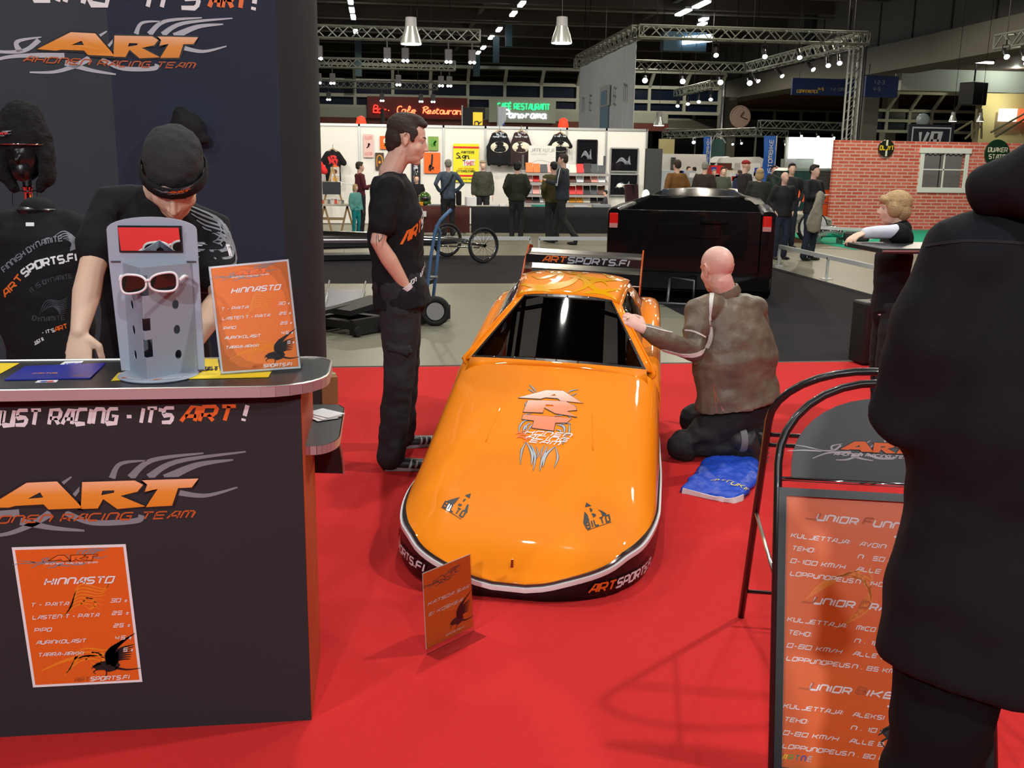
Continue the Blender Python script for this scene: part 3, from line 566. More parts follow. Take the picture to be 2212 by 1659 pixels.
t = thing('loudspeaker', 'black box loudspeaker hanging under the gallery soffit', 'speaker', SY(2090, 150, 40)+V((.3, 0, -1.0))); MB().box(SY(2093, 148, 40)+V((.3, 0, -1.0)), (.9, .7, .9), rz=.4).build('cabinet', blackmetal, t, bevel=.03); MB().bar(SY(2093, 148, 40)+V((.3, 0, -.5)), V((SY(2093, 148, 40).x+.3, 40, zl+.2)), .05).build('bracket', blackmetal, t)
for i, (x, y) in enumerate(((1890, 159), (2068, 133), (2180, 137))):
    p = SZ(x, y, zl+.05)+V((1.1, 0, 0)); t = thing('tube_light', 'lit tube lamp under the gallery soffit, %s' % nth(i, 3), 'light', p); MB().box(p, (1.0, .12, .08), rz=.2).build('tube', lampwhite, t); MB().box(p+V((0, 0, .095)), (1.05, .16, .11), rz=.2).build('housing', blackmetal, t)
p, q = SY(2160, 92, 24), SY(2260, 70, 21); truss('lighting_truss', p, (q.x+1, q.y, p.z), .32, 'short lattice truss at the upper right edge before the gallery beam')
for i, x in enumerate((2172, 2211)):
    p = SY(x, 115 if i == 0 else 118, 22.5); make_spot('spotlight', p, p+V((-1, -3, -2)), .11, .35, 'bright spotlight at the upper right edge, %s' % ('left one' if i == 0 else 'right one cut by the frame'), drop=.3)
p = SY(2072, 148, 55); 
# ================================================================ shared printed designs
def grad(name, ax, c0, c1, c2=None):
    m = M(name, c0, .5); nt = m.node_tree; tc = nt.nodes.new('ShaderNodeTexCoord'); sp = nt.nodes.new('ShaderNodeSeparateXYZ'); r = nt.nodes.new('ShaderNodeValToRGB')
    nt.links.new(tc.outputs['Generated'], sp.inputs[0]); nt.links.new(sp.outputs[ax], r.inputs[0]); nt.links.new(r.outputs[0], nt.nodes['Principled BSDF'].inputs['Base Color'])
    r.color_ramp.elements[0].color = (*c0, 1); r.color_ramp.elements[1].color = (*c1, 1)
    if c2: e = r.color_ramp.elements.new(.55); e.color = (*c2, 1)
grad('art_letters', 2, (.75, .25, .015), (.9, .50, .28), (.8, .30, .03)); grad('art_letters_hood', 1, (.85, .20, .08), (.95, .75, .65), (.9, .28, .13))
def lg(x, y): return ((x-315)/1280, (380-y)/1280)
SW = [([(930, 225), (975, 150), (1105, 135)], 34, 6), ([(1020, 225), (1130, 135), (1385, 103)], 40, 8), ([(1110, 225), (1250, 145), (1595, 100)], 40, 8), ([(1190, 235), (1350, 165), (1530, 142)], 50, 8), ([(1230, 305), (1380, 330), (1545, 290)], 34, 8),
      ([(215, 385), (205, 320), (345, 280)], 40, 6), ([(-40, 372), (100, 392), (240, 375), (330, 300)], 14, 30), ([(-60, 510), (120, 430), (300, 402), (470, 395)], 10, 40), ([(260, 515), (400, 505), (520, 460), (620, 400)], 10, 40), ([(470, 440), (620, 480), (775, 500)], 40, 10), ([(690, 400), (820, 458), (1030, 455), (1060, 425)], 30, 30),
      ([(-420, 420), (-200, 400), (60, 400)], 6, 24), ([(690, 245), (735, 212)], 18, 8), ([(715, 340), (780, 262)], 24, 12), ([(-300, 330), (-140, 350), (40, 385)], 6, 20)]
AL_ = [([(315, 362), (520, 236), (665, 233), (758, 352), (775, 378), (612, 380), (590, 352), (455, 356), (425, 364)], [[(518, 320), (592, 316), (580, 288)]]),
       ([(785, 240), (1040, 238), (1080, 262), (1050, 298), (965, 318), (1085, 378), (945, 388), (880, 332), (850, 382), (768, 382)], [[(880, 288), (872, 312), (935, 300), (938, 288)]]),
       ([(1075, 238), (1355, 236), (1318, 283), (1250, 285), (1215, 378), (1085, 382), (1150, 286), (1085, 300), (1100, 262)], [])]
def logo_back(a, x, y, s, swoosh='grey', sub='dorange', back='outline_black', txt='AHONEN RACING TEAM'):
    T = lambda q: (x+lg(*q)[0]*s, y+lg(*q)[1]*s); l0 = a.layer
    for pts, w0, w1 in SW: a.stroke([T(q) for q in pts], w0/1280*s, swoosh, w1/1280*s)
    a.layer = l0+1
    for o, h in AL_:
        cx = sum(q[0] for q in o)/len(o); cy = sum(q[1] for q in o)/len(o)
        a.stroke([T(q) for q in o]+[T(o[0])], 22/1280*s, back, smooth=False, closed=False)
    if txt: a.text(txt, *T((228, 446)), 36/1280*s, sub, slant=.35, fit=1080/1280*s, th=.22)
    return a
def logo_letters(a, x, y, s, key):
    T = lambda q: (x+lg(*q)[0]*s, y+lg(*q)[1]*s)
    for o, h in AL_: a.poly([T(q) for q in o], key, [[T(q) for q in l] for l in h])
    return a
def eagle(a, x, y, s, key='black'):
    """dark bird with raised wings, beak to the left"""
    P_ = lambda *q: [(x+u*s, y+v*s) for u, v in q]
    a.poly(P_((.0, .22), (.12, .3), (.28, .34), (.42, .30), (.55, .34), (.62, .22), (.5, .1), (.34, .06), (.24, .12), (.1, .12)), key)
    for i in range(9): a.stroke(P_((.38, .25), (.34+.03*i, .5+.02*i), (.5+.065*i, .72+.035*i)), .12*s, key, .01*s)
    for i in range(7): a.stroke(P_((.45, .2), (.6, .35+.04*i), (.85+.02*i, .36+.06*i)), .09*s, key, .012*s)
    a.stroke(P_((.5, .16), (.75, .1), (1.05, .12)), .07*s, key, .01*s); a.stroke(P_((.1, .14), (.02, .08), (.06, .02)), .03*s, key, .01*s); a.stroke(P_((.3, .1), (.28, -.02), (.2, -.05)), .03*s, key, .01*s); a.stroke(P_((.2, .28), (.1, .25), (-.02, .16)), .06*s, key, .01*s)
def curls(a, x, y, s, key, n=7):
    for i in range(n):
        t = i/n*1.4; a.stroke([(x+s*(.0+.03*i), y+s*(.1*i*.3)), (x+s*(.25+.02*i), y+s*(.22+.07*i)), (x+s*(.5+.05*i), y+s*(.25+.05*i)), (x+s*(.7+.04*i), y+s*(.1+.11*i))], .012*s, key, .006*s, mid=.028*s)
    a.stroke([(x+.35*s, y+.25*s), (x+.5*s, y+.38*s), (x+.62*s, y+.25*s), (x+.5*s, y+.15*s), (x+.42*s, y+.22*s)], .02*s, key, .01*s, mid=.04*s)
def sports_word(a, x, y, h, fit, k1='orange', k2='white', slant=.3, tail='.FI', th=.22):
    f = fit/10.4; a.text('ART', x, y, h, k1, slant=slant, fit=f*2.75, th=th); a.text('SPORTS'+tail, x+f*3.05, y, h, k2, slant=slant, fit=fit-f*3.05, th=th)
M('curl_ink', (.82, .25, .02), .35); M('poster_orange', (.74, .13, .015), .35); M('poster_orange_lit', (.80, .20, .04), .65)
def price_list(W, H, bg='poster_orange'):
    a = Art(); a.rect(0, 0, W, H, 'white', 6, 8); a.layer = 2; m = W*.025; a.rect(m, m, W-m, H-m, bg, 6, 8); a.layer = 3
    a.stroke([(W*.1, H*.12), (W*.4, H*.2), (W*.8, H*.22)], W*.01, 'curl_ink', W*.01, mid=W*.03); curls(a, W*.36, H*.5, W*.5, 'curl_ink'); curls(a, W*.3, H*.08, W*.6, 'curl_ink', 4)
    a.layer = 4; logo_back(a, W*.30, H*.895, W*.55, 'grey', 'white', 'dorange', 'AHONEN RACING TEAM'); eagle(a, W*.56, H*.07, W*.42)
    a.layer = 5; logo_letters(a, W*.30, H*.895, W*.55, 'orange')
    a.layer = 6; a.text('HINNASTO', W*.24, H*.735, H*.042, 'white', slant=.35, fit=W*.6, th=.24)
    for i, (n, p) in enumerate((('T - PAITA', '30 €'), ('LASTEN T - PAITA', '25 €'), ('PIPO', '25 €'), ('AURINKOLASIT', '45 €'), ('TARRA-ARKKI', '5 €'))):
        yy = H*(.585-.09*i); a.text(n, W*.09, yy, H*.024, 'white', slant=.3, th=.2, fit=W*.036*len(n)*1.02); a.text(p, W*(.80 if i < 4 else .86), yy+H*.01, H*.024, 'white', slant=.3, th=.2, fit=W*(.15 if i < 4 else .09))
    sports_word(a, W*.38, H*.03, H*.027, W*.5, 'dorange'); return a
# ================================================================ booth backdrop behind the counter
slate = M('slate_fabric_lit', (.030, .040, .052), .75, var=.12, vscale=3); slate_shaded = M('slate_fabric_shaded', (.015, .022, .046), .75, var=.1, vscale=3); endf = M('booth_end_fabric', (.022, .021, .023), .85)  # same slate fabric; how light falls on each panel is put into its tone
BD = 6.2; xk = SY(250, 300, BD).x; xe = SY(606, 300, BD).x; xr = SY(686, 300, BD).x
t = thing('display_backdrop', 'tall dark slate display wall with printed winged logo behind the counter', 'display wall', ((xk+xe)/2, BD, 0))
MB().add([(-4.2, BD-1.1, 0), (xk, BD, 0), (xk, BD, 2.75), (-4.2, BD-1.1, 2.75)], [(0, 1, 2, 3)]).build('wing_panel', slate, t)
mpan = MB().add([(xk, BD, 0), (xe, BD, 0), (xe, BD, 2.75), (xk, BD, 2.75)], [(0, 1, 2, 3)]).build('main_panel', slate_shaded, t)
mb = MB(); n = 8; mb.loft([[V((xe+(xr-xe)*sin(pi/2*i/n), BD+.3*(1-cos(pi/2*i/n)), z)) for i in range(n+1)]+[V((xe-.1, BD+.45, z))] for z in (0, 2.75)]); mb.build('rounded_end', endf, t, smooth=True, angle=60)
MB().add([(xe-.1, BD+.45, 0), (-4.2, BD+.3, 0), (-4.2, BD+.3, 2.75), (xe-.1, BD+.45, 2.75)], [(0, 1, 2, 3)]).build('back_cloth', endf, t)
a = Art(); u0 = SY(100, 118, BD).x; s_ = SY(505, 100, BD).x-u0; z0 = SY(200, 121, BD).z
def bdfn(u, v, w_=0.):
    x = u0+u
    y = BD-w_-.002 if x > xk else BD-1.1*(xk-x)/(xk+4.2)-w_-.002
    return V((x, y, z0+v))
logo_back(a, 0, 0, s_, 'lgrey', 'dorange', 'outline_black'); a.place(bdfn, mpan, 'printed_logo', .002); a = Art(); a.layer = 4; logo_letters(a, 0, 0, s_, 'art_letters'); a.place(bdfn, mpan, 'logo_letters', .002)
a = Art(); za = SY(300, 14, BD).z-z0; x1 = SY(125, 14, BD).x-u0; x2 = SY(425, 14, BD).x-u0; a.text("IT'S NOT JUST RACING - IT'S", x2-2.35, za, .105, 'white', slant=.3, fit=2.35, th=.22); a.text('ART', SY(452, 8, BD).x-u0, za+.01, .105, 'orange', slant=.3, fit=.20, th=.24); a.text('!', SY(545, 8, BD).x-u0, za, .11, 'white', slant=.2, th=.24)
a.place(bdfn, mpan, 'printed_slogan', .002)
p = SY(402, 252, BD-.1)
t = thing('knit_hat', 'black knit hat hung on the slate display wall above the bending man', 'hat', p); remesh(MB().ball(p+V((.0, 0, -.06)), (.10, .07, .09), 16).ball(p+V((-.03, 0, -.0)), (.05, .05, .06), 12).chain([p+V((-.1, 0, -.12)), p+V((.1, 0, -.12))], [.035, .035]), 'knit_cap', M('black_knit', (.012, .012, .013), .95, bump=.4, bscale=120), t, .012, 4, crease(.008, (12, 12, 12)))
MB().tube([p+V((0, .1, 0)), p+V((0, 0, .0))], .006, 5).build('peg', steel, t)
# small brown carton behind the display wall's foot
c_ = SZ(716, 882, 0); t = thing('carton', 'small brown carton on the carpet at the foot of the slate display wall', 'carton', c_); MB().box(c_+V((-.06, .2, .09)), (.16, .2, .18), rz=.2).build('box', M('cardboard', (.28, .16, .06), .8), t, bevel=.004); MB().box(c_+V((-.06, .2, .1815)), (.165, .05, .003), rz=.2).build('tape', M('tape', (.4, .3, .15), .4), t)
# ================================================================ counter
CF_, CB_, CRX, CT = 2.585, 2.98, -.226, .985
cfab = M('counter_fabric', (.019, .018, .022), .7, var=.1, vscale=4); corange = M('counter_side_print', (.42, .055, .012), .6, var=.15, vscale=5); laminate = M('black_laminate', (.016, .017, .02), .35)
t = thing('promotion_counter', 'black promotion counter with printed winged logo, rounded grey-edged top and orange side', 'counter', (-.9, 2.8, 0)); counter = t
fpan = MB().span((-2.6, CF_, .004), (CRX, CF_+.02, CT-.03)).build('front_panel', cfab, t)
MB().span((CRX-.02, CF_+.003, .004), (CRX+.002, CB_, CT-.03)).build('side_panel', corange, t)
MB().span((-2.6, CB_-.02, .004), (CRX-.02, CB_, CT-.03)).build('back_panel', blackcloth, t)
def round_top(x0, x1, y0, y1, r, n=7):
    o = [(x0, y0)]
    for k in range(n+1): q = pi*1.5+pi/2*k/n; o.append((x1-r+r*cos(q), y0+r*1.0+r*1.0*sin(q)))
    r2 = r*.45
    for k in range(n+1): q = pi/2*k/n; o.append((x1-r2+r2*cos(q), y1-r2+r2*sin(q)))
    return o+[(x0, y1)]
TX, TY0, TY1 = -.158, 2.515, 2.90
out = round_top(-2.7, TX, TY0, TY1, .16); MB().prism(out, lambda u, v, w_: V((u, v, CT-.024+w_)), .024).build('worktop', laminate, t, bevel=.001)
mb = MB(); cl = [V((x, y, CT-.012)) for x, y in out]; mb.tube([p+V((0, 0, .0125)) for p in cl], .0035, 6); mb.build('upper_trim', alu, t, smooth=True)
mb = MB(); n = len(out)
for i in range(n-1):
    (x0, y0), (x1, y1) = out[i], out[i+1]; d = V((x1-x0, y1-y0, 0)).normalized(); nn = V((d.y, -d.x, 0))*.003; mb.add([V((x0, y0, CT-.026))+nn, V((x1, y1, CT-.026))+nn, V((x1, y1, CT+.0005))+nn, V((x0, y0, CT+.0005))+nn], [(0, 1, 2, 3)])
mb.build('edge_band', M('satin_alu', (.5, .51, .53), .4, .7), t)
# side tier shelf and its bracket
sx0, sx1, sy0, sy1, sz = CRX-.01, -.138, 2.66, 3.14, .785
out2 = [(sx0, sy0), (sx0+.02, sy0+.003)]+[(sx1-.07+.07*cos(q), sy0+.11+.11*sin(q)) for q in [pi*1.5+pi/2*k/8 for k in range(1, 9)]]+[(sx1, sy1-.05), (sx1-.02, sy1), (sx0, sy1)]
t2 = thing('tier_shelf', 'small rounded grey-edged shelf on the side of the counter, one step below its top', 'shelf', (sx0, 2.9, sz)); MB().prism(out2, lambda u, v, w_: V((u, v, sz-.022+w_)), .022).build('board', laminate, t2, bevel=.001)
mb = MB()
for i in range(len(out2)-1):
    (x0, y0), (x1, y1) = out2[i], out2[i+1]; d = V((x1-x0, y1-y0, 0)).normalized(); nn = V((d.y, -d.x, 0))*.003; mb.add([V((x0, y0, sz-.024))+nn, V((x1, y1, sz-.024))+nn, V((x1, y1, sz+.0005))+nn, V((x0, y0, sz+.0005))+nn], [(0, 1, 2, 3)])
mb.build('edge_band', MATS['satin_alu'], t2)
br = [(0, 0), (.075, -.01)]+[(.075+.022*sin(k/6*pi/2), -.02-.15*k/6) for k in range(7)]+[(0, -.165)]
MB().prism(br, lambda u, v, w_: V((sx0+u, 3.02+w_, sz-.024+v)), .012).build('bracket', M('bracket_black', (.02, .02, .022), .4), t2); MB().tube([V((sx0+u, 3.02, sz-.024+v)) for u, v in br[1:-1]], .004, 6).build('bracket_trim', alu, t2)
t3 = thing('leaflet', 'white folded leaflet lying on the side shelf of the counter', 'leaflet', (sx0+.04, 2.98, sz)); paper = M('paper', (.8, .8, .8), .6)
for i in range(3): MB().box((sx0+.035+.006*i, 2.98+.01*i, sz+.003+.0022*i), (.07, .1, .0012), rz=.5+.15*i).build('sheet', paper, t3)
# printed front
a = Art(); u0 = SY(-30, 1090, CF_).x; s_ = SY(535, 1060, CF_).x-u0; z0 = SY(200, 1097, CF_).z
ff = plane_fn((u0, CF_-.001, z0), (1, 0, 0), (0, 0, 1)); logo_back(a, 0, 0, s_, 'grey', 'dorange', 'outline_black'); a.place(ff, fpan, 'printed_logo', .0006); a = Art(); a.layer = 4; logo_letters(a, 0, 0, s_, 'art_letters'); a.place(ff, fpan, 'logo_letters', .0006)
a = Art(); xx = SY(370, 905, CF_).x-u0; zz = SY(300, 913, CF_).z-z0; hh = SY(300, 882, CF_).z-z0-zz; w1 = xx-(SY(60, 905, CF_).x-u0)
a.text("IT'S NOT JUST RACING - IT'S", xx-w1*1.87, zz, hh, 'white', slant=.3, fit=w1*1.87, th=.24); a.text('ART', SY(391, 905, CF_).x-u0, zz+.002, hh, 'orange', slant=.3, fit=SY(500, 905, CF_).x-SY(391, 905, CF_).x, th=.26); a.text('!', SY(524, 905, CF_).x-u0, zz, hh*1.1, 'white', slant=.3, th=.26)
a.place(ff, fpan, 'printed_slogan', .0006)
a = Art(); a.stroke([(.0, .0), (.012, .06), (.0, .13)], .004, 'amber', smooth=True); a.stroke([(.004, .01), (-.008, .06), (.002, .12)], .002, 'amber'); a.place(plane_fn((CRX+.003, 2.78, .30), (0, 1, 0), (0, 0, 1)), counter, 'side_print', .0006)
# price poster taped on the front
c0, c1, c2, c3 = [SY(*q, CF_) for q in ((72, 1484), (308, 1472), (272, 1175), (26, 1182))]
t = thing('price_poster', 'orange price list sheet taped to the lower front of the counter', 'poster', ((c0.x+c1.x)/2, CF_-.005, .35)); W, H = .295, .42
def pp(u, v, w_=0.):
    b = c0.lerp(c1, u/W); tp = c3.lerp(c2, u/W); p = b.lerp(tp, v/H); return V((p.x, CF_-.002-w_, p.z))
MB().prism([(0, 0), (W, 0), (W, H), (0, H)], lambda u, v, w_: pp(u, v, -.0012+w_*.6), .0012).build('sheet', paper, t); price_list(W, H).place(pp, t, 'print', .0004)
# ================================================================ on the counter
T0 = CT+.0012
def flat(name, lab, cat_, quad, key, th=.001, part='sheet', z=None):
    q = [SZ(x, y, z or T0) for x, y in quad]; c = sum(q, V())/4; t = thing(name, lab, cat_, c)
    m = M(key, INK.get(key, (.5, .5, .5)), .45) if key not in MATS else MATS[key]; MB().prism([(p.x, p.y) for p in q], lambda u, v, w_: V((u, v, (z or T0)+w_)), th).build(part, m, t); return t, q
M('card_blue', (.012, .02, .30), .3); M('leaf_yellow', (.85, .62, .01), .5)
t, q = flat('leaflet', 'yellow leaflet at the far left end of the counter top', 'leaflet', ((-60, 815), (0, 808), (42, 785), (-60, 785)), 'leaf_yellow')
t, q = flat('brochure', 'dark blue glossy brochure lying on the counter top', 'brochure', ((10, 822), (195, 818), (228, 786), (55, 793)), 'card_blue', .003); a = Art(); a.text('KAKTUS', .05, .06, .012, 'amber', fit=.06); a.text('2010', .16, .02, .006, 'amber'); a.place(plane_fn(q[0]+V((0, 0, .0032)), (q[1]-q[0]).normalized(), (q[3]-q[0]).normalized()), t, 'print')
t, q = flat('card_sticker', 'small white card payment sticker behind the blue brochure', 'sticker', ((128, 789), (173, 788), (181, 780), (140, 781)), 'white', .0006); a = Art(); a.text('VISA', .008, .006, .016, 'blue', slant=.3, fit=.04, th=.25); a.place(plane_fn(q[0]+V((0, 0, .0008)), (q[1]-q[0]).normalized(), (q[3]-q[0]).normalized()), t, 'print')
t, q = flat('card_sticker', 'small blue and red card sticker in front of the blue brochure', 'sticker', ((75, 827), (122, 826), (126, 821), (82, 822)), 'white', .0006); a = Art(); a.disc(.02, .008, .009, 'blue'); a.disc(.035, .008, .009, 'red'); a.place(plane_fn(q[0]+V((0, 0, .0008)), (q[1]-q[0]).normalized(), (q[3]-q[0]).normalized()), t, 'print')
for i, (quad, lab) in enumerate((((( 240, 823), (300, 819), (300, 800), (256, 806)), 'yellow leaflet half under the sunglasses stand'), (((405, 819), (580, 815), (588, 800), (440, 803)), 'yellow leaflet under the framed price list'), (((436, 803), (475, 802), (470, 776), (442, 776)), 'yellow black-lettered leaflet between sunglasses stand and price list'))):
    t, q = flat('leaflet', lab, 'leaflet', quad, 'leaf_yellow', .0012+.0004*i)
    if i == 2:
        a = Art(); a.text('TET', .002, .03, .02, 'black', fit=.04, th=.3); a.text('ORT', .002, .0, .02, 'black', fit=.04, th=.3); a.place(plane_fn(q[0]+V((0, 0, .003)), (q[1]-q[0]).normalized(), (q[3]-q[0]).normalized()), t, 'print')
# sunglasses stand: oval base, tall arched back card with a mirror, two hinged side plates with round holes
sg = M('stand_silver', (.34, .39, .47), .5, .1)
pc = SZ(343, 812, CT); t = thing('sunglasses_stand', 'silver-grey sunglasses display stand with a mirror at its arched top', 'display stand', (pc.x, pc.y, CT)); X0, Y0 = pc.x, pc.y+.0
MB().lathe((X0, Y0, CT+.001), [(.01, 0), (.10, 0), (.102, .003), (.10, .006), (.01, .006)], 36).build('base', sg, t, smooth=True)
bl, brr = SY(258, 790, Y0+.03).x, SY(440, 790, Y0+.03).x; tl, tr_ = SY(228, 520, Y0+.03).x, SY(424, 520, Y0+.03).x; zt_, zs_ = SY(326, 469, Y0+.03).z, SY(326, 497, Y0+.03).z; zm_ = SY(326, 566, Y0+.03).z
cx = (tl+tr_)/2; arc = [(cx+(tr_-cx)*sin(q)*(1 if True else 1), zs_+(zt_-zs_)*cos(q)**1.0) for q in [pi/2-pi*k/14 for k in range(15)]]
out = [(bl, CT+.006), (brr, CT+.006)]+[(tr_, zm_-.002)]+arc+[(tl, zm_-.002)]
MB().prism(out, lambda u, v, w_: V((u, Y0+.045+w_, v)), .004).build('back_card', sg, t, bevel=.001)
mb = MB(); mb.span((tl+.006, Y0+.0405, zm_-.0015), (tl+.03, Y0+.045, zm_+.0015)); mb.span((tr_-.03, Y0+.0405, zm_-.0015), (tr_-.006, Y0+.045, zm_+.0015)); mb.build('slot_lines', M('slot_dark', (.05, .05, .06), .5), t)
m0, m1 = SY(254, 487, Y0+.04), SY(395, 545, Y0+.04); MB().span((m0.x, Y0+.039, m1.z), (m1.x, Y0+.045, m0.z)).build('mirror_frame', blackmetal, t)
mi = MB().add([(m0.x+.004, Y0+.0385, m1.z+.004), (m1.x-.004, Y0+.0385, m1.z+.004), (m1.x-.004, Y0+.025, m0.z-.004), (m0.x+.004, Y0+.025, m0.z-.004)], [(0, 1, 2, 3)]).build('mirror', M('mirror', (.9, .9, .9), .02, 1.), t)
fx, fy = SY(322, 825, Y0-.07).x, Y0-.075
def side_plate(x1, y1, ang):
    # tall plate from the front spine back to the card, with three round holes
    d = V((x1-fx, y1-fy, 0)); L = d.length; d.normalize(); h0, h1 = CT+.006, zm_-.004; Ht = h1-h0; outer = [(0, 0), (L, 0), (L, Ht), (0, Ht-.004)]
    holes = [[(L*.62+.0105*cos(2*pi*k/18), z+.0125*sin(2*pi*k/18)) for k in range(18)] for z in (Ht*.18, Ht*.41, Ht*.64, Ht*.88)]
    ol = [(0, 0), (L, 0), (L, Ht), (0, Ht), (0, Ht*.93), (.018, Ht*.93), (.018, Ht*.75), (0, Ht*.75), (0, Ht*.55), (.018, Ht*.55), (.018, Ht*.44), (0, Ht*.44), (0, Ht*.36), (.02, Ht*.36), (.02, Ht*.2), (0, Ht*.2)]
    vs, fs = [], []; loops = [[V((u, v, 0)) for u, v in l] for l in (ol, *holes)]; fl = [q for l in loops for q in l]; tri = tessellate_polygon(loops); nn = V((-d.y, d.x, 0))*.0018; mb = MB()
    for sgn in (0, 1): mb.add([V((fx, fy, h0))+d*q.x+V((0, 0, q.y))+nn*sgn for q in fl], [tuple(x) for x in tri])
    i0 = 0
    for l in loops:
        m = len(l); mb.add([V((fx, fy, h0))+d*q.x+V((0, 0, q.y))+nn*s_ for s_ in (0, 1) for q in l], [(k, (k+1) % m, (k+1) % m+m, k+m) for k in range(m)])
    return mb.build('side_plate', sg, t)
side_plate(bl+.025, Y0+.044, 0); side_plate(brr-.018, Y0+.044, 0)
a = Art(); sports_word(a, .0, .0, .009, .085, 'orange', 'white', .2); a.place(plane_fn((X0+.005, Y0-.087, CT+.0075), (.93, .36, 0), (-.36, .93, 0)), t, 'base_lettering'); a = Art(); sports_word(a, 0, 0, .009, .06, 'orange', 'white', .2); a.place(plane_fn((X0-.085, Y0-.052, CT+.0075), (.87, -.5, 0), (.5, .87, 0)), t, 'base_lettering')
# white wraparound sunglasses hooked on the stand
g0 = SY(320, 612, fy-.02); sx_ = SY(385, 600, fy).x-SY(258, 600, fy).x; t = thing('sunglasses', 'white-framed sunglasses with dark lenses hanging on the silver-grey stand', 'sunglasses', g0)
wp = M('glossy_white', (.82, .82, .84), .2, coat=.5); dl = M('dark_lens', (.015, .012, .01), .08, coat=.5)
def lens_ring(cx, wdt, ht, fl): return [V((cx+wdt*math.copysign(abs(cos(q))**.72, cos(q)), 0, ht*math.copysign(abs(sin(q))**.72, sin(q))*(1+.22*cos(q)*fl))) for q in [2*pi*k/24 for k in range(24)]]
gl, gr = SY(258, 610, fy-.02).x, SY(383, 600, fy-.02).x; hw = (gr-gl)/4; zc = SY(320, 612, fy-.02).z
for i, (cx, fl) in enumerate(((gl+hw*.92, -1), (gr-hw*1.0, 1))):
    ring = [V((p.x, fy-.022+.35*abs(p.x-(gl+gr)/2)**1.6*3, zc+p.z-(p.x-(gl+gr)/2)*-.06)) for p in lens_ring(cx, hw*.93, hw*.66, fl)]
    MB().tube(ring, .0032, 8, closed=True).build('rim', wp, t, smooth='all'); MB().add(ring, [tuple(range(24))]).build('lens', dl, t)
MB().tube([(gl+hw*1.8, fy-.022, zc+.004), ((gl+gr)/2, fy-.026, zc+.009), (gr-hw*1.9, fy-.022, zc+.004)], .0035, 8).build('bridge', wp, t, smooth='all')
for sgn, x in ((-1, gl-.002), (1, gr+.001)): MB().tube([(x, fy+.0, zc+.006), (x+sgn*.006, fy+.03, zc+.012), (x+sgn*.004, fy+.08, zc+.006), (x-sgn*.002, fy+.11, zc-.004)], [.0045, .005, .004, .003], 8).build('temple_arm', wp, t, smooth='all')
# acrylic stand with the price list
acr = glass('acrylic', (.95, .97, .98), .96); e0, e1 = SZ(478, 812, CT), SZ(650, 800, CT); tl = SY(449, 566, (e0.y+e1.y)/2+.05); tr_ = SY(622, 549, (e0.y+e1.y)/2+.05)
t = thing('price_stand', 'leaning acrylic stand with the orange price list on the counter top', 'sign holder', ((e0.x+e1.x)/2, (e0.y+e1.y)/2, CT)); W, H = .21, .297
b0, b1 = e0+V((0, 0, .006)), e1+V((0, 0, .006)); nn = (b1-b0).cross(tl-b0).normalized()
def ps(u, v, w_=0.): return b0.lerp(b1, u/W).lerp(tl.lerp(tr_, u/W), v/H/1.045)+nn*(w_)*(1 if nn.y < 0 else -1)
MB().prism([(0, 0), (W, 0), (W, H), (0, H)], lambda u, v, w_: ps(u, v, -.0005-w_), .0006).build('sheet', paper, t); price_list(W, H, 'poster_orange_lit').place(ps, t, 'print', .00025)
MB().prism([(-.002, -.006), (W+.002, -.006), (W+.002, H*1.045), (-.002, H*1.045)], lambda u, v, w_: ps(u, v, .0018+w_), .0015).build('acrylic_sheet', acr, t)
MB().prism([(-.002, -.004), (W+.002, -.004), (W+.002, .07), (-.002, .07)], lambda u, v, w_: b0.lerp(b1, u/W)+V((0, v+.0, -.003+w_)), .002).build('acrylic_foot', acr, t)
# ================================================================ the orange funny-car body
CY_, CT_ = math.radians(15.8), math.radians(1.75)
AX = V((sin(CY_), cos(CY_), 0)); LT = V((cos(CY_)*cos(CT_), -sin(CY_)*cos(CT_), -sin(CT_))); UPc = LT.cross(AX)
CO = V((.425, 3.325, .012))
def C(s, l, z): return CO + AX*s + LT*l + UPc*z
def interp(tab, s):
    if s <= tab[0][0]: return tab[0][1]
    if s >= tab[-1][0]: return tab[-1][1]
    X = [max(0, a)**.5 for a, b in tab]; Y = [b for a, b in tab]; t = s**.5; i = max(k for k in range(len(X)) if X[k] <= t); i = min(i, len(X)-2)
    sl = lambda k: (Y[k+1]-Y[k])/(X[k+1]-X[k])
    def tg(k):
        if k == 0: return sl(0)
        if k == len(X)-1: return sl(k-1)
        p, q = sl(k-1), sl(k); return 0 if p*q <= 0 else 2*p*q/(p+q)
    h = X[i+1]-X[i]; u = (t-X[i])/h; return Y[i]*(2*u**3-3*u*u+1)+Y[i+1]*(3*u*u-2*u**3)+h*(tg(i)*(u**3-2*u*u+u)+tg(i+1)*(u**3-u*u))
HWT = [(0, .0), (.004, .12), (.02, .2), (.06, .3), (.105, .36), (.17, .41), (.25, .455), (.36, .485), (.5, .507), (.62, .516), (1.0, .518), (1.4, .508), (2.0, .49), (2.75, .475)]
ZCT = [(0, .05), (.03, .083), (.06, .11), (.12, .15), (.25, .193), (.4, .225), (.6, .295), (.8, .385), (1.0, .47), (1.2, .555), (1.4, .63), (1.7, .66), (2.1, .66), (2.75, .66)]
ZET = [(0, .045), (.03, .09), (.1, .128), (.17, .152), (.32, .168), (.6, .215), (.8, .29), (1.0, .37), (1.2, .45), (1.4, .535), (1.7, .62), (1.95, .68), (2.2, .745), (2.45, .77), (2.75, .76)]
ZST = [(0, .032), (.03, .078), (.1, .112), (.17, .137), (.32, .15), (.8, .165), (1.4, .19), (2.75, .24)]
hw, zc, ze, zs = (lambda s: interp(HWT, s)), (lambda s: interp(ZCT, s)), (lambda s: interp(ZET, s)), (lambda s: interp(ZST, s))
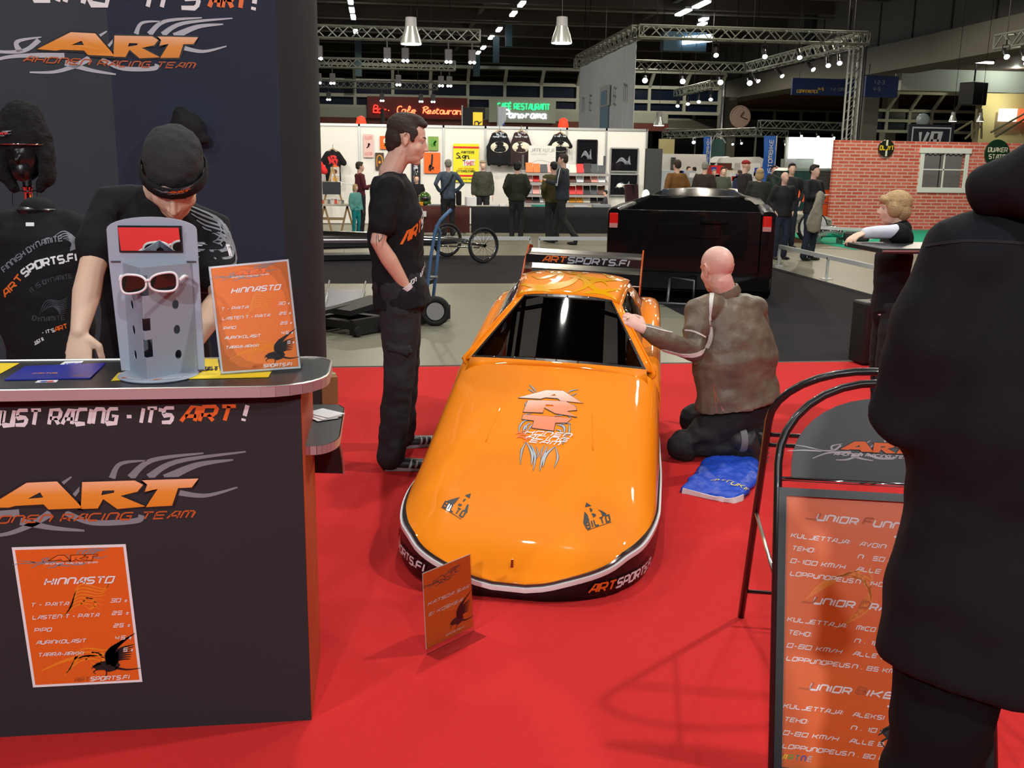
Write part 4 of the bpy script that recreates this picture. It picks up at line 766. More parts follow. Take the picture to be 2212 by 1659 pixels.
paint = M('orange_paint', (1., .27, .002), .55, coat=1., var=.02, vscale=400, spec=.15); paint2 = M('black_gloss', (.008, .007, .009), .3, coat=.25, spec=.3); stripe = M('white_stripe', (.85, .85, .85), .25, coat=.5); dchrome = M('dark_chrome_line', (.12, .1, .1), .1, .8)
car = thing('funny_car_body', 'orange junior funny car body with winged team emblem on its long hood', 'race car', CO+V((0, 0, -.012)), 0)
SS = [(.03+1.136*k/34)**2 for k in range(34)]+[1.36]
_o = [0.002, .008, .018, .035, .06, .09, .13, .18, .23, .28, .34, .4, .46, .52, .6, .7, .8, .9, 1., 1.1, 1.2, 1.3, 1.36]
def prof(s, rear=False):
    w_, c_, e_, t_ = hw(s), zc(s), ze(s), zs(s); e_ = max(e_, t_+.012)
    if rear: pts = [(.62, e_+.0), (.80, e_+.015), (.93, e_+.012), (.99, e_-.03), (1., e_-.1), (1., t_)]
    else: pts = [(0, c_), (.2, c_-.001), (.42, c_-.005*1), (.62, c_-(c_-e_)*.16), (.78, c_-(c_-e_)*.36), (.89, c_-(c_-e_)*.62), (.955, e_+.0), (.985, e_-(e_-t_)*.3), (.998, e_-(e_-t_)*.6), (1., t_)]
    return [(u*w_, z) for u, z in pts]
vs, fs = [], []; rows_ = []
for s in SS:
    p = prof(s); full = [(-u, z) for u, z in reversed(p[1:])]+p; rows_.append([C(s, u, z) for u, z in full])
mb = MB(); mb.loft(rows_, cap=False, close=False); mb.add(rows_[0], [tuple(range(len(rows_[0])))])
hood = mb.build('hood', paint, car, smooth='all'); q_ = hood.modifiers.new('sub', 'SUBSURF'); q_.levels = q_.render_levels = 2
# rear quarters left and right, narrow deck strips beside the cabin, then haunches
SR = [1.36, 1.5, 1.65, 1.8, 1.95, 2.1, 2.2, 2.3, 2.4, 2.5, 2.6, 2.7, 2.74]
for sg_, nm in ((-1, 'rear_quarter'), (1, 'rear_quarter')):
    rws = []
    for s in SR:
        p = prof(s, True)
        if s >= 2.74: p = [(u*.97, z-.03) for u, z in p]
        if s <= 1.4: p = [(u, z) for u, z in p]; p[0] = (.80*hw(s), ze(s)+.03); p[1] = (.87*hw(s), ze(s)+.02)
        rws.append([C(s, u*sg_, z) for u, z in p])
    mb = MB(); mb.loft(rws, cap=False, close=False); o = mb.build(nm, paint, car, smooth='all'); m_ = o.modifiers.new('s', 'SOLIDIFY'); m_.thickness = .012; m_.offset = -1; q_ = o.modifiers.new('sub', 'SUBSURF'); q_.levels = q_.render_levels = 1
# skirt, stripe and thin dark line
def band(name, za, zb, mat, out=0., s1=2.74, tuck=0.):
    ss = [s for s in SS if s <= s1]+[s for s in SR[1:] if s <= s1]
    L_ = [(s, -hw(s)) for s in reversed(ss)]+[(s, hw(s)) for s in ss]; rws = []
    for i, (s, l) in enumerate(L_):
        a_, b_ = L_[max(0, i-1)], L_[min(len(L_)-1, i+1)]; d = V((b_[0]-a_[0], b_[1]-a_[1], 0)).normalized(); n_ = V((-d.y, d.x, 0)); n_ = n_ if n_.x*-1 > 0 or abs(l) > .3 and n_.y*l > 0 else -n_
        n_ = V((-abs(n_.x) if s < 1 else 0, abs(n_.y)*(1 if l > 0 else -1), 0)).normalized()
        p0, p1 = C(s+n_.x*out, l+n_.y*out, zb(s)), C(s+n_.x*(out-tuck), l+n_.y*(out-tuck), za(s)); pm = C(s+n_.x*(out+.001), l+n_.y*(out+.001), (za(s)+zb(s))/2)
        pi_ = C(s+n_.x*(out-.02), l+n_.y*(out-.02), zb(s)-.001); rws.append([pi_, p0, pm, p1])
    return MB().loft(rws, cap=False, close=False).build(name, mat, car, smooth=True, angle=60), L_
sk, L_ = band('skirt', lambda s: -.004, lambda s: zs(s)-.001, paint2, .012, tuck=.005)
m_ = sk.modifiers.new('s', 'SOLIDIFY'); m_.thickness = .006
band('white_stripe', lambda s: zs(s)-.013, lambda s: zs(s)+.005, stripe, .015); band('dark_line', lambda s: zs(s)+.005, lambda s: zs(s)+.014, dchrome, .006)
# cabin: base points, roof points (s, l, z); windscreen and side openings left open between pillars
WBL, WTL, RRL = (1.37, .425, .592), (1.735, .222, .868), (2.17, .285, .935)
def ws_pt(u, v, lift=0.):
    """u -1..1 across, v 0..1 up the windscreen"""
    l = u*(WBL[1]+(WTL[1]-WBL[1])*v); s = WBL[0]+(WTL[0]-WBL[0])*v - (.07*(1-v)+.02*v)*(1-u*u); z = WBL[2]+(WTL[2]-WBL[2])*v + (.022*(1-v)+.012*v)*(1-u*u)
    return C(s-lift*.55, l, z+lift*.83)
def sheet(name, fn, u0, u1, v0, v1, nu, nv, mat, th=0., smooth='all'):
    vs = [fn(u0+(u1-u0)*i/nu, v0+(v1-v0)*j/nv) for j in range(nv+1) for i in range(nu+1)]
    o = MB().add(vs, [(j*(nu+1)+i, j*(nu+1)+i+1, (j+1)*(nu+1)+i+1, (j+1)*(nu+1)+i) for j in range(nv) for i in range(nu)]).build(name, mat, car, smooth=smooth)
    if th: m = o.modifiers.new('s', 'SOLIDIFY'); m.thickness = th; m.offset = 0
    return o
smoke = glass('smoked_glass', (.75, .72, .82), .16, .03)
wsc = sheet('windscreen', lambda u, v: ws_pt(u, v, .002), -1, 1, 0, 1, 12, 6, smoke)
# black edge of the windscreen with its rivets
mb = MB(); edge = [(-1+2*i/16, 0) for i in range(17)]+[(1, j/8) for j in range(1, 9)]+[(1-2*i/12, 1) for i in range(1, 13)]+[(-1, 1-j/8) for j in range(1, 9)]
for i in range(len(edge)-1):
    a_, b_ = edge[i], edge[i+1]; k = lambda q: (q[0]*(.955 if abs(q[0]) > .99 else 1)*1., min(max(q[1], .03), .965)); ia, ib = (a_[0]*.965, .03+.93*a_[1]), (b_[0]*.965, .03+.93*b_[1])
    mb.add([ws_pt(*a_, .004), ws_pt(*b_, .004), ws_pt(*ib, .004), ws_pt(*ia, .004)], [(0, 1, 2, 3)])
mb.build('windscreen_seal', blackmetal, wsc)
mb = MB(); pts = [(-.97+1.94*i/8, .015) for i in range(9)]+[(sg_*.975, j) for sg_ in (-1, 1) for j in (.2, .4, .6, .8)]+[(-.94+1.88*i/4, .975) for i in range(5)]
for u, v in pts: MB().ball(ws_pt(u, v, .006), .0045, 8).build('rivet', chrome, wsc, smooth='all')
# orange surround: A-pillars, scuttle and roof
def strip(name, A0, B0, mat, th=.014, n=10):
    vs = []; n = len(A0)
    o = MB().add(A0+B0, [(i, i+1, n+i+1, n+i) for i in range(n-1)]).build(name, mat, car, smooth='all'); m = o.modifiers.new('s', 'SOLIDIFY'); m.thickness = th; m.offset = -1; return o
for sg_ in (-1, 1):
    A0 = [ws_pt(sg_*1.0, j/6, .002) for j in range(7)]; B0 = [C(WBL[0]+.02+(WTL[0]-WBL[0]+.0)*j/6, sg_*(WBL[1]+.05+(WTL[1]+.042-WBL[1]-.05)*j/6), WBL[2]-.01+(WTL[2]-WBL[2])*j/6-.0) for j in range(7)]
    strip('pillar', A0, B0, paint)
A0 = [ws_pt(-1+2*i/12, 0, .002) for i in range(13)]; B0 = [C(1.34-.02*(1-u*u)*0-.05, u*.44, zc(1.29)-.004-(zc(1.29)-ze(1.29))*abs(u)**3*.6) for u in [-1+2*i/12 for i in range(13)]]
strip('scuttle', A0, B0, paint, .003)
def roof_pt(u, v):
    l = u*(WTL[1]+(RRL[1]-WTL[1])*v+.042*(1-v)+.01*v); s = WTL[0]+(RRL[0]-WTL[0])*v-.02*(1-u*u)*(1-v); z = WTL[2]+(RRL[2]-WTL[2])*v+(.012)*(1-u*u)+.02*sin(pi*v)-.018*abs(u)**6
    return C(s, l, z)
roof = sheet('roof', roof_pt, -1, 1, 0, 1, 14, 8, paint, .014); WM[roof.name] = WM[car.name]
# roof side band, side panels and windows
def side_pt(sg_, s, v):
    """side of the cabin at station s, v 0 belt .. 1 roof edge"""
    ts = min(1, max(0, (s-WTL[0])/(RRL[0]-WTL[0]))); tl = (WTL[1]+.042+(RRL[1]-.032-WTL[1])*ts, WTL[2]+(RRL[2]-WTL[2])*ts-.018+.02*sin(pi*ts))
    bl = (.80*hw(s), ze(s)+.002)
    if s < WTL[0]: q = (s-WBL[0])/(WTL[0]-WBL[0]); q = max(0, q); tl = (WBL[1]+.05+(WTL[1]-.008-WBL[1])*q, WBL[2]-.01+(WTL[2]-WBL[2])*q)
    if s > RRL[0]: q = (s-RRL[0])/.42; tl = (RRL[1]+.01+.0*q, RRL[2]-.018-.17*q)
    b = bl[0]+(tl[0]-bl[0])*v + .025*sin(pi*v); z = bl[1]+(tl[1]-bl[1])*v; return C(s, b*sg_, z)
for sg_ in (-1, 1):
    wn = 'side_window'
    def loft_side(name, s0, s1, v0, v1, mat, n=10, th=.01, f0=None):
        A0 = [side_pt(sg_, s0+(s1-s0)*i/n, v0 if f0 is None else f0(i/n)[0]) for i in range(n+1)]; M0 = [side_pt(sg_, s0+(s1-s0)*i/n, ((v0+v1)/2) if f0 is None else sum(f0(i/n))/2) for i in range(n+1)]; B0 = [side_pt(sg_, s0+(s1-s0)*i/n, v1 if f0 is None else f0(i/n)[1]) for i in range(n+1)]; m = n+1
        o = MB().add(A0+M0+B0, [(i, i+1, m+i+1, m+i) for i in range(n)]+[(m+i, m+i+1, 2*m+i+1, 2*m+i) for i in range(n)]).build(name, mat, car, smooth='all')
        if th: q = o.modifiers.new('s', 'SOLIDIFY'); q.thickness = th; q.offset = -1
        return o
    if sg_ > 0:
        loft_side('side_window', 1.46, 1.98, .1, .93, smoke, th=0); loft_side('window_sill', 1.38, 2.0, 0, .1, paint); loft_side('roof_rail', 1.38, 2.0, .93, 1, paint)
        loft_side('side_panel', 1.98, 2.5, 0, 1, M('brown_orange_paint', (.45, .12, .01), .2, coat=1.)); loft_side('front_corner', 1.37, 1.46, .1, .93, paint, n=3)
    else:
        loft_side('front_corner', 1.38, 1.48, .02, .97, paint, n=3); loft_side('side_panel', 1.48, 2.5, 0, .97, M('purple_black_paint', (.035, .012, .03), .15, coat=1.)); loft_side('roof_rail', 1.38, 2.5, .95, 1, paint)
        a = Art()
        for i, (x, y, r_) in enumerate(((1.55, .35, .1), (1.68, .5, .14), (1.85, .6, .16), (2.0, .6, .12))):
            a.stroke([(x-.1, y-.25), (x-.02, y-.05), (x+.12, y+.12), (x+.2, y+.34)], .012, 'cream', .006, mid=.09-.01*i); a.layer += 0
            a.stroke([(x-.04, y-.2), (x+.1, y), (x+.14, y+.28)], .006, 'black', .003, mid=.012)
        a.place(lambda u, v, w_: side_pt(-1, u, v*.8+.08)+(-LT*.55+UPc*.8)*(w_+.003), car, 'side_graphics', .0008)
mb = MB(); mb.add([C(2.17, -.27, .915), C(2.17, .27, .915), C(2.5, .29, .77), C(2.5, -.29, .77)], [(0, 1, 2, 3)]); mb.build('rear_window', smoke, car)
sheet('rear_deck', lambda u, v: C(2.5+.24*v, u*.31, .775+.01*v), -1, 1, 0, 1, 6, 3, paint, .01)
# dark tub inside
it = M('cockpit_black', (.012, .011, .014), .8); mb = MB()
mb.add([C(1.3, -.36, .52), C(1.3, .36, .52), C(2.1, .38, .42), C(2.1, -.38, .42)], [(0, 1, 2, 3)]); mb.build('dash_panel', it, car)
mb = MB(); mb.add([C(1.78, -.17, .4), C(1.78, .2, .4), C(1.95, .18, .83), C(1.95, -.15, .83)], [(0, 1, 2, 3)]); mb.build('seat_back', it, car)
mb = MB(); mb.tube([C(1.7, -.3, .42), C(1.75, -.27, .78), C(1.8, 0, .84), C(1.75, .27, .78), C(1.7, .3, .42)], .014, 8); mb.tube([C(2.05, -.3, .42), C(2.08, -.27, .8), C(2.1, 0, .88), C(2.08, .27, .8), C(2.05, .3, .42)], .014, 8); mb.build('roll_cage', blackmetal, car, smooth=True)
for sg_ in (-1, 1): MB().tube([C(1.55, sg_*.31+.04*cos(q), .5+.05*sin(q)) for q in [2*pi*k/20 for k in range(20)]], .02, 8, closed=True).build('wheel_arch_tub', it, car, smooth='all')
# roof tribal artwork
M('paint_yellow', (.90, .42, .0), .2, coat=1.)
a = Art(); a.layer = 1
RS = [([(-.95, .75), (-.6, .95), (-.35, .7), (-.6, .45), (-.8, .6)], .05, .12), ([(-.95, .3), (-.5, .15), (0, .35), (.1, .8)], .04, .2), ([(-.1, .95), (.2, .6), (.6, .55), (.95, .8)], .03, .16), ([(.95, .35), (.6, .15), (.35, .35), (.55, .5), (.7, .35)], .04, .13), ([(-.7, .05), (-.3, .35), (-.25, .75), (-.45, .98)], .03, .13), ([(.1, .05), (.3, .25), (.2, .5), (-.1, .55)], .02, .12), ([(.5, .98), (.7, .75), (.95, .7)], .03, .14), ([(-.95, .05), (-.6, .1), (-.3, .02)], .03, .12), ([(.3, .05), (.6, .12), (.95, .02)], .03, .12), ([(-.3, .98), (-.05, .75), (.25, .85)], .02, .1)]
for pts, w0, wm in RS: a.stroke(pts, w0, 'paint_yellow', .02, mid=wm)
a.place(lambda u, v, w_: roof_pt(max(-.97, min(.97, u)), max(.02, min(.98, v)))+UPc*(w_+.0085), roof, 'roof_tribal_print', .0006)
# rear wing: two end plates and three cross members
for l in (-.33, .345):
    sgn = -1 if l < 0 else 1; MB().prism([(2.36, .78), (2.78, .78), (2.82, 1.03), (2.66, 1.05), (2.50, .97), (2.4, .88)], lambda u, v, w_: C(u, l+w_*sgn, v), .008).build('wing_end_plate', M('end_plate_orange', (.55, .09, .01), .25, coat=.8), car)
wb = [(2.52, .985), (2.58, 1.0), (2.66, 1.005), (2.74, 1.02), (2.74, 1.012), (2.66, .992), (2.58, .985)]
MB().loft([[C(s, l, z) for s, z in wb] for l in (-.33, .345)]).build('wing_blade', paint2, car); wblade = KIDS[car.name][-1]
MB().loft([[C(s, l, z) for s, z in ((2.53, .915), (2.62, .925), (2.68, .94), (2.62, .905))] for l in (-.33, .345)]).build('lower_wing_blade', M('blade_grey', (.25, .26, .25), .25, .8), car)
MB().tube([C(2.42, -.33, .855), C(2.42, .345, .86)], .004, 6).build('wing_wire', steel, car)
a = Art(); sports_word(a, 0, 0, .032, .50, 'orange', 'lgrey', .2, th=.26); a.place(lambda u, v, w_: C(2.515-.004-w_, -.23+u, 0)+UPc*(.965+v*1.0)-AX*(.0), wblade, 'wing_lettering', .002)
MB().loft([[C(s, l, z) for s, z in ((2.512, .955), (2.512, 1.003), (2.52, 1.003), (2.52, .955))] for l in (-.33, .345)]).build('wing_lip', paint2, car)
# hood decals
dgx = bpy.context.evaluated_depsgraph_get(); hm = hood.evaluated_get(dgx).to_mesh(); mw_ = WM[hood.name]
hb = BVHTree.FromPolygons([mw_ @ v.co for v in hm.vertices], [tuple(p.vertices) for p in hm.polygons])
def hd(u, v, w_=0.):
    """u across, v = distance from the nose"""
    o_ = C(v, u, 1.2); h_ = hb.ray_cast(o_, -UPc); q = h_[0] if h_[0] is not None else C(v, u, zc(v)); return q+UPc*(w_+.0012)
def hproj(px, py):
    d = ray(px, py); h_ = hb.ray_cast(CP, d.normalized())[0]; r_ = h_-CO; return r_.dot(LT), r_.dot(AX)
def Q1(x, y): return hproj(870+x/3.19, 780+y/3.19)
a = Art(); K = .0011
for pts, m_ in (([(918, 215), (900, 190), (872, 165)], 10), ([(905, 222), (885, 205), (860, 195)], 9), ([(1140, 222), (1165, 205), (1210, 198)], 10), ([(1165, 240), (1180, 232), (1200, 225)], 7), ([(830, 400), (835, 375), (890, 362)], 8), ([(1045, 382), (1130, 375), (1160, 402)], 9), ([(803, 500), (805, 455), (840, 415), (900, 412)], 12), ([(830, 500), (842, 455), (885, 430)], 16), ([(866, 480), (880, 455), (900, 440)], 10), ([(1148, 435), (1148, 480), (1140, 520)], 12), ([(1060, 442), (1110, 455), (1112, 510)], 18), ([(1055, 475), (1085, 482), (1090, 500)], 12),
                ([(850, 562), (820, 620), (810, 715)], 12), ([(852, 562), (892, 640), (886, 722)], 20), ([(880, 575), (912, 655), (898, 760)], 14), ([(918, 590), (934, 640), (922, 675)], 7), ([(1050, 592), (1068, 665), (1042, 740)], 12), ([(1048, 592), (985, 650), (966, 735)], 20), ([(1000, 585), (962, 680), (943, 762)], 14), ([(975, 580), (957, 620), (948, 675)], 7), ([(1130, 505), (1110, 545), (1103, 580)], 8), ([(870, 420), (850, 470), (870, 500)], 7), ([(1080, 440), (1140, 430), (1160, 440)], 7), ([(1150, 330), (1175, 310), (1178, 300)], 9), ([(855, 330), (845, 300), (852, 285)], 7)):
    q = [Q1(*p) for p in pts]; a.layer = 1; a.stroke(q, 6*K*.5, 'black', 4*K*.5, mid=(m_+6)*K*.62); a.layer = 2; a.stroke(q, 2*K*.5, 'lgrey', K*.5, mid=m_*K*.55)
LET = [([(795, 257), (990, 205), (1105, 210), (1240, 295), (1085, 278), (1070, 262), (985, 255), (950, 265)], [[(1018, 244), (1045, 232), (1058, 245)]]),
       ([(862, 275), (1120, 282), (1190, 318), (1198, 342), (1130, 350), (1200, 390), (1050, 365), (975, 325), (965, 360), (830, 355)], [[(985, 305), (985, 320), (1040, 318), (1035, 308)]]),
       ([(830, 375), (1165, 400), (1130, 430), (1050, 430), (1040, 485), (890, 465), (905, 415), (820, 405)], [])]
a.layer = 3
for o, h in LET: a.stroke([Q1(*q) for q in o]+[Q1(*o[0])], .006, 'black', smooth=False)
def line_txt(a, tx, x0, y0, x1, y1, up, key, Q=None, th=.24, slant=.3, w=.8):
    b_ = Art(); b_.text(tx, 0, 0, 1, key, fit=math.hypot(x1-x0, y1-y0)/math.hypot(*up), th=th, slant=slant, w=w); L_ = math.hypot(x1-x0, y1-y0); dx, dy = (x1-x0)/L_, (y1-y0)/L_; k = math.hypot(*up)
    for vs_, fs_, ky, ly in b_.p: a.p.append(([(Q or Q1)(x0+dx*x*k+up[0]*y, y0+dy*x*k+up[1]*y) for x, y in vs_], fs_, ky, a.layer))
a.layer = 6
for c_, r_, x0, y0, x1, y1 in (('A', 'HONEN', 785, 503, 1150, 530), ('R', 'ACING', 790, 532, 1125, 562), ('T', 'EAM', 815, 560, 1070, 586)):
    line_txt(a, c_, x0-6, y0+4, x0+48, y0+8, (4, -26), 'orange'); line_txt(a, r_, x0+56, y0+3, x1, y1, (4, -24), 'white')
a.place(hd, hood, 'hood_emblem', .0005, sub=.03); a = Art(); a.layer = 5
for o, h in LET: a.poly([Q1(*q) for q in o], 'art_letters_hood', [[Q1(*q) for q in l] for l in h])
a.place(hd, hood, 'emblem_letters', .0005, sub=.03)
for ox, polys, tx in ((1180, [[(530, 222), (600, 265), (515, 282)], [(508, 342), (548, 385), (572, 462), (545, 500), (515, 530), (530, 575), (490, 492)], [(572, 290), (610, 310), (612, 335), (585, 350)], [(600, 362), (655, 375), (660, 400), (625, 422)], [(680, 312), (745, 335), (800, 372), (790, 392), (745, 408), (728, 350)]], ((540, 572, 850, 465), (-22, -78), ((545, 592), (865, 482)))),
                      (870, [[(825, 128), (903, 100), (890, 168)], [(560, 222), (600, 195), (757, 148), (690, 235), (655, 262), (590, 218)], [(815, 175), (842, 178), (820, 205), (790, 208)], [(745, 232), (790, 250), (770, 272), (730, 262)], [(850, 252), (876, 245), (856, 362), (815, 335)]], ((528, 275, 795, 418), (42, -70), ((512, 284), (775, 444))))):
    Q = lambda x, y: hproj(ox+x/6.143, 1050+y/6.143); a = Art()
    for p in polys: a.poly([Q(*q) for q in p], 'black')
    line_txt(a, 'BILTO', *tx[0], tx[1], 'black', Q, .22, .0, .45); a.stroke([Q(*q) for q in tx[2]], .003, 'black', smooth=False); a.place(hd, hood, 'printed_triangle_logo', .0004, sub=.03)
mb = MB()
for u in (-.23, .23): mb.tube([hd(u*(1-.1*i/6), .75+.22*i/6, -.003) for i in range(7)], .0045, 6)
mb.build('hood_crease', paint, car, smooth='all')
nb = C(.02, .005, .118); MB().cyl(nb-UPc*.01, nb+UPc*.02, .006, .004, 10).build('nose_pin', M('copper_pin', (.35, .1, .05), .3, .8), car, smooth=True)
# lettering along the black skirt
def skirt_fn(l0, sgn):
    tab = [(s, hw(s)) for s in [k*.01 for k in range(3, 80)]]; arc = [0]
    for (a0, b0), (a1, b1) in zip(tab, tab[1:]): arc.append(arc[-1]+math.hypot(a1-a0, b1-b0))
    def f(u, v, w_=0.):
        t_ = l0+u*sgn; i = min(range(len(arc)), key=lambda k: abs(arc[k]-t_)); i = min(max(i, 1), len(tab)-2); k = (t_-arc[i])/(arc[i+1]-arc[i]) if t_ >= arc[i] else (t_-arc[i])/(arc[i]-arc[i-1]); s, l = tab[i][0]+(tab[i+1][0]-tab[i][0])*k, tab[i][1]+(tab[i+1][1]-tab[i][1])*k
        d = V((tab[i+1][0]-tab[i-1][0], tab[i+1][1]-tab[i-1][1], 0)).normalized(); o_ = .0215+w_; zz = .02+v; tk = .005*(1-zz/max(.05, zs(s)))
        return C(s-d.y*(o_-tk), sgn_l*(l+d.x*(o_-tk)), zz)
    return f
sgn_l = 1; a = Art(); sports_word(a, 0, .014, .031, .38, 'orange', 'white', .3, th=.24); a.place(skirt_fn(.05, 1), sk, 'skirt_lettering', .001)
sgn_l = -1; a = Art(); sports_word(a, 0, .018, .031, .40, 'orange', 'white', .3, th=.24); a.place(skirt_fn(.50, -1), sk, 'skirt_lettering', .001)
# acrylic notice in front of the nose
p0, p1 = SZ(921, 1416, 0), SZ(1022, 1366, 0); t = thing('notice_stand', 'small clear acrylic notice stand on the red carpet before the car nose', 'sign holder', (p0+p1)/2)
d = (p1-p0); W = d.length; d.normalize(); n_ = V((d.y, -d.x, 0)); H = .255; fn = lambda u, v, w_=0.: V((p0.x, p0.y, .022))+d*u+V((0, 0, v))+n_*w_-n_*v*.06
MB().prism([(0, 0), (W, 0), (W, H), (0, H)], lambda u, v, w_: fn(u, v, -.0008-w_), .0008).build('sheet', paper, t); a = Art(); a.rect(.001, .001, W-.001, H-.001, 'poster_orange', 2, 2); a.layer = 2; curls(a, W*.3, H*.3, W*.5, 'curl_ink', 4); a.layer = 3
logo_back(a, W*.25, H*.82, W*.55, 'dgrey', None or 'dorange', 'dgrey', None); eagle(a, W*.5, H*.1, W*.48, 'black'); a.layer = 4; logo_letters(a, W*.25, H*.82, W*.55, 'poster_orange'); a.text('KATSOA SAA', W*.07, H*.56, H*.035, 'white', slant=.3, fit=W*.85, th=.2); a.text('EI KOSKEA !', W*.07, H*.42, H*.035, 'white', slant=.3, fit=W*.78, th=.2); a.text('SPORTS.FI', W*.4, H*.05, H*.02, 'white', slant=.3, fit=W*.4)
a.place(fn, t, 'print', .0003); MB().prism([(-.002, -.018), (W+.002, -.018), (W+.002, H+.002), (-.002, H+.002)], lambda u, v, w_: fn(u, v, .0015+w_), .002).build('acrylic_sheet', acr, t); MB().prism([(-.002, 0), (W+.002, 0), (W+.002, .06), (-.002, .06)], lambda u, v, w_: V((p0.x, p0.y, .0045+w_))+d*u+n_*(v), .002).build('acrylic_foot', acr, t)
# ================================================================ people
skinA = M('skin_fair', (.74, .45, .34), .5, var=.06, vscale=25); skinB = M('skin_pale', (.78, .52, .38), .5, var=.05, vscale=25); skinC = M('skin_ruddy', (.78, .46, .38), .45, var=.1, vscale=20)
hair_br = M('hair_dark_brown', (.036, .023, .016), .7, bump=.5, bscale=150); hair_bl = M('hair_blonde', (.45, .30, .14), .6, var=.35, vscale=40, bump=.5, bscale=120); hair_bk = M('hair_black', (.008, .007, .007), .6, bump=.4, bscale=150); hair_gr = M('hair_grey', (.25, .24, .2), .7, bump=.5, bscale=120)
tee = M('black_cotton', (.009, .009, .011), .85, bump=.12, bscale=250, spec=.3); denim = M('dark_denim', (.018, .024, .045), .85, var=.2, vscale=20); darkpants = M('dark_trousers', (.015, .015, .017), .85); shoe_bk = M('black_shoe', (.012, .012, .012), .5)
def head_geo(mb, c, f, u, k=1., ears=True, n=14):
    f = V(f).normalized(); u = V(u); u = (u-f*u.dot(f)).normalized(); r = f.cross(u); m = MX((r, f, u)).transposed(); P_ = lambda x, y, z: V(c)+(r*x+f*y+u*z)*k
    def e(x, y, z, a, b, d): mb.ball(P_(x, y, z), (a*k, b*k, d*k), n, m)
    e(0, -.012, .03, .075, .096, .086); e(0, .018, -.03, .062, .076, .075); e(0, .03, -.075, .047, .055, .038); e(0, .062, -.098, .022, .024, .018)
    mb.chain([P_(0, .080, .02), P_(0, .096, -.008), P_(0, .107, -.028)], [.0075*k, .0085*k, .0105*k], 12); e(-.011, .094, -.032, .0085, .011, .0075); e(.011, .094, -.032, .0085, .011, .0075)
    mb.chain([P_(-.044, .062, .02), P_(-.02, .078, .026), P_(.02, .078, .026), P_(.044, .062, .02)], [.010*k, .0105*k, .0105*k, .010*k], 10)
    e(0, .086, -.057, .021, .0115, .006); e(0, .084, -.068, .019, .012, .007); e(-.038, .05, -.03, .024, .024, .026); e(.038, .05, -.03, .024, .024, .026)
    for s_ in (-1, 1): e(s_*.031, .068, .0125, .016, .012, .0065); e(s_*.031, .067, -.0085, .015, .011, .006)
    if ears:
        for s_ in (-1, 1): e(s_*.077, -.010, -.006, .006, .014, .027); mb.chain([P_(s_*.078, .004, .012), P_(s_*.084, -.004, .028), P_(s_*.089, -.02, .03), P_(s_*.09, -.031, .014), P_(s_*.087, -.024, -.008), P_(s_*.08, -.01, -.03)], [.0045*k, .0055*k, .006*k, .006*k, .0055*k, .008*k], 8)
    return P_, m
def hand_geo(mb, wr, d, pn, th, k=1., curl=.5, tcurl=.4, spread=.25):
    """wr wrist, d towards fingers, pn the way the palm faces, th towards the thumb side"""
    d = V(d).normalized(); pn = V(pn); pn = (pn-d*pn.dot(d)).normalized(); th_ = pn.cross(d); th_ = th_ if th_.dot(V(th)) > 0 else -th_; wr = V(wr)
    mb.chain([wr-d*.01*k, wr+d*.03*k, wr+d*.062*k, wr+d*.088*k], [(.024*k, .018*k), (.034*k, .016*k), (.040*k, .014*k), (.038*k, .011*k)], 12, th_)
    for i, (o, L) in enumerate(((.030, .072), (.0105, .080), (-.0095, .074), (-.029, .060))):
        p = wr+d*(.088-.004*abs(i-1.2))*k+th_*o*k; dd = (d+th_*(1.2-i)*spread*.18).normalized(); c = curl*(1+.12*i); pts = [p]; a = c*.6
        for j, (sg, r_) in enumerate(((.44, 0), (.31, 0), (.25, 0))):
            pts.append(pts[-1]+(dd*cos(a)+pn*sin(a))*L*sg*k); a += c
        mb.chain(pts, [.0098*k, .0092*k, .0082*k, .007*k], 9)
    b = wr+d*.022*k+th_*.026*k; t1 = (d*.6+th_*.8+pn*.25).normalized(); t2 = (d*.85+th_*(.5-tcurl)+pn*tcurl).normalized()
    mb.chain([b, b+t1*.036*k, b+t1*.036*k+t2*.034*k, b+t1*.036*k+(t2+pn*tcurl*.5).normalized()*.058*k], [.0145*k, .0125*k, .0105*k, .008*k], 9)
BASE = dict(pelvis=(0, 0, .94), waist=(0, 0, 1.06), chest=(0, 0, 1.28), neck=(0, -.015, 1.475), head=(0, .01, 1.635), hf=(0, 1, 0), hu=(0, 0, 1), side=(1, 0, 0),
            shR=(.185, -.01, 1.425), elR=(.245, -.02, 1.14), wrR=(.25, .05, .89), shL=(-.185, -.01, 1.425), elL=(-.245, -.02, 1.14), wrL=(-.25, .05, .89),
            hipR=(.09, 0, .93), knR=(.1, .02, .5), anR=(.105, -.03, .085), toeR=(.13, .15, .03), hipL=(-.09, 0, .93), knL=(-.1, .02, .5), anL=(-.105, -.03, .085), toeL=(-.13, .15, .03))
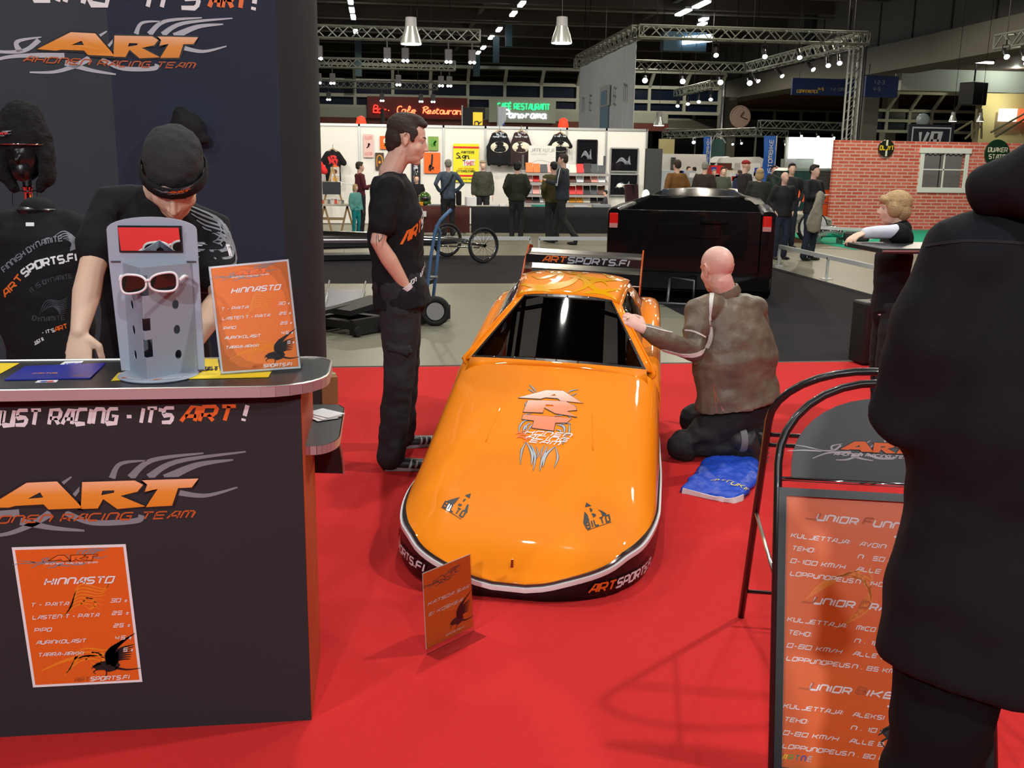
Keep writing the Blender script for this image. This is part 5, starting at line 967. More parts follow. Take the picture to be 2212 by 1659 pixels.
POSE = dict(stand={}, hips=dict(elR=(.33, -.08, 1.2), wrR=(.19, .03, 1.02), elL=(-.33, -.08, 1.2), wrL=(-.19, .03, 1.02)), fold=dict(elR=(.24, .06, 1.15), wrR=(-.02, .2, 1.2), elL=(-.24, .06, 1.15), wrL=(.02, .21, 1.17)),
            pockets=dict(elR=(.28, -.07, 1.16), wrR=(.2, .06, .97), elL=(-.28, -.07, 1.16), wrL=(-.2, .06, .97)), walk=dict(knR=(.1, .12, .52), anR=(.1, .2, .09), toeR=(.12, .38, .05), knL=(-.1, -.05, .5), anL=(-.1, -.32, .16), toeL=(-.1, -.17, .03)),
            hold=dict(elR=(.24, .02, 1.15), wrR=(.1, .24, 1.2), elL=(-.24, .02, 1.15), wrL=(-.1, .26, 1.12)), lean=dict(chest=(0, .12, 1.22), neck=(0, .25, 1.38), head=(0, .33, 1.5), shR=(.18, .2, 1.34), shL=(-.18, .2, 1.34), elR=(.24, .25, 1.06), wrR=(.2, .42, .9), elL=(-.24, .25, 1.06), wrL=(-.2, .42, .9)))
def person(label, loc, rz, h=1.75, pose='stand', J=None, top=None, sleeve='long', bulk=1., pants=None, shoe=None, hair=None, skin=None, style='short', vox=.014, hem=.86, fat=1., group=None, hands=None, fine=False, topname='jacket', world=None, head_k=1., legs=True, seed=0., wrinkle=.008, legfat=1., back=None):
    """world=True: joints are already hall coordinates and loc is only the origin"""
    t = thing('person', label, 'person', loc, 0 if world else rz, group); j = dict(BASE); j.update(POSE[pose]); j.update(J or {}); k = h/1.75; m = WM[t.name]
    if world: T = lambda p: V(p)
    else: T = lambda p: m @ (V(p)*k)
    D = (lambda d: V(d)) if world else (lambda d: (m.to_3x3() @ V(d)))
    q = {n: (D(v) if n in ('hf', 'hu', 'side') else T(v)) for n, v in j.items()}; sd = q['side']; skin = skin or skinA; top = top or tee; pants = pants or darkpants
    b = MB(); Pn, hm_ = head_geo(b, q['head'], q['hf'], q['hu'], k*head_k, True, 26 if fine else 12)
    b.chain([q['neck']-(q['neck']-q['chest'])*.15, q['neck'], Pn(0, -.02, -.06)], [.062*k, .056*k*fat**.5, .056*k*fat**.5], 12)
    b.chain([q['pelvis'], q['waist'], q['chest'], q['neck'].lerp(q['chest'], .25)], [(.13*k*fat, .09*k*fat), (.12*k*fat, .085*k*fat), (.145*k*fat, .10*k*fat), (.12*k, .07*k)], 16, sd)
    for S_ in 'RL':
        s_ = 1 if S_ == 'R' else -1; sh, el, wr = q['sh'+S_], q['el'+S_], q['wr'+S_]
        b.chain([sh, sh.lerp(el, .5), el, el.lerp(wr, .35), wr], [.043*k, .043*k, .038*k, .041*k, .025*k], 12)
        hd_ = (hands or {}).get(S_)
        if hd_ is None: d = (wr-el).normalized(); hand_geo(b, wr, d, -sd*s_, q['hf'], k, .45, .3) if fine else b.chain([wr, wr+d*.05*k, wr+d*.1*k, wr+d*.15*k], [.024*k, (.018*k, .036*k), (.016*k, .034*k), .014*k], 10, sd)
        elif hd_: hand_geo(b, wr, *hd_)
        if legs: b.chain([q['hip'+S_], q['kn'+S_], q['an'+S_]], [.07*k, .05*k, .035*k], 10)
    remesh(b, 'body', skin, t, vox if not fine else min(vox, .005), 4, None)
    # upper garment
    g = MB(); ax = (q['chest']-q['pelvis']).normalized(); hz = q['pelvis'].lerp(q['waist'], (hem-.94)/.12) if not world else q['pelvis']+(q['waist']-q['pelvis'])*((hem-.94)/.12); B_ = bulk
    rr = [(.178*fat, .130*fat), (.158*fat, .116*fat), (.172*fat, .125*fat), (.186, .122*fat**.5), (.15, .095), (.075, .072)]
    pts = [hz, q['waist'], q['waist'].lerp(q['chest'], .5), q['chest'], q['neck'].lerp(q['chest'], .3), q['neck'].lerp(q['chest'], .02)]
    g.chain(pts, [(a*k*B_, c*k*B_) for a, c in rr], 20, sd, False)
    for S_ in 'RL':
        sh, el, wr = q['sh'+S_], q['el'+S_], q['wr'+S_]; c_ = q['neck'].lerp(q['chest'], .18)
        if sleeve == 'long': g.chain([c_, sh, sh.lerp(el, .5), el, el.lerp(wr, .5), el.lerp(wr, .93)], [.06*k, .064*k*B_, .060*k*B_, .052*k*B_, .046*k*B_, .038*k*B_], 14)
        else: g.chain([c_, sh, sh.lerp(el, .4), sh.lerp(el, .66)], [.058*k, .059*k*B_, .058*k*B_, .060*k*B_], 14)
    gt = remesh(g, topname, top, t, vox if not fine else max(.007, vox*.6), 4, crease(wrinkle, (7, 7, 10), seed))
    if legs:
        g = MB(); F_ = fat**.7*legfat; g.chain([q['waist'].lerp(q['pelvis'], .35), q['pelvis'], q['pelvis']+(q['pelvis']-q['waist'])*.6], [(.150*k*F_, .112*k*F_), (.165*k*F_, .125*k*F_), (.14*k*F_, .11*k*F_)], 18, sd)
        for S_ in 'RL': g.chain([q['hip'+S_], q['hip'+S_].lerp(q['kn'+S_], .5), q['kn'+S_], q['kn'+S_].lerp(q['an'+S_], .5), q['an'+S_]+(q['kn'+S_]-q['an'+S_]).normalized()*-.02*k], [.093*k*F_, .085*k*F_, .070*k*F_, .066*k*F_, .064*k*F_], 14)
        for S_ in 'RL': g.ball(q['kn'+S_], .074*k*F_, 14)
        remesh(g, 'trousers', pants, t, vox if not fine else .008, 4, crease(wrinkle*.9, (9, 9, 14), seed+5))
        for S_ in 'RL':
            a_, to = q['an'+S_], q['toe'+S_]; d = (to-a_); d.z = 0 if not world else d.z; s_ = MB(); hl = a_+(a_-to)*.12; 
            if not world: hl.z = .03*k
            s_.chain([a_, a_.lerp(hl, .5), hl], [.042*k, .045*k, .034*k], 10); s_.chain([hl, hl.lerp(to, .5), to], [(.034*k, .03*k), (.042*k, .034*k), (.038*k, .024*k)], 12, sd)
            remesh(s_, 'shoe', shoe or shoe_bk, t, vox*.7, 2)
    # hair and headgear
    hm2 = hair or hair_br; g = MB(); kk = k*head_k
    def e(x, y, z, a, b_, d, mb_=None): (mb_ or g).ball(Pn(x, y, z), (a*kk, b_*kk, d*kk), 14, hm_)
    ds = crease(.006, (60, 60, 60))
    if style == 'short': e(0, -.028, .052, .081, .092, .082); e(0, -.055, .0, .076, .062, .062); e(0, .03, .096, .058, .052, .028); e(-.068, -.005, .03, .018, .032, .035); e(.068, -.005, .03, .018, .032, .035)
    elif style == 'long': e(0, -.025, .045, .088, .1, .088); e(0, -.06, -.05, .082, .06, .1); e(-.07, -.01, -.03, .025, .05, .09); e(.07, -.01, -.03, .025, .05, .09)
    elif style == 'mop': e(0, -.02, .042, .094, .106, .086); e(0, -.055, -.02, .086, .062, .075); e(-.072, -.0, .0, .03, .055, .06); e(.072, -.0, .0, .03, .055, .06); e(0, .062, .06, .066, .04, .035)
    elif style == 'curly': e(0, -.03, .05, .1, .105, .092); e(0, -.06, -.01, .09, .07, .08)
    elif style == 'cap': e(0, -.015, .062, .084, .098, .062); g.chain([Pn(-.04, .075, .06), Pn(0, .1, .06), Pn(.04, .075, .06)], [(.02*kk, .008*kk)]*3, 10, q['hf'])
    if style not in ('bald', 'none'): remesh(g, 'hair' if style != 'cap' else 'cap', hm2, t, vox*.6 if not fine else .005, 5, (ds if style == 'curly' else crease(.002, (80, 80, 30))) if style != 'cap' else None)
    if fine:
        for s_ in (-1, 1):
            o = MB(); o.ball(Pn(s_*.031, .0645, .002), .0125*kk, 14).build('eye', M('eye_white', (.4, .36, .33), .3), t, smooth='all'); o = MB(); o.ball(Pn(s_*.031, .0728, .002), .0055*kk, 10).build('iris', M('iris', (.03, .02, .015), .2), t, smooth='all')
    if back: back(t, q, k)
    return t, q, Pn, gt
def cyl_fn(obj, c, ax, ref, far=1.):
    """art wrapped on a garment: u = angle*0.15 round axis ax from ref, v along the axis"""
    me = obj.data; mw = WM[obj.name]; bv = BVHTree.FromPolygons([mw @ v.co for v in me.vertices], [tuple(p.vertices) for p in me.polygons]); c, ax = V(c), V(ax).normalized(); ref = V(ref); ref = (ref-ax*ref.dot(ax)).normalized(); g_ = ax.cross(ref)
    def f(u, v, w=0.):
        a = u/.15; d = ref*cos(a)+g_*sin(a); p = c+ax*v; h = bv.ray_cast(p+d*far, -d); q = h[0] if h[0] is not None else p+d*.12; return q+d*(w+.0015)
    return f
# ---------------------------------------------------------------- dark-haired man standing by the car, right hand in his pocket
sneak = M('trainer_black', (.02, .02, .022), .4); pin = M('dark_work_trousers', (.020, .020, .023), .85, var=.15, vscale=60, bump=.3, bscale=80)
X0, Y0 = .062, 5.05
JS = dict(head=(0, .055, 1.635), hf=(0, 1, -.22), hu=(0, .2, 1), neck=(0, -.035, 1.475), chest=(0, -.01, 1.27), waist=(0, -.005, 1.06), pelvis=(0, .01, .93), shR=(.19, -.03, 1.41), elR=(.235, -.095, 1.16), wrR=(.155, .045, .92), shL=(-.19, -.03, 1.41), elL=(-.25, -.06, 1.15), wrL=(-.2, .06, .93),
          hipR=(.09, .01, .92), knR=(.11, .0, .5), anR=(.13, -.045, .085), toeR=(.15, .165, .03), hipL=(-.09, .01, .92), knL=(-.16, .03, .5), anL=(-.26, .015, .085), toeL=(-.31, .19, .03))
man, q, Pn, shirt = person('dark-haired man in black T-shirt and dark trousers standing beside the orange car', (X0, Y0, .004), -pi/2, 1.76, J=JS, top=tee, sleeve='short', pants=pin, shoe=sneak, hair=hair_br, skin=skinA, style='none', vox=.010, hem=.84, fine=True, topname='t_shirt', hands=dict(R=(V((-.12, .5, -.8)), V((0, 1, .2)), V((1, 0, 0)), .8, .9)), bulk=1.12, legfat=1.14, wrinkle=.009, head_k=.955)
g = MB(); hmx = MX((q['hf'].normalized().cross(q['hu']).normalized(), q['hf'].normalized(), q['hu'].normalized())).transposed()
for x, y, z, a, b_, d in ((0, -.03, .055, .081, .093, .078), (0, -.06, .0, .073, .058, .07), (0, -.07, -.035, .058, .04, .05), (0, .03, .095, .057, .05, .028), (0, .05, .092, .052, .034, .02), (-.07, .005, .04, .013, .04, .03), (.07, .005, .04, .013, .04, .03), (.074, .02, .018, .008, .014, .03), (0, -.005, .112, .058, .068, .024)): g.ball(Pn(x, y, z), (a*.955, b_*.955, d*.955), 20, hmx)
remesh(g, 'hair', hair_br, man, .005, 6, crease(.0022, (90, 90, 90)))
cf = cyl_fn(shirt, q['waist'], (0, 0, 1), (1, 0, 0)); a = Art(); sports_word(a, -.22, .115, .05, .42, 'orange', 'white', .3, th=.24)
for vs_, fs_, ky, ly in list(a.p): pass
a2 = Art(); a2.p = [([(x, y+(x+.22)*.55-.03) for x, y in v_], f_, k_, l_) for v_, f_, k_, l_ in a.p]; a2.text('NOT JUST RACING', -.2, -.12, .02, 'white', slant=.3, fit=.24, th=.24, skew=.5)
for i in range(6): a2.stroke([(-.12+.03*i, .02-.04*(i % 3)), (-.05+.03*i, .05), (.0+.03*i, .0), (.06+.02*i, .04)], .004, 'dgrey', .002, mid=.01)
a2.place(cf, shirt, 'shirt_print', .0006, sub=.03)
hub = q['shR'].lerp(q['elR'], .9); bd = [c for c in man.children if c.name.startswith('body')][0]; af = cyl_fn(bd, q['elR'], q['shR']-q['elR'], (.1, -1, 0), .5); a = Art(); M('tattoo_ink', (.12, .11, .12), .6)
for pts, w_ in (([(-.09, .1), (-.06, .03), (0, .0), (.05, .03), (.04, .07), (0, .07)], .014), ([(-.04, .11), (-.03, .06), (.03, .04), (.09, -.02)], .014), ([(.02, .11), (.05, .07), (.1, .02), (.11, -.03)], .012), ([(-.1, .07), (-.08, .01), (-.02, -.03)], .01)): a.stroke([(x*.8, y+.0) for x, y in pts], .003, 'tattoo_ink', .002, mid=w_*.8)
a.place(af, bd, 'arm_tattoo', .0004, sub=.02)
w0 = q['elR'].lerp(q['wrR'], .93); d = (q['wrR']-q['elR']).normalized(); MB().lathe(w0, [(.031, -.012), (.033, -.012), (.033, .012), (.031, .012)], 20, d).build('wristband', M('paper_band', (.75, .72, .75), .5), man, smooth=True)
pk = V((X0+.0, Y0-.165, .86)); MB().box(pk, (.025, .02, .05), rz=.1).build('belt_clip', blackmetal, man, bevel=.004)
MB().chain([V((X0-.05, Y0-.175, .66)), V((X0+.05, Y0-.19, .63))], [(.03, .015), (.03, .015)], 10).build('cargo_pocket_flap', pin, man, smooth='all')
shoes_ = [c for c in KIDS[man.name] if c.name.startswith('shoe')]
for S_, so in zip('RL', shoes_):
    to, an = q['toe'+S_], q['an'+S_]; dd = (to-an); dd.z = 0; dd.normalize(); sd_ = V((-dd.y, dd.x, 0)); c_ = an+dd*.055; ol = [(-.095, 0), (-.085, -.028), (-.04, -.036), (.04, -.038), (.11, -.044), (.155, -.034), (.172, 0), (.155, .034), (.11, .044), (.04, .038), (-.04, .036), (-.085, .028)]
    MB().prism(ol, lambda u, v, w_: V((c_.x, c_.y, .0045))+dd*u+sd_*v+V((0, 0, w_)), .014).build('shoe_sole', M('sole_grey', (.30, .30, .30), .6), so, bevel=.003)
    a = Art()
    for k in range(3): a.stroke([(.03+.03*k, .008), (.045+.03*k, .04), (.05+.03*k, .07)], .006, 'lgrey', .004, mid=.012)
    a.stroke([(-.07, .03), (-.03, .022), (.04, .02), (.13, .018)], .004, 'lgrey', .002, mid=.009); a.place(wrap_fn(so, V((c_.x, c_.y, .0))+sd_*0, dd, V((0, 0, 1)), .2), so, 'shoe_stripes', .0006, sub=.015)
for s_ in (-1, 1): MB().chain([Pn(s_*.014, .086, .0255), Pn(s_*.03, .081, .030), Pn(s_*.046, .066, .026)], [.0032, .0038, .002], 8).build('eyebrow', hair_br, man, smooth='all')
# ---------------------------------------------------------------- bent man with knit beanie behind the counter
W_ = lambda x, y, Y: SY(x, y, Y)
JC = dict(head=W_(376, 385, 3.12), hf=V((.06, -.68, -.72)), hu=V((.13, -.78, .6)), neck=W_(345, 418, 3.3), chest=W_(335, 545, 3.36), waist=W_(335, 680, 3.42), pelvis=W_(335, 770, 3.46), side=V((-1, .12, 0)),
          shR=W_(235, 445, 3.28), elR=W_(196, 590, 3.12), wrR=W_(171, 716, 3.02), shL=W_(462, 500, 3.34), elL=W_(478, 640, 3.2), wrL=W_(420, 740, 3.05))
for S_, sx in (('R', -.09), ('L', .09)): pv = JC['pelvis']; JC['hip'+S_] = pv+V((sx, 0, -.02)); JC['kn'+S_] = V((pv.x+sx*1.2, pv.y-.02, .5)); JC['an'+S_] = V((pv.x+sx*1.3, pv.y+.06, .09)); JC['toe'+S_] = V((pv.x+sx*1.5, pv.y-.12, .035))
cman, q, Pn, shirt = person('man in black knit beanie and black T-shirt bending over the counter behind the sunglasses stand', (JC['pelvis'].x, JC['pelvis'].y, .004), 0, 1.78, J=JC, world=True, top=tee, sleeve='short', skin=skinB, style='none', vox=.011, hem=.80, fine=True, topname='t_shirt', hands=dict(R=(V((-.02, -.25, -1)), V((0, 1, -.2)), V((1, 0, 0)), 1.0, .25), L=(V((-.3, -.5, -.8)), V((0, .3, -1)), V((-1, 0, 0)), 1., .5)), bulk=1.08, wrinkle=.01)
hb_ = MX((q['hf'].normalized().cross(q['hu']).normalized(), q['hf'].normalized(), q['hu'].normalized())).transposed(); g = MB(); knit = M('beanie_knit', (.028, .03, .033), .95, bump=.5, bscale=260); knit_bk = M('beanie_band', (.008, .008, .009), .95, bump=.4, bscale=260)
for x, y, z, a, b_, d in ((0, -.02, .05, .088, .106, .088), (0, -.03, .07, .087, .102, .078)): g.ball(Pn(x, y, z), (a, b_, d), 16, hb_)
bn_ = remesh(g, 'beanie', knit, cman, .006, 5, crease(.004, (30, 30, 30))); g = MB()
rim = [Pn(.089*cos(a_), -.012+.108*sin(a_), .028+.014*sin(a_)) for a_ in [2*pi*k/24 for k in range(24)]]; up_ = q['hu'].normalized()
rows2 = [[p+up_*dz+(p-Pn(0, -.012, .028)).normalized()*o_ for p in rim] for dz, o_ in ((-.024, -.002), (-.022, .007), (.012, .008), (.024, .002))]
g.loft([r_+[] for r_ in rows2], cap=False); bb = g.build('beanie_band', knit_bk, cman, smooth='all'); m_ = bb.modifiers.new('s', 'SOLIDIFY'); m_.thickness = .004
f0 = q['hf'].normalized(); rr_ = f0.cross(up_).normalized(); o_ = Pn(0, .105, .02)
def bf(u, v, w_=0.): a_ = pi/2+.05+u/.1; p = Pn(.101*cos(a_), -.012+.121*sin(a_), .042+v+.014*sin(a_)); return p+(p-Pn(0, -.012, .02)).normalized()*w_
a = Art(); logo_back(a, -.035, .004, .075, 'lgrey', 'white', 'outline_black', None); a.layer = 5; logo_letters(a, -.035, .004, .075, 'orange'); a.p = [([(-x+.02, y) for x, y in v_], f_, k_, l_) for v_, f_, k_, l_ in a.p]
a.p = [([(-x+.04, y) for x, y in v_], f_, k_, l_) for v_, f_, k_, l_ in a.p]; a.place(bf, bb, 'beanie_logo', .0006, sub=.02)
cf = cyl_fn(shirt, q['chest'], (0, 0, 1), (0, -1, 0)); a = Art()
for i in range(7): t_ = i/7; a.stroke([(.13+.05*t_, .17-.02*i), (.19+.02*t_, .12-.025*i), (.16+.02*i*.3, .04-.02*i), (.1+.02*i*.4, .06-.03*i)], .003, 'grey', .002, mid=.012)
a.text('FI', .13, -.0, .035, 'white', slant=.2, th=.24); a.text("IT'S NOT JUST RACING - IT'S", -.16, -.27, .022, 'white', slant=.2, fit=.3, th=.24); a.text('CRAZY', -.14, -.16, .03, 'grey', fit=.12); a.place(cf, shirt, 'shirt_print', .0006, sub=.03)
# ---------------------------------------------------------------- kneeling bald man in the brown leather jacket
leather = M('brown_leather', (.15, .115, .078), .5, var=.6, vscale=7, bump=.25, bscale=60, spec=.6); ld = C(1.52, .405, .705)
JK = dict(head=W_(1548, 581, 5.1), hf=V((-.35, .92, -.2)), hu=V((-.12, .18, 1)), neck=W_(1568, 640, 5.1), chest=W_(1583, 722, 5.08), waist=W_(1590, 822, 5.06), pelvis=W_(1598, 895, 5.06), side=V((.92, .38, .03)),
          shL=W_(1508, 672, 4.98), elL=W_(1496, 762, 4.86), wrL=W_(1393, 713, 4.78), shR=W_(1632, 668, 5.2), elR=W_(1636, 760, 5.35), wrR=W_(1560, 790, 5.55),
          hipL=W_(1580, 905, 5.0), knL=W_(1475, 963, 4.98), anL=W_(1618, 965, 4.97), toeL=W_(1640, 1000, 4.98), hipR=W_(1628, 905, 5.14), knR=W_(1500, 905, 5.45), anR=W_(1545, 960, 5.5), toeR=W_(1500, 975, 5.62))
JK['toeL'].z = .06; JK['anR'].z = .1; JK['toeR'].z = .035; JK['knL'].z = .075
kman, q, Pn, jk = person('bald man kneeling by the orange car in a worn brown leather jacket with white stripes', (JK['pelvis'].x, JK['pelvis'].y, .004), 0, 1.8, J=JK, world=True, top=leather, sleeve='long', skin=skinC, style='bald', vox=.011, hem=.985, fine=True, fat=1.24, bulk=1.17, topname='leather_jacket', shoe=M('boot_black', (.02, .02, .022), .6), hands=dict(L=(W_(1362, 692, 4.80)-JK['wrL'], V((-.2, .55, -.4)), V((.1, .1, 1)), 1.05, .75), R=None), wrinkle=.014, seed=3.)
jm = jk.data; jbv = BVHTree.FromPolygons([WM[jk.name] @ v.co for v in jm.vertices], [tuple(p.vertices) for p in jm.polygons])
def on_jacket(px, py):
    d = ray(px, py).normalized(); h_ = jbv.ray_cast(CP, d); return (h_[0], h_[1]) if h_[0] is not None else (None, None)
def ribbon(name, pts, w, mat, parent, hit=on_jacket, lift=.003, n=6):
    """a strip sewn on the garment, following the seam seen between the given points"""
    P2 = cat(pts, n); c3 = [hit(*p) for p in P2]; c3 = [(p+nn*lift, nn) for p, nn in c3 if p is not None]; L1 = []; 
    if len(c3) < 2: return
    for i, (p, nn) in enumerate(c3):
        d = (c3[min(i+1, len(c3)-1)][0]-c3[max(i-1, 0)][0]).normalized(); s_ = d.cross(nn).normalized()*w/2; L1.append([p+s_-nn*.004, p+s_, p-s_, p-s_-nn*.004])
    return MB().loft(L1, cap=True, close=False).build(name, mat, parent, smooth=True, angle=60)
whl = M('white_leather', (.72, .70, .66), .45)
ribbon('sleeve_stripe', [(1548, 612), (1537, 640), (1534, 690), (1534, 735), (1515, 762), (1480, 768), (1430, 756), (1390, 742)], .022, whl, kman); ribbon('collar_stripe', [(1533, 612), (1555, 600), (1592, 594)], .018, whl, kman)
ribbon('cuff_piping', [(1388, 703), (1410, 708), (1440, 716), (1475, 722)], .006, whl, kman); ribbon('elbow_piping', [(1480, 713), (1500, 716), (1527, 730)], .008, whl, kman)
ribbon('zip', [(1541, 828), (1545, 850), (1563, 888)], .007, steel, kman); ribbon('zip', [(1542, 828), (1545, 860), (1549, 892)], .006, steel, kman); ribbon('zip', [(1488, 808), (1500, 848)], .006, steel, kman)
cl_ = MB(); cc = q['neck'].lerp(q['head'], .22); cax = (q['head']-q['neck']).normalized(); cl_.lathe(cc-cax*.025, [(.082, -.012), (.086, .0), (.080, .032), (.070, .036), (.068, .0)], 24, cax); cl_.build('collar', leather, kman, smooth=True)
bt = MB(); bt.lathe(W_(1600, 950, 4.93), [(.066, -.018), (.071, 0), (.068, .018), (.06, .0)], 18, (1, 0, .0)); bt.build('boot_cuff', M('grey_webbing', (.18, .18, .19), .8), kman, smooth=True)
by_ = 4.93; g = MB(); g.chain([W_(1596, 950, by_), W_(1615, 950, by_), W_(1628, 968, by_), W_(1633, 992, by_)], [.062, .066, .055, .042], 14); remesh(g, 'boot', M('boot_leather', (.028, .027, .028), .55), kman, .007, 4, crease(.004)); sp = W_(1645, 968, by_); mb = MB(); mb.box(sp+V((.0, 0, 0)), (.024, .10, .17), mx=MX.Rotation(-.12, 3, 'Y'))
for i in range(6): mb.box(sp+V((.017+.0*i, 0, -.065+.026*i)), (.016, .104, .012), mx=MX.Rotation(-.12, 3, 'Y'))
mb.build('boot_sole', M('boot_rubber', (.09, .082, .07), .8), kman, bevel=.003)
MB().lathe(q['wrL']+(W_(1362, 692, 4.80)-JK['wrL']).normalized()*.105+V((0, 0, .0)), [(.0105, -.002), (.012, -.002), (.012, .002), (.0105, .002)], 14, (W_(1362, 692, 4.80)-JK['wrL'])).build('ring', M('gold', (.8, .6, .2), .2, 1.), kman, smooth=True)
# blue folded cloth bag
bq = [SZ(*p_, .01) for p_ in ((1470, 1062), (1585, 1086), (1612, 1074), (1640, 1040), (1640, 1000), (1600, 990), (1520, 995), (1512, 1012))]; bx = sum(bq, V())/8
t = thing('cloth_bag', 'crumpled blue bag with white edge lying on the carpet by the kneeling man', 'bag', bx); blue = M('bag_blue', (.01, .07, .55), .5, var=.15, vscale=20); g = MB()
cxy = V((bx.x, bx.y, 0)); rings = []
for kx, z in ((1., .006), (.98, .03), (.8, .045), (.4, .055), (.02, .06)): rings.append([V((cxy.x+(p.x-cxy.x)*kx, cxy.y+(p.y-cxy.y)*kx, z)) for p in bq])
g.loft(rings); bg = remesh(g, 'cloth', blue, t, .008, 4, crease(.014, (14, 14, 14), 2.))
def on_obj(o):
    bv = BVHTree.FromPolygons([WM[o.name] @ v.co for v in o.data.vertices], [tuple(p.vertices) for p in o.data.polygons])
    def f(px, py): h_ = bv.ray_cast(CP, ray(px, py).normalized()); return (h_[0], h_[1]) if h_[0] is not None else (None, None)
    return f
ob = on_obj(bg); ribbon('white_edge', [(1474, 1060), (1510, 1070), (1550, 1078), (1582, 1082), (1605, 1074)], .03, M('bag_white', (.8, .8, .8), .6), t, ob, .004); a = Art(); M('bag_gold', (.75, .6, .2), .5); a.text('MATUKI', 0, 0, .03, 'bag_gold', fit=.17, th=.16, slant=.2); a.text('FI', .19, 0, .03, 'bag_gold', th=.16)
o1, o2 = SZ(1535, 1038, .05), SZ(1605, 1052, .05); d1 = (o2-o1).normalized(); n1 = V((-d1.y, d1.x, 0)); a.place(wrap_fn(bg, o1, d1, n1, .2), bg, 'printed_name', .0025, sub=.012)
# ---------------------------------------------------------------- big man in black hooded jacket, back to the camera
bj = M('black_jacket', (.0055, .006, .0085), .85, bump=.15, bscale=300, spec=.25); XB, YB = .94, 1.27
JB = dict(head=(.09, .1, 1.64), hf=(.1, 1, -.1), neck=(0, .0, 1.475), shR=(.2, -.01, 1.43), shL=(-.16, -.01, 1.385), elL=(-.20, .02, 1.17), wrL=(-.05, .26, 1.1), elR=(.27, 0, 1.14), wrR=(.16, .22, 1.0), hipL=(-.095, 0, .93), knL=(-.12, 0, .5), hipR=(.095, 0, .93), knR=(.13, .0, .5), anL=(-.13, -.03, .085), anR=(.14, -.03, .085))
big, q, Pn, bgj = person('large man in black hooded jacket seen from behind beside the A-frame sign', (XB, YB, .004), -.05, 1.80, J=JB, top=bj, bulk=1.03, fat=1.13, hair=hair_bk, style='short', vox=.012, hem=.80, pants=M('black_jeans', (.004, .004, .005), .9, spec=.2), wrinkle=.012, seed=9., legfat=.82)
g = MB(); hc = q['neck']+V((0, -.05, .0)); g.chain([hc+V((-.14, .03, .0)), hc+V((-.09, -.05, .03)), hc+V((0, -.09, .03)), hc+V((.09, -.05, .03)), hc+V((.14, .03, .0))], [.04, .058, .07, .058, .04], 14); g.chain([hc+V((0, -.08, -.02)), hc+V((0, -.1, -.13))], [(.11, .05), (.05, .03)], 14)
remesh(g, 'hood', bj, big, .009, 5, crease(.012, (10, 10, 10), 4.))
g = MB(); jm = bgj.data; bb2 = BVHTree.FromPolygons([WM[bgj.name] @ v.co for v in jm.vertices], [tuple(p.vertices) for p in jm.polygons])
def on_big(px, py): h_ = bb2.ray_cast(CP, ray(px, py).normalized()); return (h_[0], h_[1]) if h_[0] is not None else (None, None)
ribbon('yoke_seam', [(1935, 560), (2000, 532), (2080, 521), (2170, 523), (2230, 528)], .004, blackcloth, big, on_big, .0015)
# ---------------------------------------------------------------- blond boy leaning on the high table
JY = dict(head=(0, .03, 1.62), hf=(.12, 1, -.05), neck=(0, -.02, 1.465), elL=(-.26, .06, 1.47), wrL=(-.22, .27, 1.455), elR=(.245, -.02, 1.14), wrR=(.25, -.02, .89))
boy, q, Pn, bs = person('blond boy in black T-shirt over white sleeves leaning on the high black table', (2.95, 5.52, .004), pi/2-.25, 1.42, J=JY, top=M('white_longsleeve', (.72, .74, .82), .8), hair=hair_bl, skin=skinB, style='mop', vox=.009, fine=True, head_k=1.02, topname='long_sleeved_shirt', hands=dict(L=(V((-.8, -.3, -.25)), V((0, 0, -1)), V((-.3, 1, 0)), .85, .35)), fat=.85)
g = MB(); k = 1.43/1.75; g.chain([q['pelvis']-V((0, 0, .05)), q['waist'], q['chest'], q['neck'].lerp(q['chest'], .3), q['neck'].lerp(q['chest'], .0)], [(.165*k, .125*k), (.155*k, .115*k), (.185*k, .13*k), (.16*k, .105*k), (.085*k, .085*k)], 20, q['side'])
for S_ in 'RL': g.chain([q['neck'].lerp(q['chest'], .2), q['sh'+S_], q['sh'+S_].lerp(q['el'+S_], .7)], [.07*k, .073*k, .075*k], 14)
remesh(g, 't_shirt', tee, boy, .008, 4, crease(.006))
tb = SY(1860, 528, 5.2); tz_ = 1.135; t = thing('high_table', 'high black table with a thin metal edge under the blond boy\'s hand', 'table', (2.95, 5.15, 0)); MB().span((tb.x, 4.95, tz_-.028), (3.5, 5.4, tz_)).build('tabletop', laminate, t, bevel=.004); MB().span((tb.x-.004, 4.944, tz_-.018), (3.5, 4.95, tz_-.008)).build('edge_strip', alu, t)
MB().tube([(3.2, 5.12, .0), (3.2, 5.12, tz_-.03)], .04, 12).build('pedestal', blackmetal, t, smooth=True); MB().lathe((3.2, 5.12, .004), [(.28, 0), (.28, .012), (.05, .03), (.01, .03)], 28).build('foot', blackmetal, t, smooth=True)
# dark padded case standing on the carpet edge behind the big man
c_ = SZ(1868, 790, 0); t = thing('equipment_case', 'black equipment case standing behind the A-frame sign, half hidden by the big man', 'case', (c_.x+.15, c_.y, 0)); MB().box((c_.x+.16, c_.y+.1, .26), (.42, .22, .5), rz=.1).build('shell', M('case_black', (.012, .012, .013), .5), t, bevel=.02); MB().tube([(c_.x+.05, c_.y+.09, .51), (c_.x+.1, c_.y+.09, .56), (c_.x+.22, c_.y+.1, .56), (c_.x+.27, c_.y+.11, .51)], .012, 8).build('handle', blackmetal, t, smooth=True)
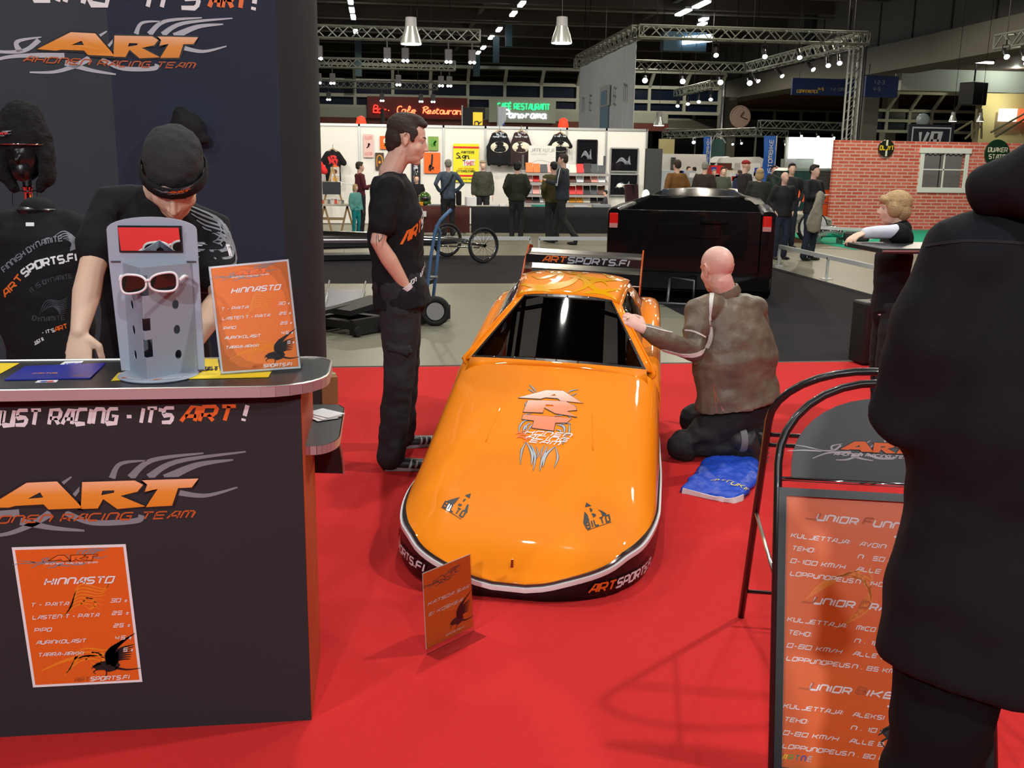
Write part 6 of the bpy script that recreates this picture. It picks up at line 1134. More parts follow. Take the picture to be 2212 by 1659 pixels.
# ================================================================ A-frame poster stand
F0, R0, T0_ = V((.975, 2.19, .006)), V((1.219, 3.10, .006)), V((1.10, 2.645, 1.08)); tu = V((cos(.262), -sin(.262), 0)); sv = (T0_-F0).normalized(); sn = tu.cross(sv).normalized(); sn = -sn if sn.y > 0 else sn
WB = .545; fb = lambda u, v, w_=0.: F0+tu*u+sv*v+sn*w_
rv = (T0_-R0).normalized(); rb = lambda u, v, w_=0.: R0+tu*u+rv*v
def bproj(px, py):
    d = ray(px, py); t_ = (F0-CP).dot(sn)/d.dot(sn); p = CP+d*t_-F0; return p.dot(tu), p.dot(sv)
ab = thing('a_frame_sign', 'black A-frame sign with arched top and orange poster of junior racing classes', 'sign stand', F0); tubem = M('tube_black', (.012, .012, .013), .3, coat=.3)
vj = bproj(1679, 1000)[1]
def arch(f, v0, r, n=16): return [f(0, 0)]+[f(0, v0)]+[f(WB/2-WB/2*cos(pi*k/n), v0+r*sin(pi*k/n)) for k in range(1, n)]+[f(WB, v0), f(WB, 0)]
MB().tube(arch(fb, vj, .235), .0115, 10).build('front_tube', tubem, ab, smooth='all'); MB().tube(arch(rb, vj+.06, .19), .0115, 10).build('rear_tube', tubem, ab, smooth='all')
v1 = bproj(1690, 1062)[1]; v0 = .015
mb = MB()
for v in (v1, v0): mb.bar(fb(0, v), fb(WB, v), .022, .022, up=sn)
mb.bar(fb(.012, v0), fb(.012, v1), .02, .024, up=sn); mb.bar(fb(WB-.012, v0), fb(WB-.012, v1), .02, .024, up=sn); mb.build('poster_frame', tubem, ab)
mb = MB()
for v in (.13, .78, .80+.02): mb.tube([rb(0, v), rb(WB, v)], .007, 8)
mb.build('rear_crossbars', tubem, ab, smooth='all')
for u in (.0, WB): MB().tube([fb(u, .50), rb(u, .50)], .006, 8).build('stay', steel, ab, smooth='all')
MB().tube([fb(.01, v1+.035, .004), fb(WB-.01, v1+.035, .004)], .0065, 8).build('chrome_bar', chrome, ab, smooth='all')
vh = bproj(1710, 1040)[1]; hp = [fb_ for fb_ in [(.035, vh)]+[(WB/2-(WB/2-.035)*cos(pi*k/18), vh+.05+(.19)*sin(pi*k/18)) for k in range(19)]+[(WB-.035, vh)]]
MB().prism(hp, lambda u, v, w_: fb(u, v, w_-.004), .006).build('header_panel', M('header_black', (.016, .016, .018), .4), ab)
mb = MB(); mb.prism([(.022, .022), (WB-.022, .022), (WB-.022, v1-.008), (.022, v1-.008)], lambda u, v, w_: fb(u, v, w_-.006), .005); pbk = mb.build('poster_backing', paper, ab)
a = Art(); a.rect(.024, .024, WB-.024, v1-.01, 'poster_orange', 8, 8); a.layer = 2
for k in range(6):
    c = [bproj(*q) for q in ((1740+k*10, 1295-k*6), (1790+k*12, 1250-k*3), (1880, 1240+k*14), (1860-k*12, 1330+k*6))]; a.stroke(c, .003, 'curl_ink', .002, mid=.005)
Qb = bproj; a.layer = 3
def bt(tx, x0, y0, x1, h, key='white', th=.22, sl=.3): line_txt(a, tx, x0, y0, x1, y0+(x1-x0)*.125, (0, -h), key, Qb, th, sl)
for y0, a1, a2, l2, l3, l4, k1, sp1 in ((1120, 'J', 'UNIOR', 'F', 'UNNY CAR', 'AVOIN', 'N . 50 HV', ('0-100 KM/H', 'ALLE 5 S', 'N . 140 KM/H')), (1300, 'J', 'UNIOR', 'D', 'RAGSTER', 'MICO AHONEN', 'N . 10 HV', ('0-80 KM/H', 'ALLE 8 S', 'N . 85 KM/H')), (1486, 'J', 'UNIOR', 'B', 'IKE', 'ALEKSI', 'N . 10 HV', ('0-80 KM/H', 'ALLE 8 S', 'N . 80 KM/H'))):
    sc_ = (y0-1120)/366; xo = -14*sc_; bt(a1, 1738+xo, y0, 1760+xo, 15, 'dorange', .28); bt(a2, 1762+xo, y0+3, 1848+xo, 13, 'white', .26); bt(l2, 1862+xo, y0+12, 1880+xo, 14, 'dorange', .28); bt(l3, 1884+xo, y0+17, 1884+xo+20*len(l3)*.95, 13, 'white', .26)
    dy = 27.5+sc_*1.5; bt('KULJETTAJA:', 1707+xo*1.1, y0+dy*1.45, 1833+xo, 8.5); bt(l4, 1855+xo, y0+dy*1.45+19, 1855+xo+11*len(l4), 8.5); bt('TEHO:', 1709+xo*1.1, y0+dy*2.45, 1757+xo, 8.5); bt(k1, 1851+xo, y0+dy*2.45+19, 1941+xo, 8.5)
    bt(sp1[0], 1706+xo*1.1, y0+dy*3.45, 1822+xo, 8.5); bt(sp1[1], 1848+xo, y0+dy*3.45+18, 1940+xo, 8.5); bt('LOPPUNOPEUS', 1705+xo*1.1, y0+dy*4.45, 1840+xo, 8.5); bt(sp1[2], 1846+xo, y0+dy*4.45+18, 1960+xo, 8.5); bt('JFC', 1930+xo, y0+40, 1975+xo, 14, 'white', .3, 0)
a.layer = 4; k4 = bproj(1675, 1640)
for i, c in enumerate(('red', 'leaf_yellow', 'green', 'teal', 'blue', 'lgrey')): a.text('PARTNERS'[i], k4[0]+.016*i, k4[1]+.002, .012, c, th=.2, slant=.3)
a.layer = 3; e_ = bproj(1900, 1600); eagle(a, e_[0], e_[1]-.02, .2); a.place(fb, pbk, 'poster_print', .0004)
a = Art(); a.layer = 2; l0, l1 = bproj(1745, 990), bproj(1925, 985); s_ = .245; lx, ly = bproj(1812, 974); logo_back(a, lx, ly, s_, 'lgrey', 'white', 'black', 'AHONEN RACING TEAM'); a.layer = 4; logo_letters(a, lx, ly, s_, 'orange'); a.place(lambda u, v, w_: fb(u, v, w_+.002), ab, 'header_logo', .0006)
# ================================================================ hat head and shirt form left of the counter man
Yh = 4.55; cp = SY(52, 320, Yh); t = thing('hat_mannequin', 'glossy black display head on a chrome neck at the far left, wearing a fur hat', 'display head', (cp.x, Yh, 0)); gb = M('gloss_black', (.008, .008, .009), .3, coat=.3); g = MB(); g.ball(cp+V((0, 0, -.03)), (.075, .09, .11), 18); g.ball(cp+V((0, -.05, -.09)), (.045, .045, .05), 14); g.chain([cp+V((0, -.08, -.02)), cp+V((0, -.105, -.05))], [.01, .013], 10)
remesh(g, 'head', gb, t, .008, 3); nk = SY(57, 380, Yh).z; n2 = SY(57, 442, Yh).z
MB().lathe((cp.x+.01, Yh-.03, 0), [(.001, n2-.01), (.018, n2-.01), (.018, n2+.05), (.022, n2+.055), (.018, n2+.06), (.024, n2+.075), (.018, n2+.08), (.018, nk+.04), (.001, nk+.04)], 16).build('chrome_neck', chrome, t, smooth=True)
fq = [SY(x, y, Yh) for x, y in ((27, 412), (80, 412), (80, 441), (27, 441))]; MB().tube(fq, .003, 6, closed=True).build('wire_frame', blackmetal, t)
MB().tube([(cp.x+.01, Yh, n2), (cp.x+.01, Yh, .03)], .012, 10).build('pole', steel, t, smooth='all'); MB().lathe((cp.x+.01, Yh, .0), [(.01, .004), (.16, .004), (.16, .014), (.01, .02)], 24).build('base', blackmetal, t, smooth=True)
t = thing('fur_hat', 'black fur hat with ear flaps and red logo on the display head', 'hat', cp); g = MB(); hz = SY(52, 222, Yh).z
g.chain([V((cp.x, Yh, hz-.17)), V((cp.x, Yh, hz-.12)), V((cp.x, Yh+.01, hz-.075))], [(.088, .1), (.098, .1), (.095, .09)], 18)
for s_ in (-1, 1): g.chain([cp+V((s_*.075, 0, .05)), cp+V((s_*.088, 0, -.04)), cp+V((s_*.085, 0, -.12)), cp+V((s_*.05, 0, -.17))], [(.04, .05), (.035, .06), (.03, .055), (.02, .03)], 14)
remesh(g, 'fur', M('black_fur', (.008, .008, .008), 1., bump=.8, bscale=90), t, .009, 3, crease(.008, (30, 30, 30)))
vz = SY(52, 312, Yh).z; MB().lathe((cp.x, Yh, 0), [(.096, vz-.004), (.105, vz-.002), (.105, vz+.002), (.096, vz+.004)], 28).build('chrome_rim', chrome, t, smooth='all')
a = Art(); logo_back(a, -.03, 0, .075, 'lgrey', 'lgrey', 'black', None); a.layer = 4; logo_letters(a, -.03, 0, .075, 'red'); lz = SY(20, 292, Yh); a.place(lambda u, v, w_: V((cp.x-.05+u, Yh-.112-w_-.0-(.03-abs(u))*.0, lz.z+v)), t, 'patch', .0006)
Yt = 4.05; ct = SY(95, 600, Yt); t = thing('display_torso', 'black torso form wearing a printed black team T-shirt at the far left', 'display form', (ct.x, Yt, 0)); g = MB(); zz = lambda y: SY(95, y, Yt).z
MB().lathe((ct.x, Yt, 0), [(.01, zz(452)-.02), (.07, zz(452)-.02), (.075, zz(452)), (.06, zz(450)+.01), (.01, zz(450)+.012)], 24).build('neck_cap', gb, t, smooth=True)
g.chain([V((ct.x, Yt, zz(880))), V((ct.x, Yt, zz(760))), V((ct.x, Yt, zz(620))), V((ct.x, Yt, zz(510))), V((ct.x, Yt, zz(470)))], [(.17, .12), (.165, .115), (.185, .13), (.195, .12), (.10, .08)], 20)
for s_ in (-1, 1): g.chain([V((ct.x+s_*.1, Yt, zz(485))), V((ct.x+s_*.2, Yt, zz(510))), V((ct.x+s_*.25, Yt-.02, zz(585)))], [.06, .065, .075], 14)
sh = remesh(g, 't_shirt', tee, t, .010, 4, crease(.008)); MB().tube([(ct.x, Yt, zz(870)), (ct.x, Yt, .02)], .018, 10).build('pole', blackmetal, t); MB().lathe((ct.x, Yt, 0), [(.01, .004), (.17, .004), (.17, .014), (.01, .02)], 24).build('base', blackmetal, t, smooth=True)
hs = on_obj(sh)
def tfn(u, v, w_=0.):
    p, n_ = hs(u, v)
    if p is None: p = SY(u, v, Yt-.13); n_ = V((0, -1, 0))
    return p+n_*(w_+.001)
a = Art()
def arc_txt(tx, pts, h, key, th=.22):
    P2 = cat(pts, 8); L = [0]
    for p, q_ in zip(P2, P2[1:]): L.append(L[-1]+math.hypot(q_[0]-p[0], q_[1]-p[1]))
    b_ = Art(); b_.text(tx, 0, 0, h, key, fit=L[-1], th=th)
    def at(x, y):
        i = max(k for k in range(len(L)) if L[k] <= max(0, min(x, L[-1]*.999))); i = min(i, len(P2)-2); dx, dy = P2[i+1][0]-P2[i][0], P2[i+1][1]-P2[i][1]; l_ = math.hypot(dx, dy); k_ = (x-L[i])/l_; return (P2[i][0]+dx*k_+dy/l_*y, P2[i][1]+dy*k_-dx/l_*y)
    for vs_, fs_, ky, ly in b_.p: a.p.append(([at(x, y) for x, y in vs_], fs_, ky, a.layer))
arc_txt('ART', [(12, 642), (30, 625), (50, 600)], 13, 'orange', .26); arc_txt('SPORTS.FI', [(54, 598), (80, 580), (120, 570), (165, 563)], 15, 'white', .26); arc_txt('FINNISH DYNAMITE', [(10, 588), (50, 555), (90, 530), (135, 520)], 11, 'grey', .2)
arc_txt('IT IS DYNAMITE', [(68, 632), (100, 612), (155, 600)], 9, 'dgrey', .2); arc_txt("- IT'S", [(92, 722), (118, 716)], 7, 'white'); arc_txt('ART', [(120, 716), (146, 708)], 9, 'orange', .26); arc_txt('JUST R', [(75, 745), (95, 735)], 7, 'white'); arc_txt('DYNAMITE', [(70, 690), (90, 694), (140, 690)], 9, 'dgrey')
for k in range(8): a.stroke([(118+6*k, 510+2*k), (140+3*k, 500+5*k), (165-2*k, 520+3*k), (150+3*k, 535)], 1., 'grey', .6, mid=3.); a.stroke([(85+5*k, 680-4*k), (100+4*k, 650+3*k), (130, 650+4*k), (148-k, 640+5*k)], 1., 'dgrey', .6, mid=3.4)
a.rect(56, 481, 74, 489, 'white'); a.place(tfn, sh, 'shirt_print', .0006)
# ================================================================ pieces on the bare floor between the carpets
Ph = SZ(940, 704, 0); t = thing('hand_truck', 'blue hand truck with a pneumatic wheel behind the standing man', 'hand truck', Ph); hb_l = M('hand_truck_blue', (.07, .16, .32), .4); hg = M('hand_truck_grey', (.33, .36, .34), .4); Yq = Ph.y
wc = SY(940, 672, Yq); MB().tube([wc+V((.115*cos(a_), .0, .115*sin(a_)))*1.0 for a_ in [2*pi*k/24 for k in range(24)]], .032, 10, closed=True).build('tyre', rubber, t, smooth='all'); MB().cyl(wc-V((0, .03, 0)), wc+V((0, .03, 0)), .085, .085, 24).build('wheel_hub', M('hub_grey', (.3, .3, .3), .5), t, smooth=True)
p_ = lambda x, y, dy=0: SY(x, y, Yq+dy)
MB().tube([p_(925, 680), p_(921, 640), p_(930, 560), p_(940, 500), p_(943, 490), p_(952, 475), p_(975, 452)], .016, 8).build('frame_rail', hb_l, t, smooth='all'); MB().tube([p_(932, 678, .25), p_(945, 560, .25), p_(950, 500, .25), p_(943, 488, .1)], .016, 8).build('frame_rail', hb_l, t, smooth='all')
mb = MB(); mb.tube([p_(925, 680), p_(935, 676, .25)], .012, 8); mb.tube([p_(926, 598), p_(944, 598, .25)], .010, 8); mb.tube([p_(915, 682), wc], .012, 8); mb.tube([p_(921, 640), p_(932, 678)], .010, 8); mb.build('crossbars', hg, t, smooth='all')
q0, q1 = SZ(760, 728, 0), SZ(968, 690, 0); t = thing('floor_dolly', 'low black steel dolly lying on the bare floor behind the standing man', 'dolly', q0); d = (q1-q0); d.z = 0; L = d.length; d.normalize(); n_ = V((-d.y, d.x, 0)); D_ = lambda u, v, z: q0+d*u+n_*v+V((0, 0, z)); dk = M('dolly_black', (.015, .015, .016), .5)
mb = MB()
for v in (0, .42): mb.bar(D_(0, v, .08), D_(L, v, .08), .06, .14)
mb.build('side_rails', dk, t); mb = MB()
for u in (.08, L*.35, L*.65, L-.1): mb.bar(D_(u, 0, .09), D_(u, .42, .09), .09, .07)
mb.bar(D_(.05, .21, .2), D_(L*.45, .21, .26), .3, .05); mb.build('deck', dk, t); MB().bar(D_(-.18, .3, .20), D_(.4, .3, .24), .10, .035).build('ramp', dk, t); MB().bar(D_(L*.72, .3, .30), D_(L+.06, .3, .36), .12, .04).build('ramp', dk, t)
for u, v in ((.03, -.04), (.35, -.04), (L-.2, -.04)): MB().cyl(D_(u, v, .05), D_(u, v-.025, .05), .045, .045, 14).build('caster', rubber, t, smooth=True)
q = [SZ(x, y, 0) for x, y in ((700, 668), (776, 668), (790, 630), (712, 628))]; c = sum(q, V())/4; t = thing('clear_tray', 'clear plastic tray lying on the bare floor left of the standing man', 'tray', c); MB().prism([(p.x, p.y) for p in q], lambda u, v, w_: V((u, v, .01+w_)), .012).build('sheet', M('milky_plastic', (.38, .38, .42), .25, alpha=.75), t)
for i, (a0, b0) in enumerate(((0, 3), (1, 2))): MB().tube([q[a0]+V((0, 0, .02)), (q[a0]+q[b0])/2+V((0, 0, .06)), q[b0]+V((0, 0, .12))], .012, 8).build('curved_rim', M('clear_edge', (.6, .62, .6), .15, .4), t, smooth='all')
p_1, p_2 = SZ(698, 705, .01), SZ(720, 700, .01); t = thing('cable_end', 'short thin black cable on the bare floor by the slate display wall', 'cable', p_1); MB().tube([p_1+V((-.2, 0, 0)), p_1, p_2+V((-.03, .03, 0)), p_2], .006, 6).build('cable', blackmetal, t, smooth='all')
# ================================================================ dragster on the dark carpet
N0 = V((1.42, 16.35, .26)); t = thing('dragster', 'long chrome dragster nose with two thin spoked front wheels on the dark carpet', 'dragster', (N0.x, N0.y, 0)); BX = V((-.985, -.17, .02)).normalized(); BN = V((-BX.y, BX.x, 0)).normalized()
def dr(s, l, z): return V((N0.x, N0.y, 0))+V((BX.x, BX.y, 0)).normalized()*s+BN*l+V((0, 0, z))
rings = []
for s, wd, z0, z1 in ((0, .01, .27, .29), (.15, .06, .24, .32), (.6, .11, .2, .37), (1.4, .17, .16, .43), (2.6, .22, .13, .47), (4.2, .27, .10, .54), (6, .30, .09, .58)):
    zc_, hz_ = (z0+z1)/2, (z1-z0)/2; rings.append([dr(s, wd*cos(a_), zc_+hz_*sin(a_)*(1 if sin(a_) > 0 else .8)) for a_ in [2*pi*k/20 for k in range(20)]])
MB().loft(rings).build('body', M('mirror_chrome', (.7, .71, .73), .12, 1.), t, smooth='all'); MB().loft([[dr(s, l, z) for l, z in ((-w_, .1), (w_, .1), (w_*.9, .02), (-w_*.9, .02))] for s, w_ in ((1.6, .2), (6, .34))]).build('floor_pan', M('pan_dark', (.03, .03, .033), .3), t)
def wire_wheel(c, r, ax, t):
    ax = V(ax).normalized(); e = V((0, 0, 1)); g_ = ax.cross(e).normalized(); ring = lambda rr, n=32: [c+(e*sin(2*pi*k/n)+g_*cos(2*pi*k/n))*rr for k in range(n)]
    ty = MB().tube(ring(r-.02), .021, 10, closed=True).build('tyre', rubber, t, smooth='all'); MB().tube(ring(r-.048), .014, 8, closed=True).build('rim', chrome, t, smooth='all'); mb = MB()
    for k in range(20):
        a_ = 2*pi*k/20; o_ = ax*(.03 if k % 2 else -.03); mb.tube([c+o_, c+(e*sin(a_+.15)+g_*cos(a_+.15))*(r-.05)], .0025, 5)
    mb.build('spokes', chrome, t); MB().cyl(c-ax*.045, c+ax*.045, .028, .028, 12).build('hub', chrome, t, smooth=True)
w1 = SZ(1044, 569, 0); w2 = V((SY(966, 520, 16.55).x, 16.55, 0)); axw = (w2-w1).normalized(); r1 = .275; wire_wheel(w1+V((0, 0, r1+.004)), r1, axw, t); wire_wheel(SY(966, 512, w2.y)*1+V((0, 0, 0)) if False else w2+V((0, 0, r1+.004)), r1, axw, t)
mb = MB(); mb.tube([w1+V((0, 0, r1)), w2+V((0, 0, r1))], .02, 8); mb.tube([w1+V((-.05, .1, r1-.04)), dr(.9, -.1, .22)], .012, 6); mb.tube([w2+V((-.05, -.1, r1-.04)), dr(.9, .1, .22)], .012, 6); mb.build('axle', chrome, t, smooth='all')
# ================================================================ black pickup truck
TY = 10.9; x0, x1 = 2.44, 4.30; cxm = (x0+x1)/2; gb2 = M('truck_black', (.0025, .0025, .003), .25, coat=.25, spec=.12); t = thing('pickup_truck', 'shiny black pickup truck seen from behind with red tail lights', 'pickup truck', (cxm, TY, 0)); truck = t; tz0, tz1 = .30, SY(1500, 452, TY).z
def rrect(x0, x1, z0, z1, y, r=.06, n=5):
    o = []
    for cx_, cz_, a0 in ((x1-r, z1-r, 0), (x0+r, z1-r, pi/2), (x0+r, z0+r, pi), (x1-r, z0+r, 1.5*pi)):
        for k in range(n+1): a_ = a0+pi/2*k/n; o.append(V((cx_+r*cos(a_), y, cz_+r*sin(a_))))
    return o
for s_, nm in ((-1, 'bed_side'), (1, 'bed_side')):
    xa_, xb_ = (x0, x0+.16) if s_ < 0 else (x1-.16, x1); MB().loft([rrect(xa_+.02, xb_-.0, tz0, tz1-.01, TY, .05), rrect(xa_, xb_, tz0-.03, tz1, TY+.12, .06), rrect(xa_-.02*(s_ < 0), xb_+.02*(s_ > 0), tz0-.05, tz1, TY+1.2, .06), rrect(xa_, xb_, tz0, tz1, TY+2.1, .06)]).build(nm, gb2, t, smooth=True)
MB().loft([rrect(x0+.15, x1-.15, tz0+.06, tz1-.02, TY+.01, .03), rrect(x0+.15, x1-.15, tz0+.06, tz1-.02, TY+.06, .03)]).build('tailgate', gb2, t, smooth=True, bevel=.004)
mb = MB(); mb.bar((cxm-.35, TY+.005, tz1-.24), (cxm+.35, TY+.005, tz1-.24), .012, .16); mb.build('tailgate_recess', gb2, t, bevel=.01); MB().bar((cxm+.12, TY-.01, tz1-.13), (cxm+.42, TY-.01, tz1-.13), .03, .05).build('handle', gb2, t, bevel=.01)
for xx in ((x0+.035, x0+.135), (x1-.135, x1-.035)):
    tl = M('tail_red', (.55, .01, .008), .15, coat=.8, emit=.12); zA, zB = SY(1345, 462, TY).z, SY(1345, 492, TY).z; MB().span((xx[0], TY-.012, zB-.0), (xx[1], TY+.03, zA)).build('tail_light', tl, t, bevel=.015); mb = MB(); mb.span((xx[0]+.004, TY-.016, zB-.015), (xx[1]-.004, TY-.01, zB+.035)); mb.build('reverse_lens', M('pink_lens', (.5, .22, .2), .2), t)
MB().loft([rrect(x0+.02, x1-.02, tz0-.12, tz0+.06, TY-.05, .04), rrect(x0, x1, tz0-.12, tz0+.06, TY+.15, .04)]).build('rear_bumper', gb2, t, smooth=True); MB().span((x0+.1, TY+.05, .14), (x1-.1, TY+4.6, tz0)).build('chassis', M('underbody', (.004, .004, .004), .9), t)
# cab: narrower towards the roof
CYb, zr = TY+2.1, SY(1515, 407, TY+2.6).z; cab = []
for y, xi, za_, rb_ in ((CYb, .12, tz1-.02, .05), (CYb+.02, .16, tz1+.04, .06)): cab.append(rrect(x0+xi, x1-xi, .3, za_, y, rb_))
def cabring(y, xi, zt_): return [V((x0+.06, y, .3)), V((x0+.06, y, tz1)), V((x0+xi, y, zt_-.06)), V((x0+xi+.07, y, zt_-.01)), V((cxm, y, zt_+.015)), V((x1-xi-.07, y, zt_-.01)), V((x1-xi, y, zt_-.06)), V((x1-.06, y, tz1)), V((x1-.06, y, .3))]
MB().loft([cabring(CYb, .18, tz1+.05), cabring(CYb+.38, .38, zr-.01), cabring(CYb+.7, .38, zr), cabring(CYb+1.3, .38, zr-.02), cabring(CYb+1.9, .14, tz1+.02), cabring(CYb+3.0, .08, tz1-.1), cabring(CYb+3.2, .12, tz1-.35)]).build('cab', gb2, t, smooth=True, angle=50)
rw = [V((x0+.24, CYb+.02, tz1+.07)), V((x1-.24, CYb+.02, tz1+.07)), V((x1-.44, CYb+.35, zr-.07)), V((x0+.44, CYb+.35, zr-.07))]; dn = V((0, -.012, .006)); MB().add([p+dn for p in rw], [(0, 1, 2, 3)]).build('rear_window', M('truck_glass', (.004, .005, .006), .03, coat=1.), t)
mb = MB(); mb.tube([rw[3]+V((0, -.01, .03)), (rw[3]+rw[2])/2+V((0, -.01, .045)), rw[2]+V((0, -.01, .03))], .012, 6); mb.build('third_brake_light', M('blue_tint', (.05, .12, .25), .1, coat=1.), t, smooth='all')
for xx in (x0+.08, x1-.08):
    for yy in (TY+.95, TY+4.1):
        s_ = -1 if xx < cxm else 1; MB().lathe((xx, yy, .33), [(.2, -.11), (.31, -.11), (.33, -.07), (.33, .07), (.31, .11), (.2, .11)], 28, (1, 0, 0)).build('wheel', rubber, t, smooth=True); whl_ = KIDS[t.name][-1]; MB().lathe((xx+s_*.02, yy, .33), [(.01, -.06), (.2, -.06), (.2, .09), (.01, .09)], 20, (1, 0, 0)).build('rim', chrome, whl_, smooth=True)
mb = MB(); c_ = SY(1480, 690, TY-.25); mb.tube([(cxm-.18, TY-.02, .3), (cxm-.18, TY-.3, .05)], .018, 8); mb.tube([(cxm-.18, TY-.02, .3), (cxm+.1, TY-.3, .3), (cxm+.1, TY-.3, .05)], .014, 8); mb.tube([(cxm-.3, TY-.3, .04), (cxm+.2, TY-.3, .04)], .016, 8); mb.build('tow_frame', M('dull_steel', (.12, .13, .13), .4, .8), t, smooth='all')
truck.rotation_euler.z = -.34
# ================================================================ barrier rails
def rail(pts, lab, z=.30, post=True):
    t = thing('barrier_rail', lab, 'barrier', pts[0]); mb = MB()
    for a_, b_ in zip(pts, pts[1:]): mb.bar(V(a_)+V((0, 0, z)), V(b_)+V((0, 0, z)), .03, .06)
    mb.build('top_rail', M('rail_white', (.62, .64, .62), .4), t)
    if post:
        for a_, b_ in zip(pts, pts[1:]):
            a_, b_ = V(a_), V(b_); n = max(1, int((b_-a_).length/1.5))
            for i in range(n+1): p = a_.lerp(b_, i/n); MB().bar(p, p+V((0, 0, z)), .03).build('post', MATS['rail_white'], t); MB().span(p+V((-.07, -.07, 0)), p+V((.07, .07, .012))).build('foot', MATS['rail_white'], t)
zr1 = SY(1140, 515, 16.9).z; rail([(-8.5, 16.9, .0), (2.45, 16.9, .0)], 'long low white barrier rail behind the dragster', zr1); rail([(6.15, 15.1, 0), (6.15, 8.0, 0)], 'low white barrier rail running forward beside the pickup truck', .31); rail([(2.6, 16.9, 0), (4.0, 16.9, 0)], 'short low white barrier rail behind the pickup truck', zr1)
p = [SY(1755, 490, 19.3), SY(1905, 498, 18.5)]; rail([(q_.x, q_.y, 0) for q_ in p], 'low white barrier rail before the brick wall', .35)
# ================================================================ white trade stand
WY = 25.; wt = SY(1030, 272, WY).z; seams = [683-87*k for k in (2, 1)]+[690, 777, 863, 958, 1048, 1137, 1223, 1308, 1395]; t = thing('stand_wall', 'white panelled stand wall with narrow metal posts', 'stand wall', (2.5, WY, 0)); xs = [SY(x, 350, WY).x for x in seams]
for a_, b_ in zip(xs, xs[1:]): MB().span((a_+.02, WY, .03), (b_-.02, WY+.03, wt-.05)).build('panel', whitepanel, t)
mb = MB()
for x in xs: mb.bar((x, WY, 0), (x, WY, wt), .045)
mb.build('posts', alu, t); mb = MB(); mb.bar((xs[0], WY, wt-.03), (xs[-1], WY, wt-.03), .045, .06); mb.build('top_rail', alu, t)
MB().span((xs[-1]-.03, WY-2.2, .03), (xs[-1], WY, wt-.05)).build('end_panel', whitepanel, t) if False else None
c_ = SY(1411, 385, 23.6); t = thing('black_panel', 'tall plain black panel at the end of the white stand wall', 'panel', (c_.x, 23.6, 0)); MB().span((SY(1395, 380, 23.6).x, 23.6, 0), (SY(1429, 380, 23.6).x, 23.75, SY(1411, 321, 23.6).z)).build('board', M('charcoal', (.035, .035, .035), .6), t)
def onwall(px0, py0, px1, py1, y=WY-.03): return SY(px0, py1, y), SY(px1, py0, y)
def board(name, lab, cat_, px, mat, art=None, th=.03, parts='board', off=.05, frame=None):
    a_, b_ = onwall(*px, WY-off); t = thing(name, lab, cat_, ((a_.x+b_.x)/2, WY-off, a_.z)); W, H = b_.x-a_.x, b_.z-a_.z; MB().span((a_.x, WY-off, a_.z), (b_.x, WY-off+th, b_.z)).build(parts, mat, t)
    if frame:
        mb = MB(); e_ = .03
        for p, q_ in (((a_.x, a_.z), (b_.x, a_.z)), ((b_.x, a_.z), (b_.x, b_.z)), ((b_.x, b_.z), (a_.x, b_.z)), ((a_.x, b_.z), (a_.x, a_.z))): mb.bar((p[0], WY-off-.005, p[1]), (q_[0], WY-off-.005, q_[1]), e_, e_)
        mb.build('frame', frame, t)
    if art: a = Art(); art(a, W, H); a.place(plane_fn((a_.x, WY-off-.001, a_.z), (1, 0, 0), (0, 0, 1)), KIDS[t.name][0], 'print', .003)
    return t
def blob(a, x, y, s, key, seed):
    rnd = random.Random(seed)
    for k in range(7): a.stroke([(x+s*rnd.uniform(-.5, .5), y+s*rnd.uniform(-.6, .6)) for _i in range(3)], s*.05, key, s*.04, mid=s*.22)
def p_skate(a, W, H): a.text('SUOMI', W*.1, H*.78, H*.12, 'pink', fit=W*.75, slant=.2); blob(a, W*.5, H*.5, W*.4, 'black', 2); a.text('KUSTOM', W*.1, H*.1, H*.12, 'pink', fit=W*.75, slant=.2)
M('pale_pink', (.75, .5, .45), .5); M('board_brown', (.06, .035, .02), .5); M('leaf_green', (.20, .35, .07), .6); M('panel_orange', (.85, .14, .01), .5); M('flag_yellow', (.85, .75, .02), .6)
board('skate_deck', 'pale pink board with red lettering on the white wall left of the standing man', 'artwork', (786, 290, 806, 340), MATS['pale_pink'], p_skate)
board('square_picture', 'small square red-orange picture behind the standing man\'s head', 'artwork', (821, 294, 850, 322), MATS['panel_orange'], lambda a, W, H: (a.disc(W*.5, H*.62, W*.25, 'cream'), blob(a, W*.5, H*.4, W*.4, 'amber', 1)))
board('dark_picture', 'narrow dark brown picture with a gold crest on the white wall', 'artwork', (811, 330, 829, 367), MATS['board_brown'], lambda a, W, H: (a.stroke([(W*.2, H*.2), (W*.2, H*.7), (W*.5, H*.85), (W*.8, H*.7), (W*.8, H*.2)], W*.1, 'amber'), a.disc(W*.5, H*.45, W*.15, 'amber')))
board('green_picture', 'small green picture beside the standing man\'s forehead', 'artwork', (925, 295, 947, 325), MATS['leaf_green'], lambda a, W, H: blob(a, W*.5, H*.5, W*.6, 'green', 4))
board('orange_picture', 'square orange picture with a dark figure on a motorcycle', 'artwork', (916, 330, 951, 374), MATS['panel_orange'], lambda a, W, H: (a.stroke([(W*.45, H*.35), (W*.5, H*.7), (W*.5, H*.92)], W*.12, 'black', W*.1), blob(a, W*.45, H*.25, W*.35, 'black', 8)))
board('patterned_deck', 'narrow black and white patterned board behind the seated painter', 'artwork', (889, 345, 908, 400), M('ink_navy', (.01, .01, .02), .5), lambda a, W, H: [blob(a, W*.5, H*(.15+.17*k), W*.5, 'white' if k != 1 else 'pink', k) for k in range(5)])
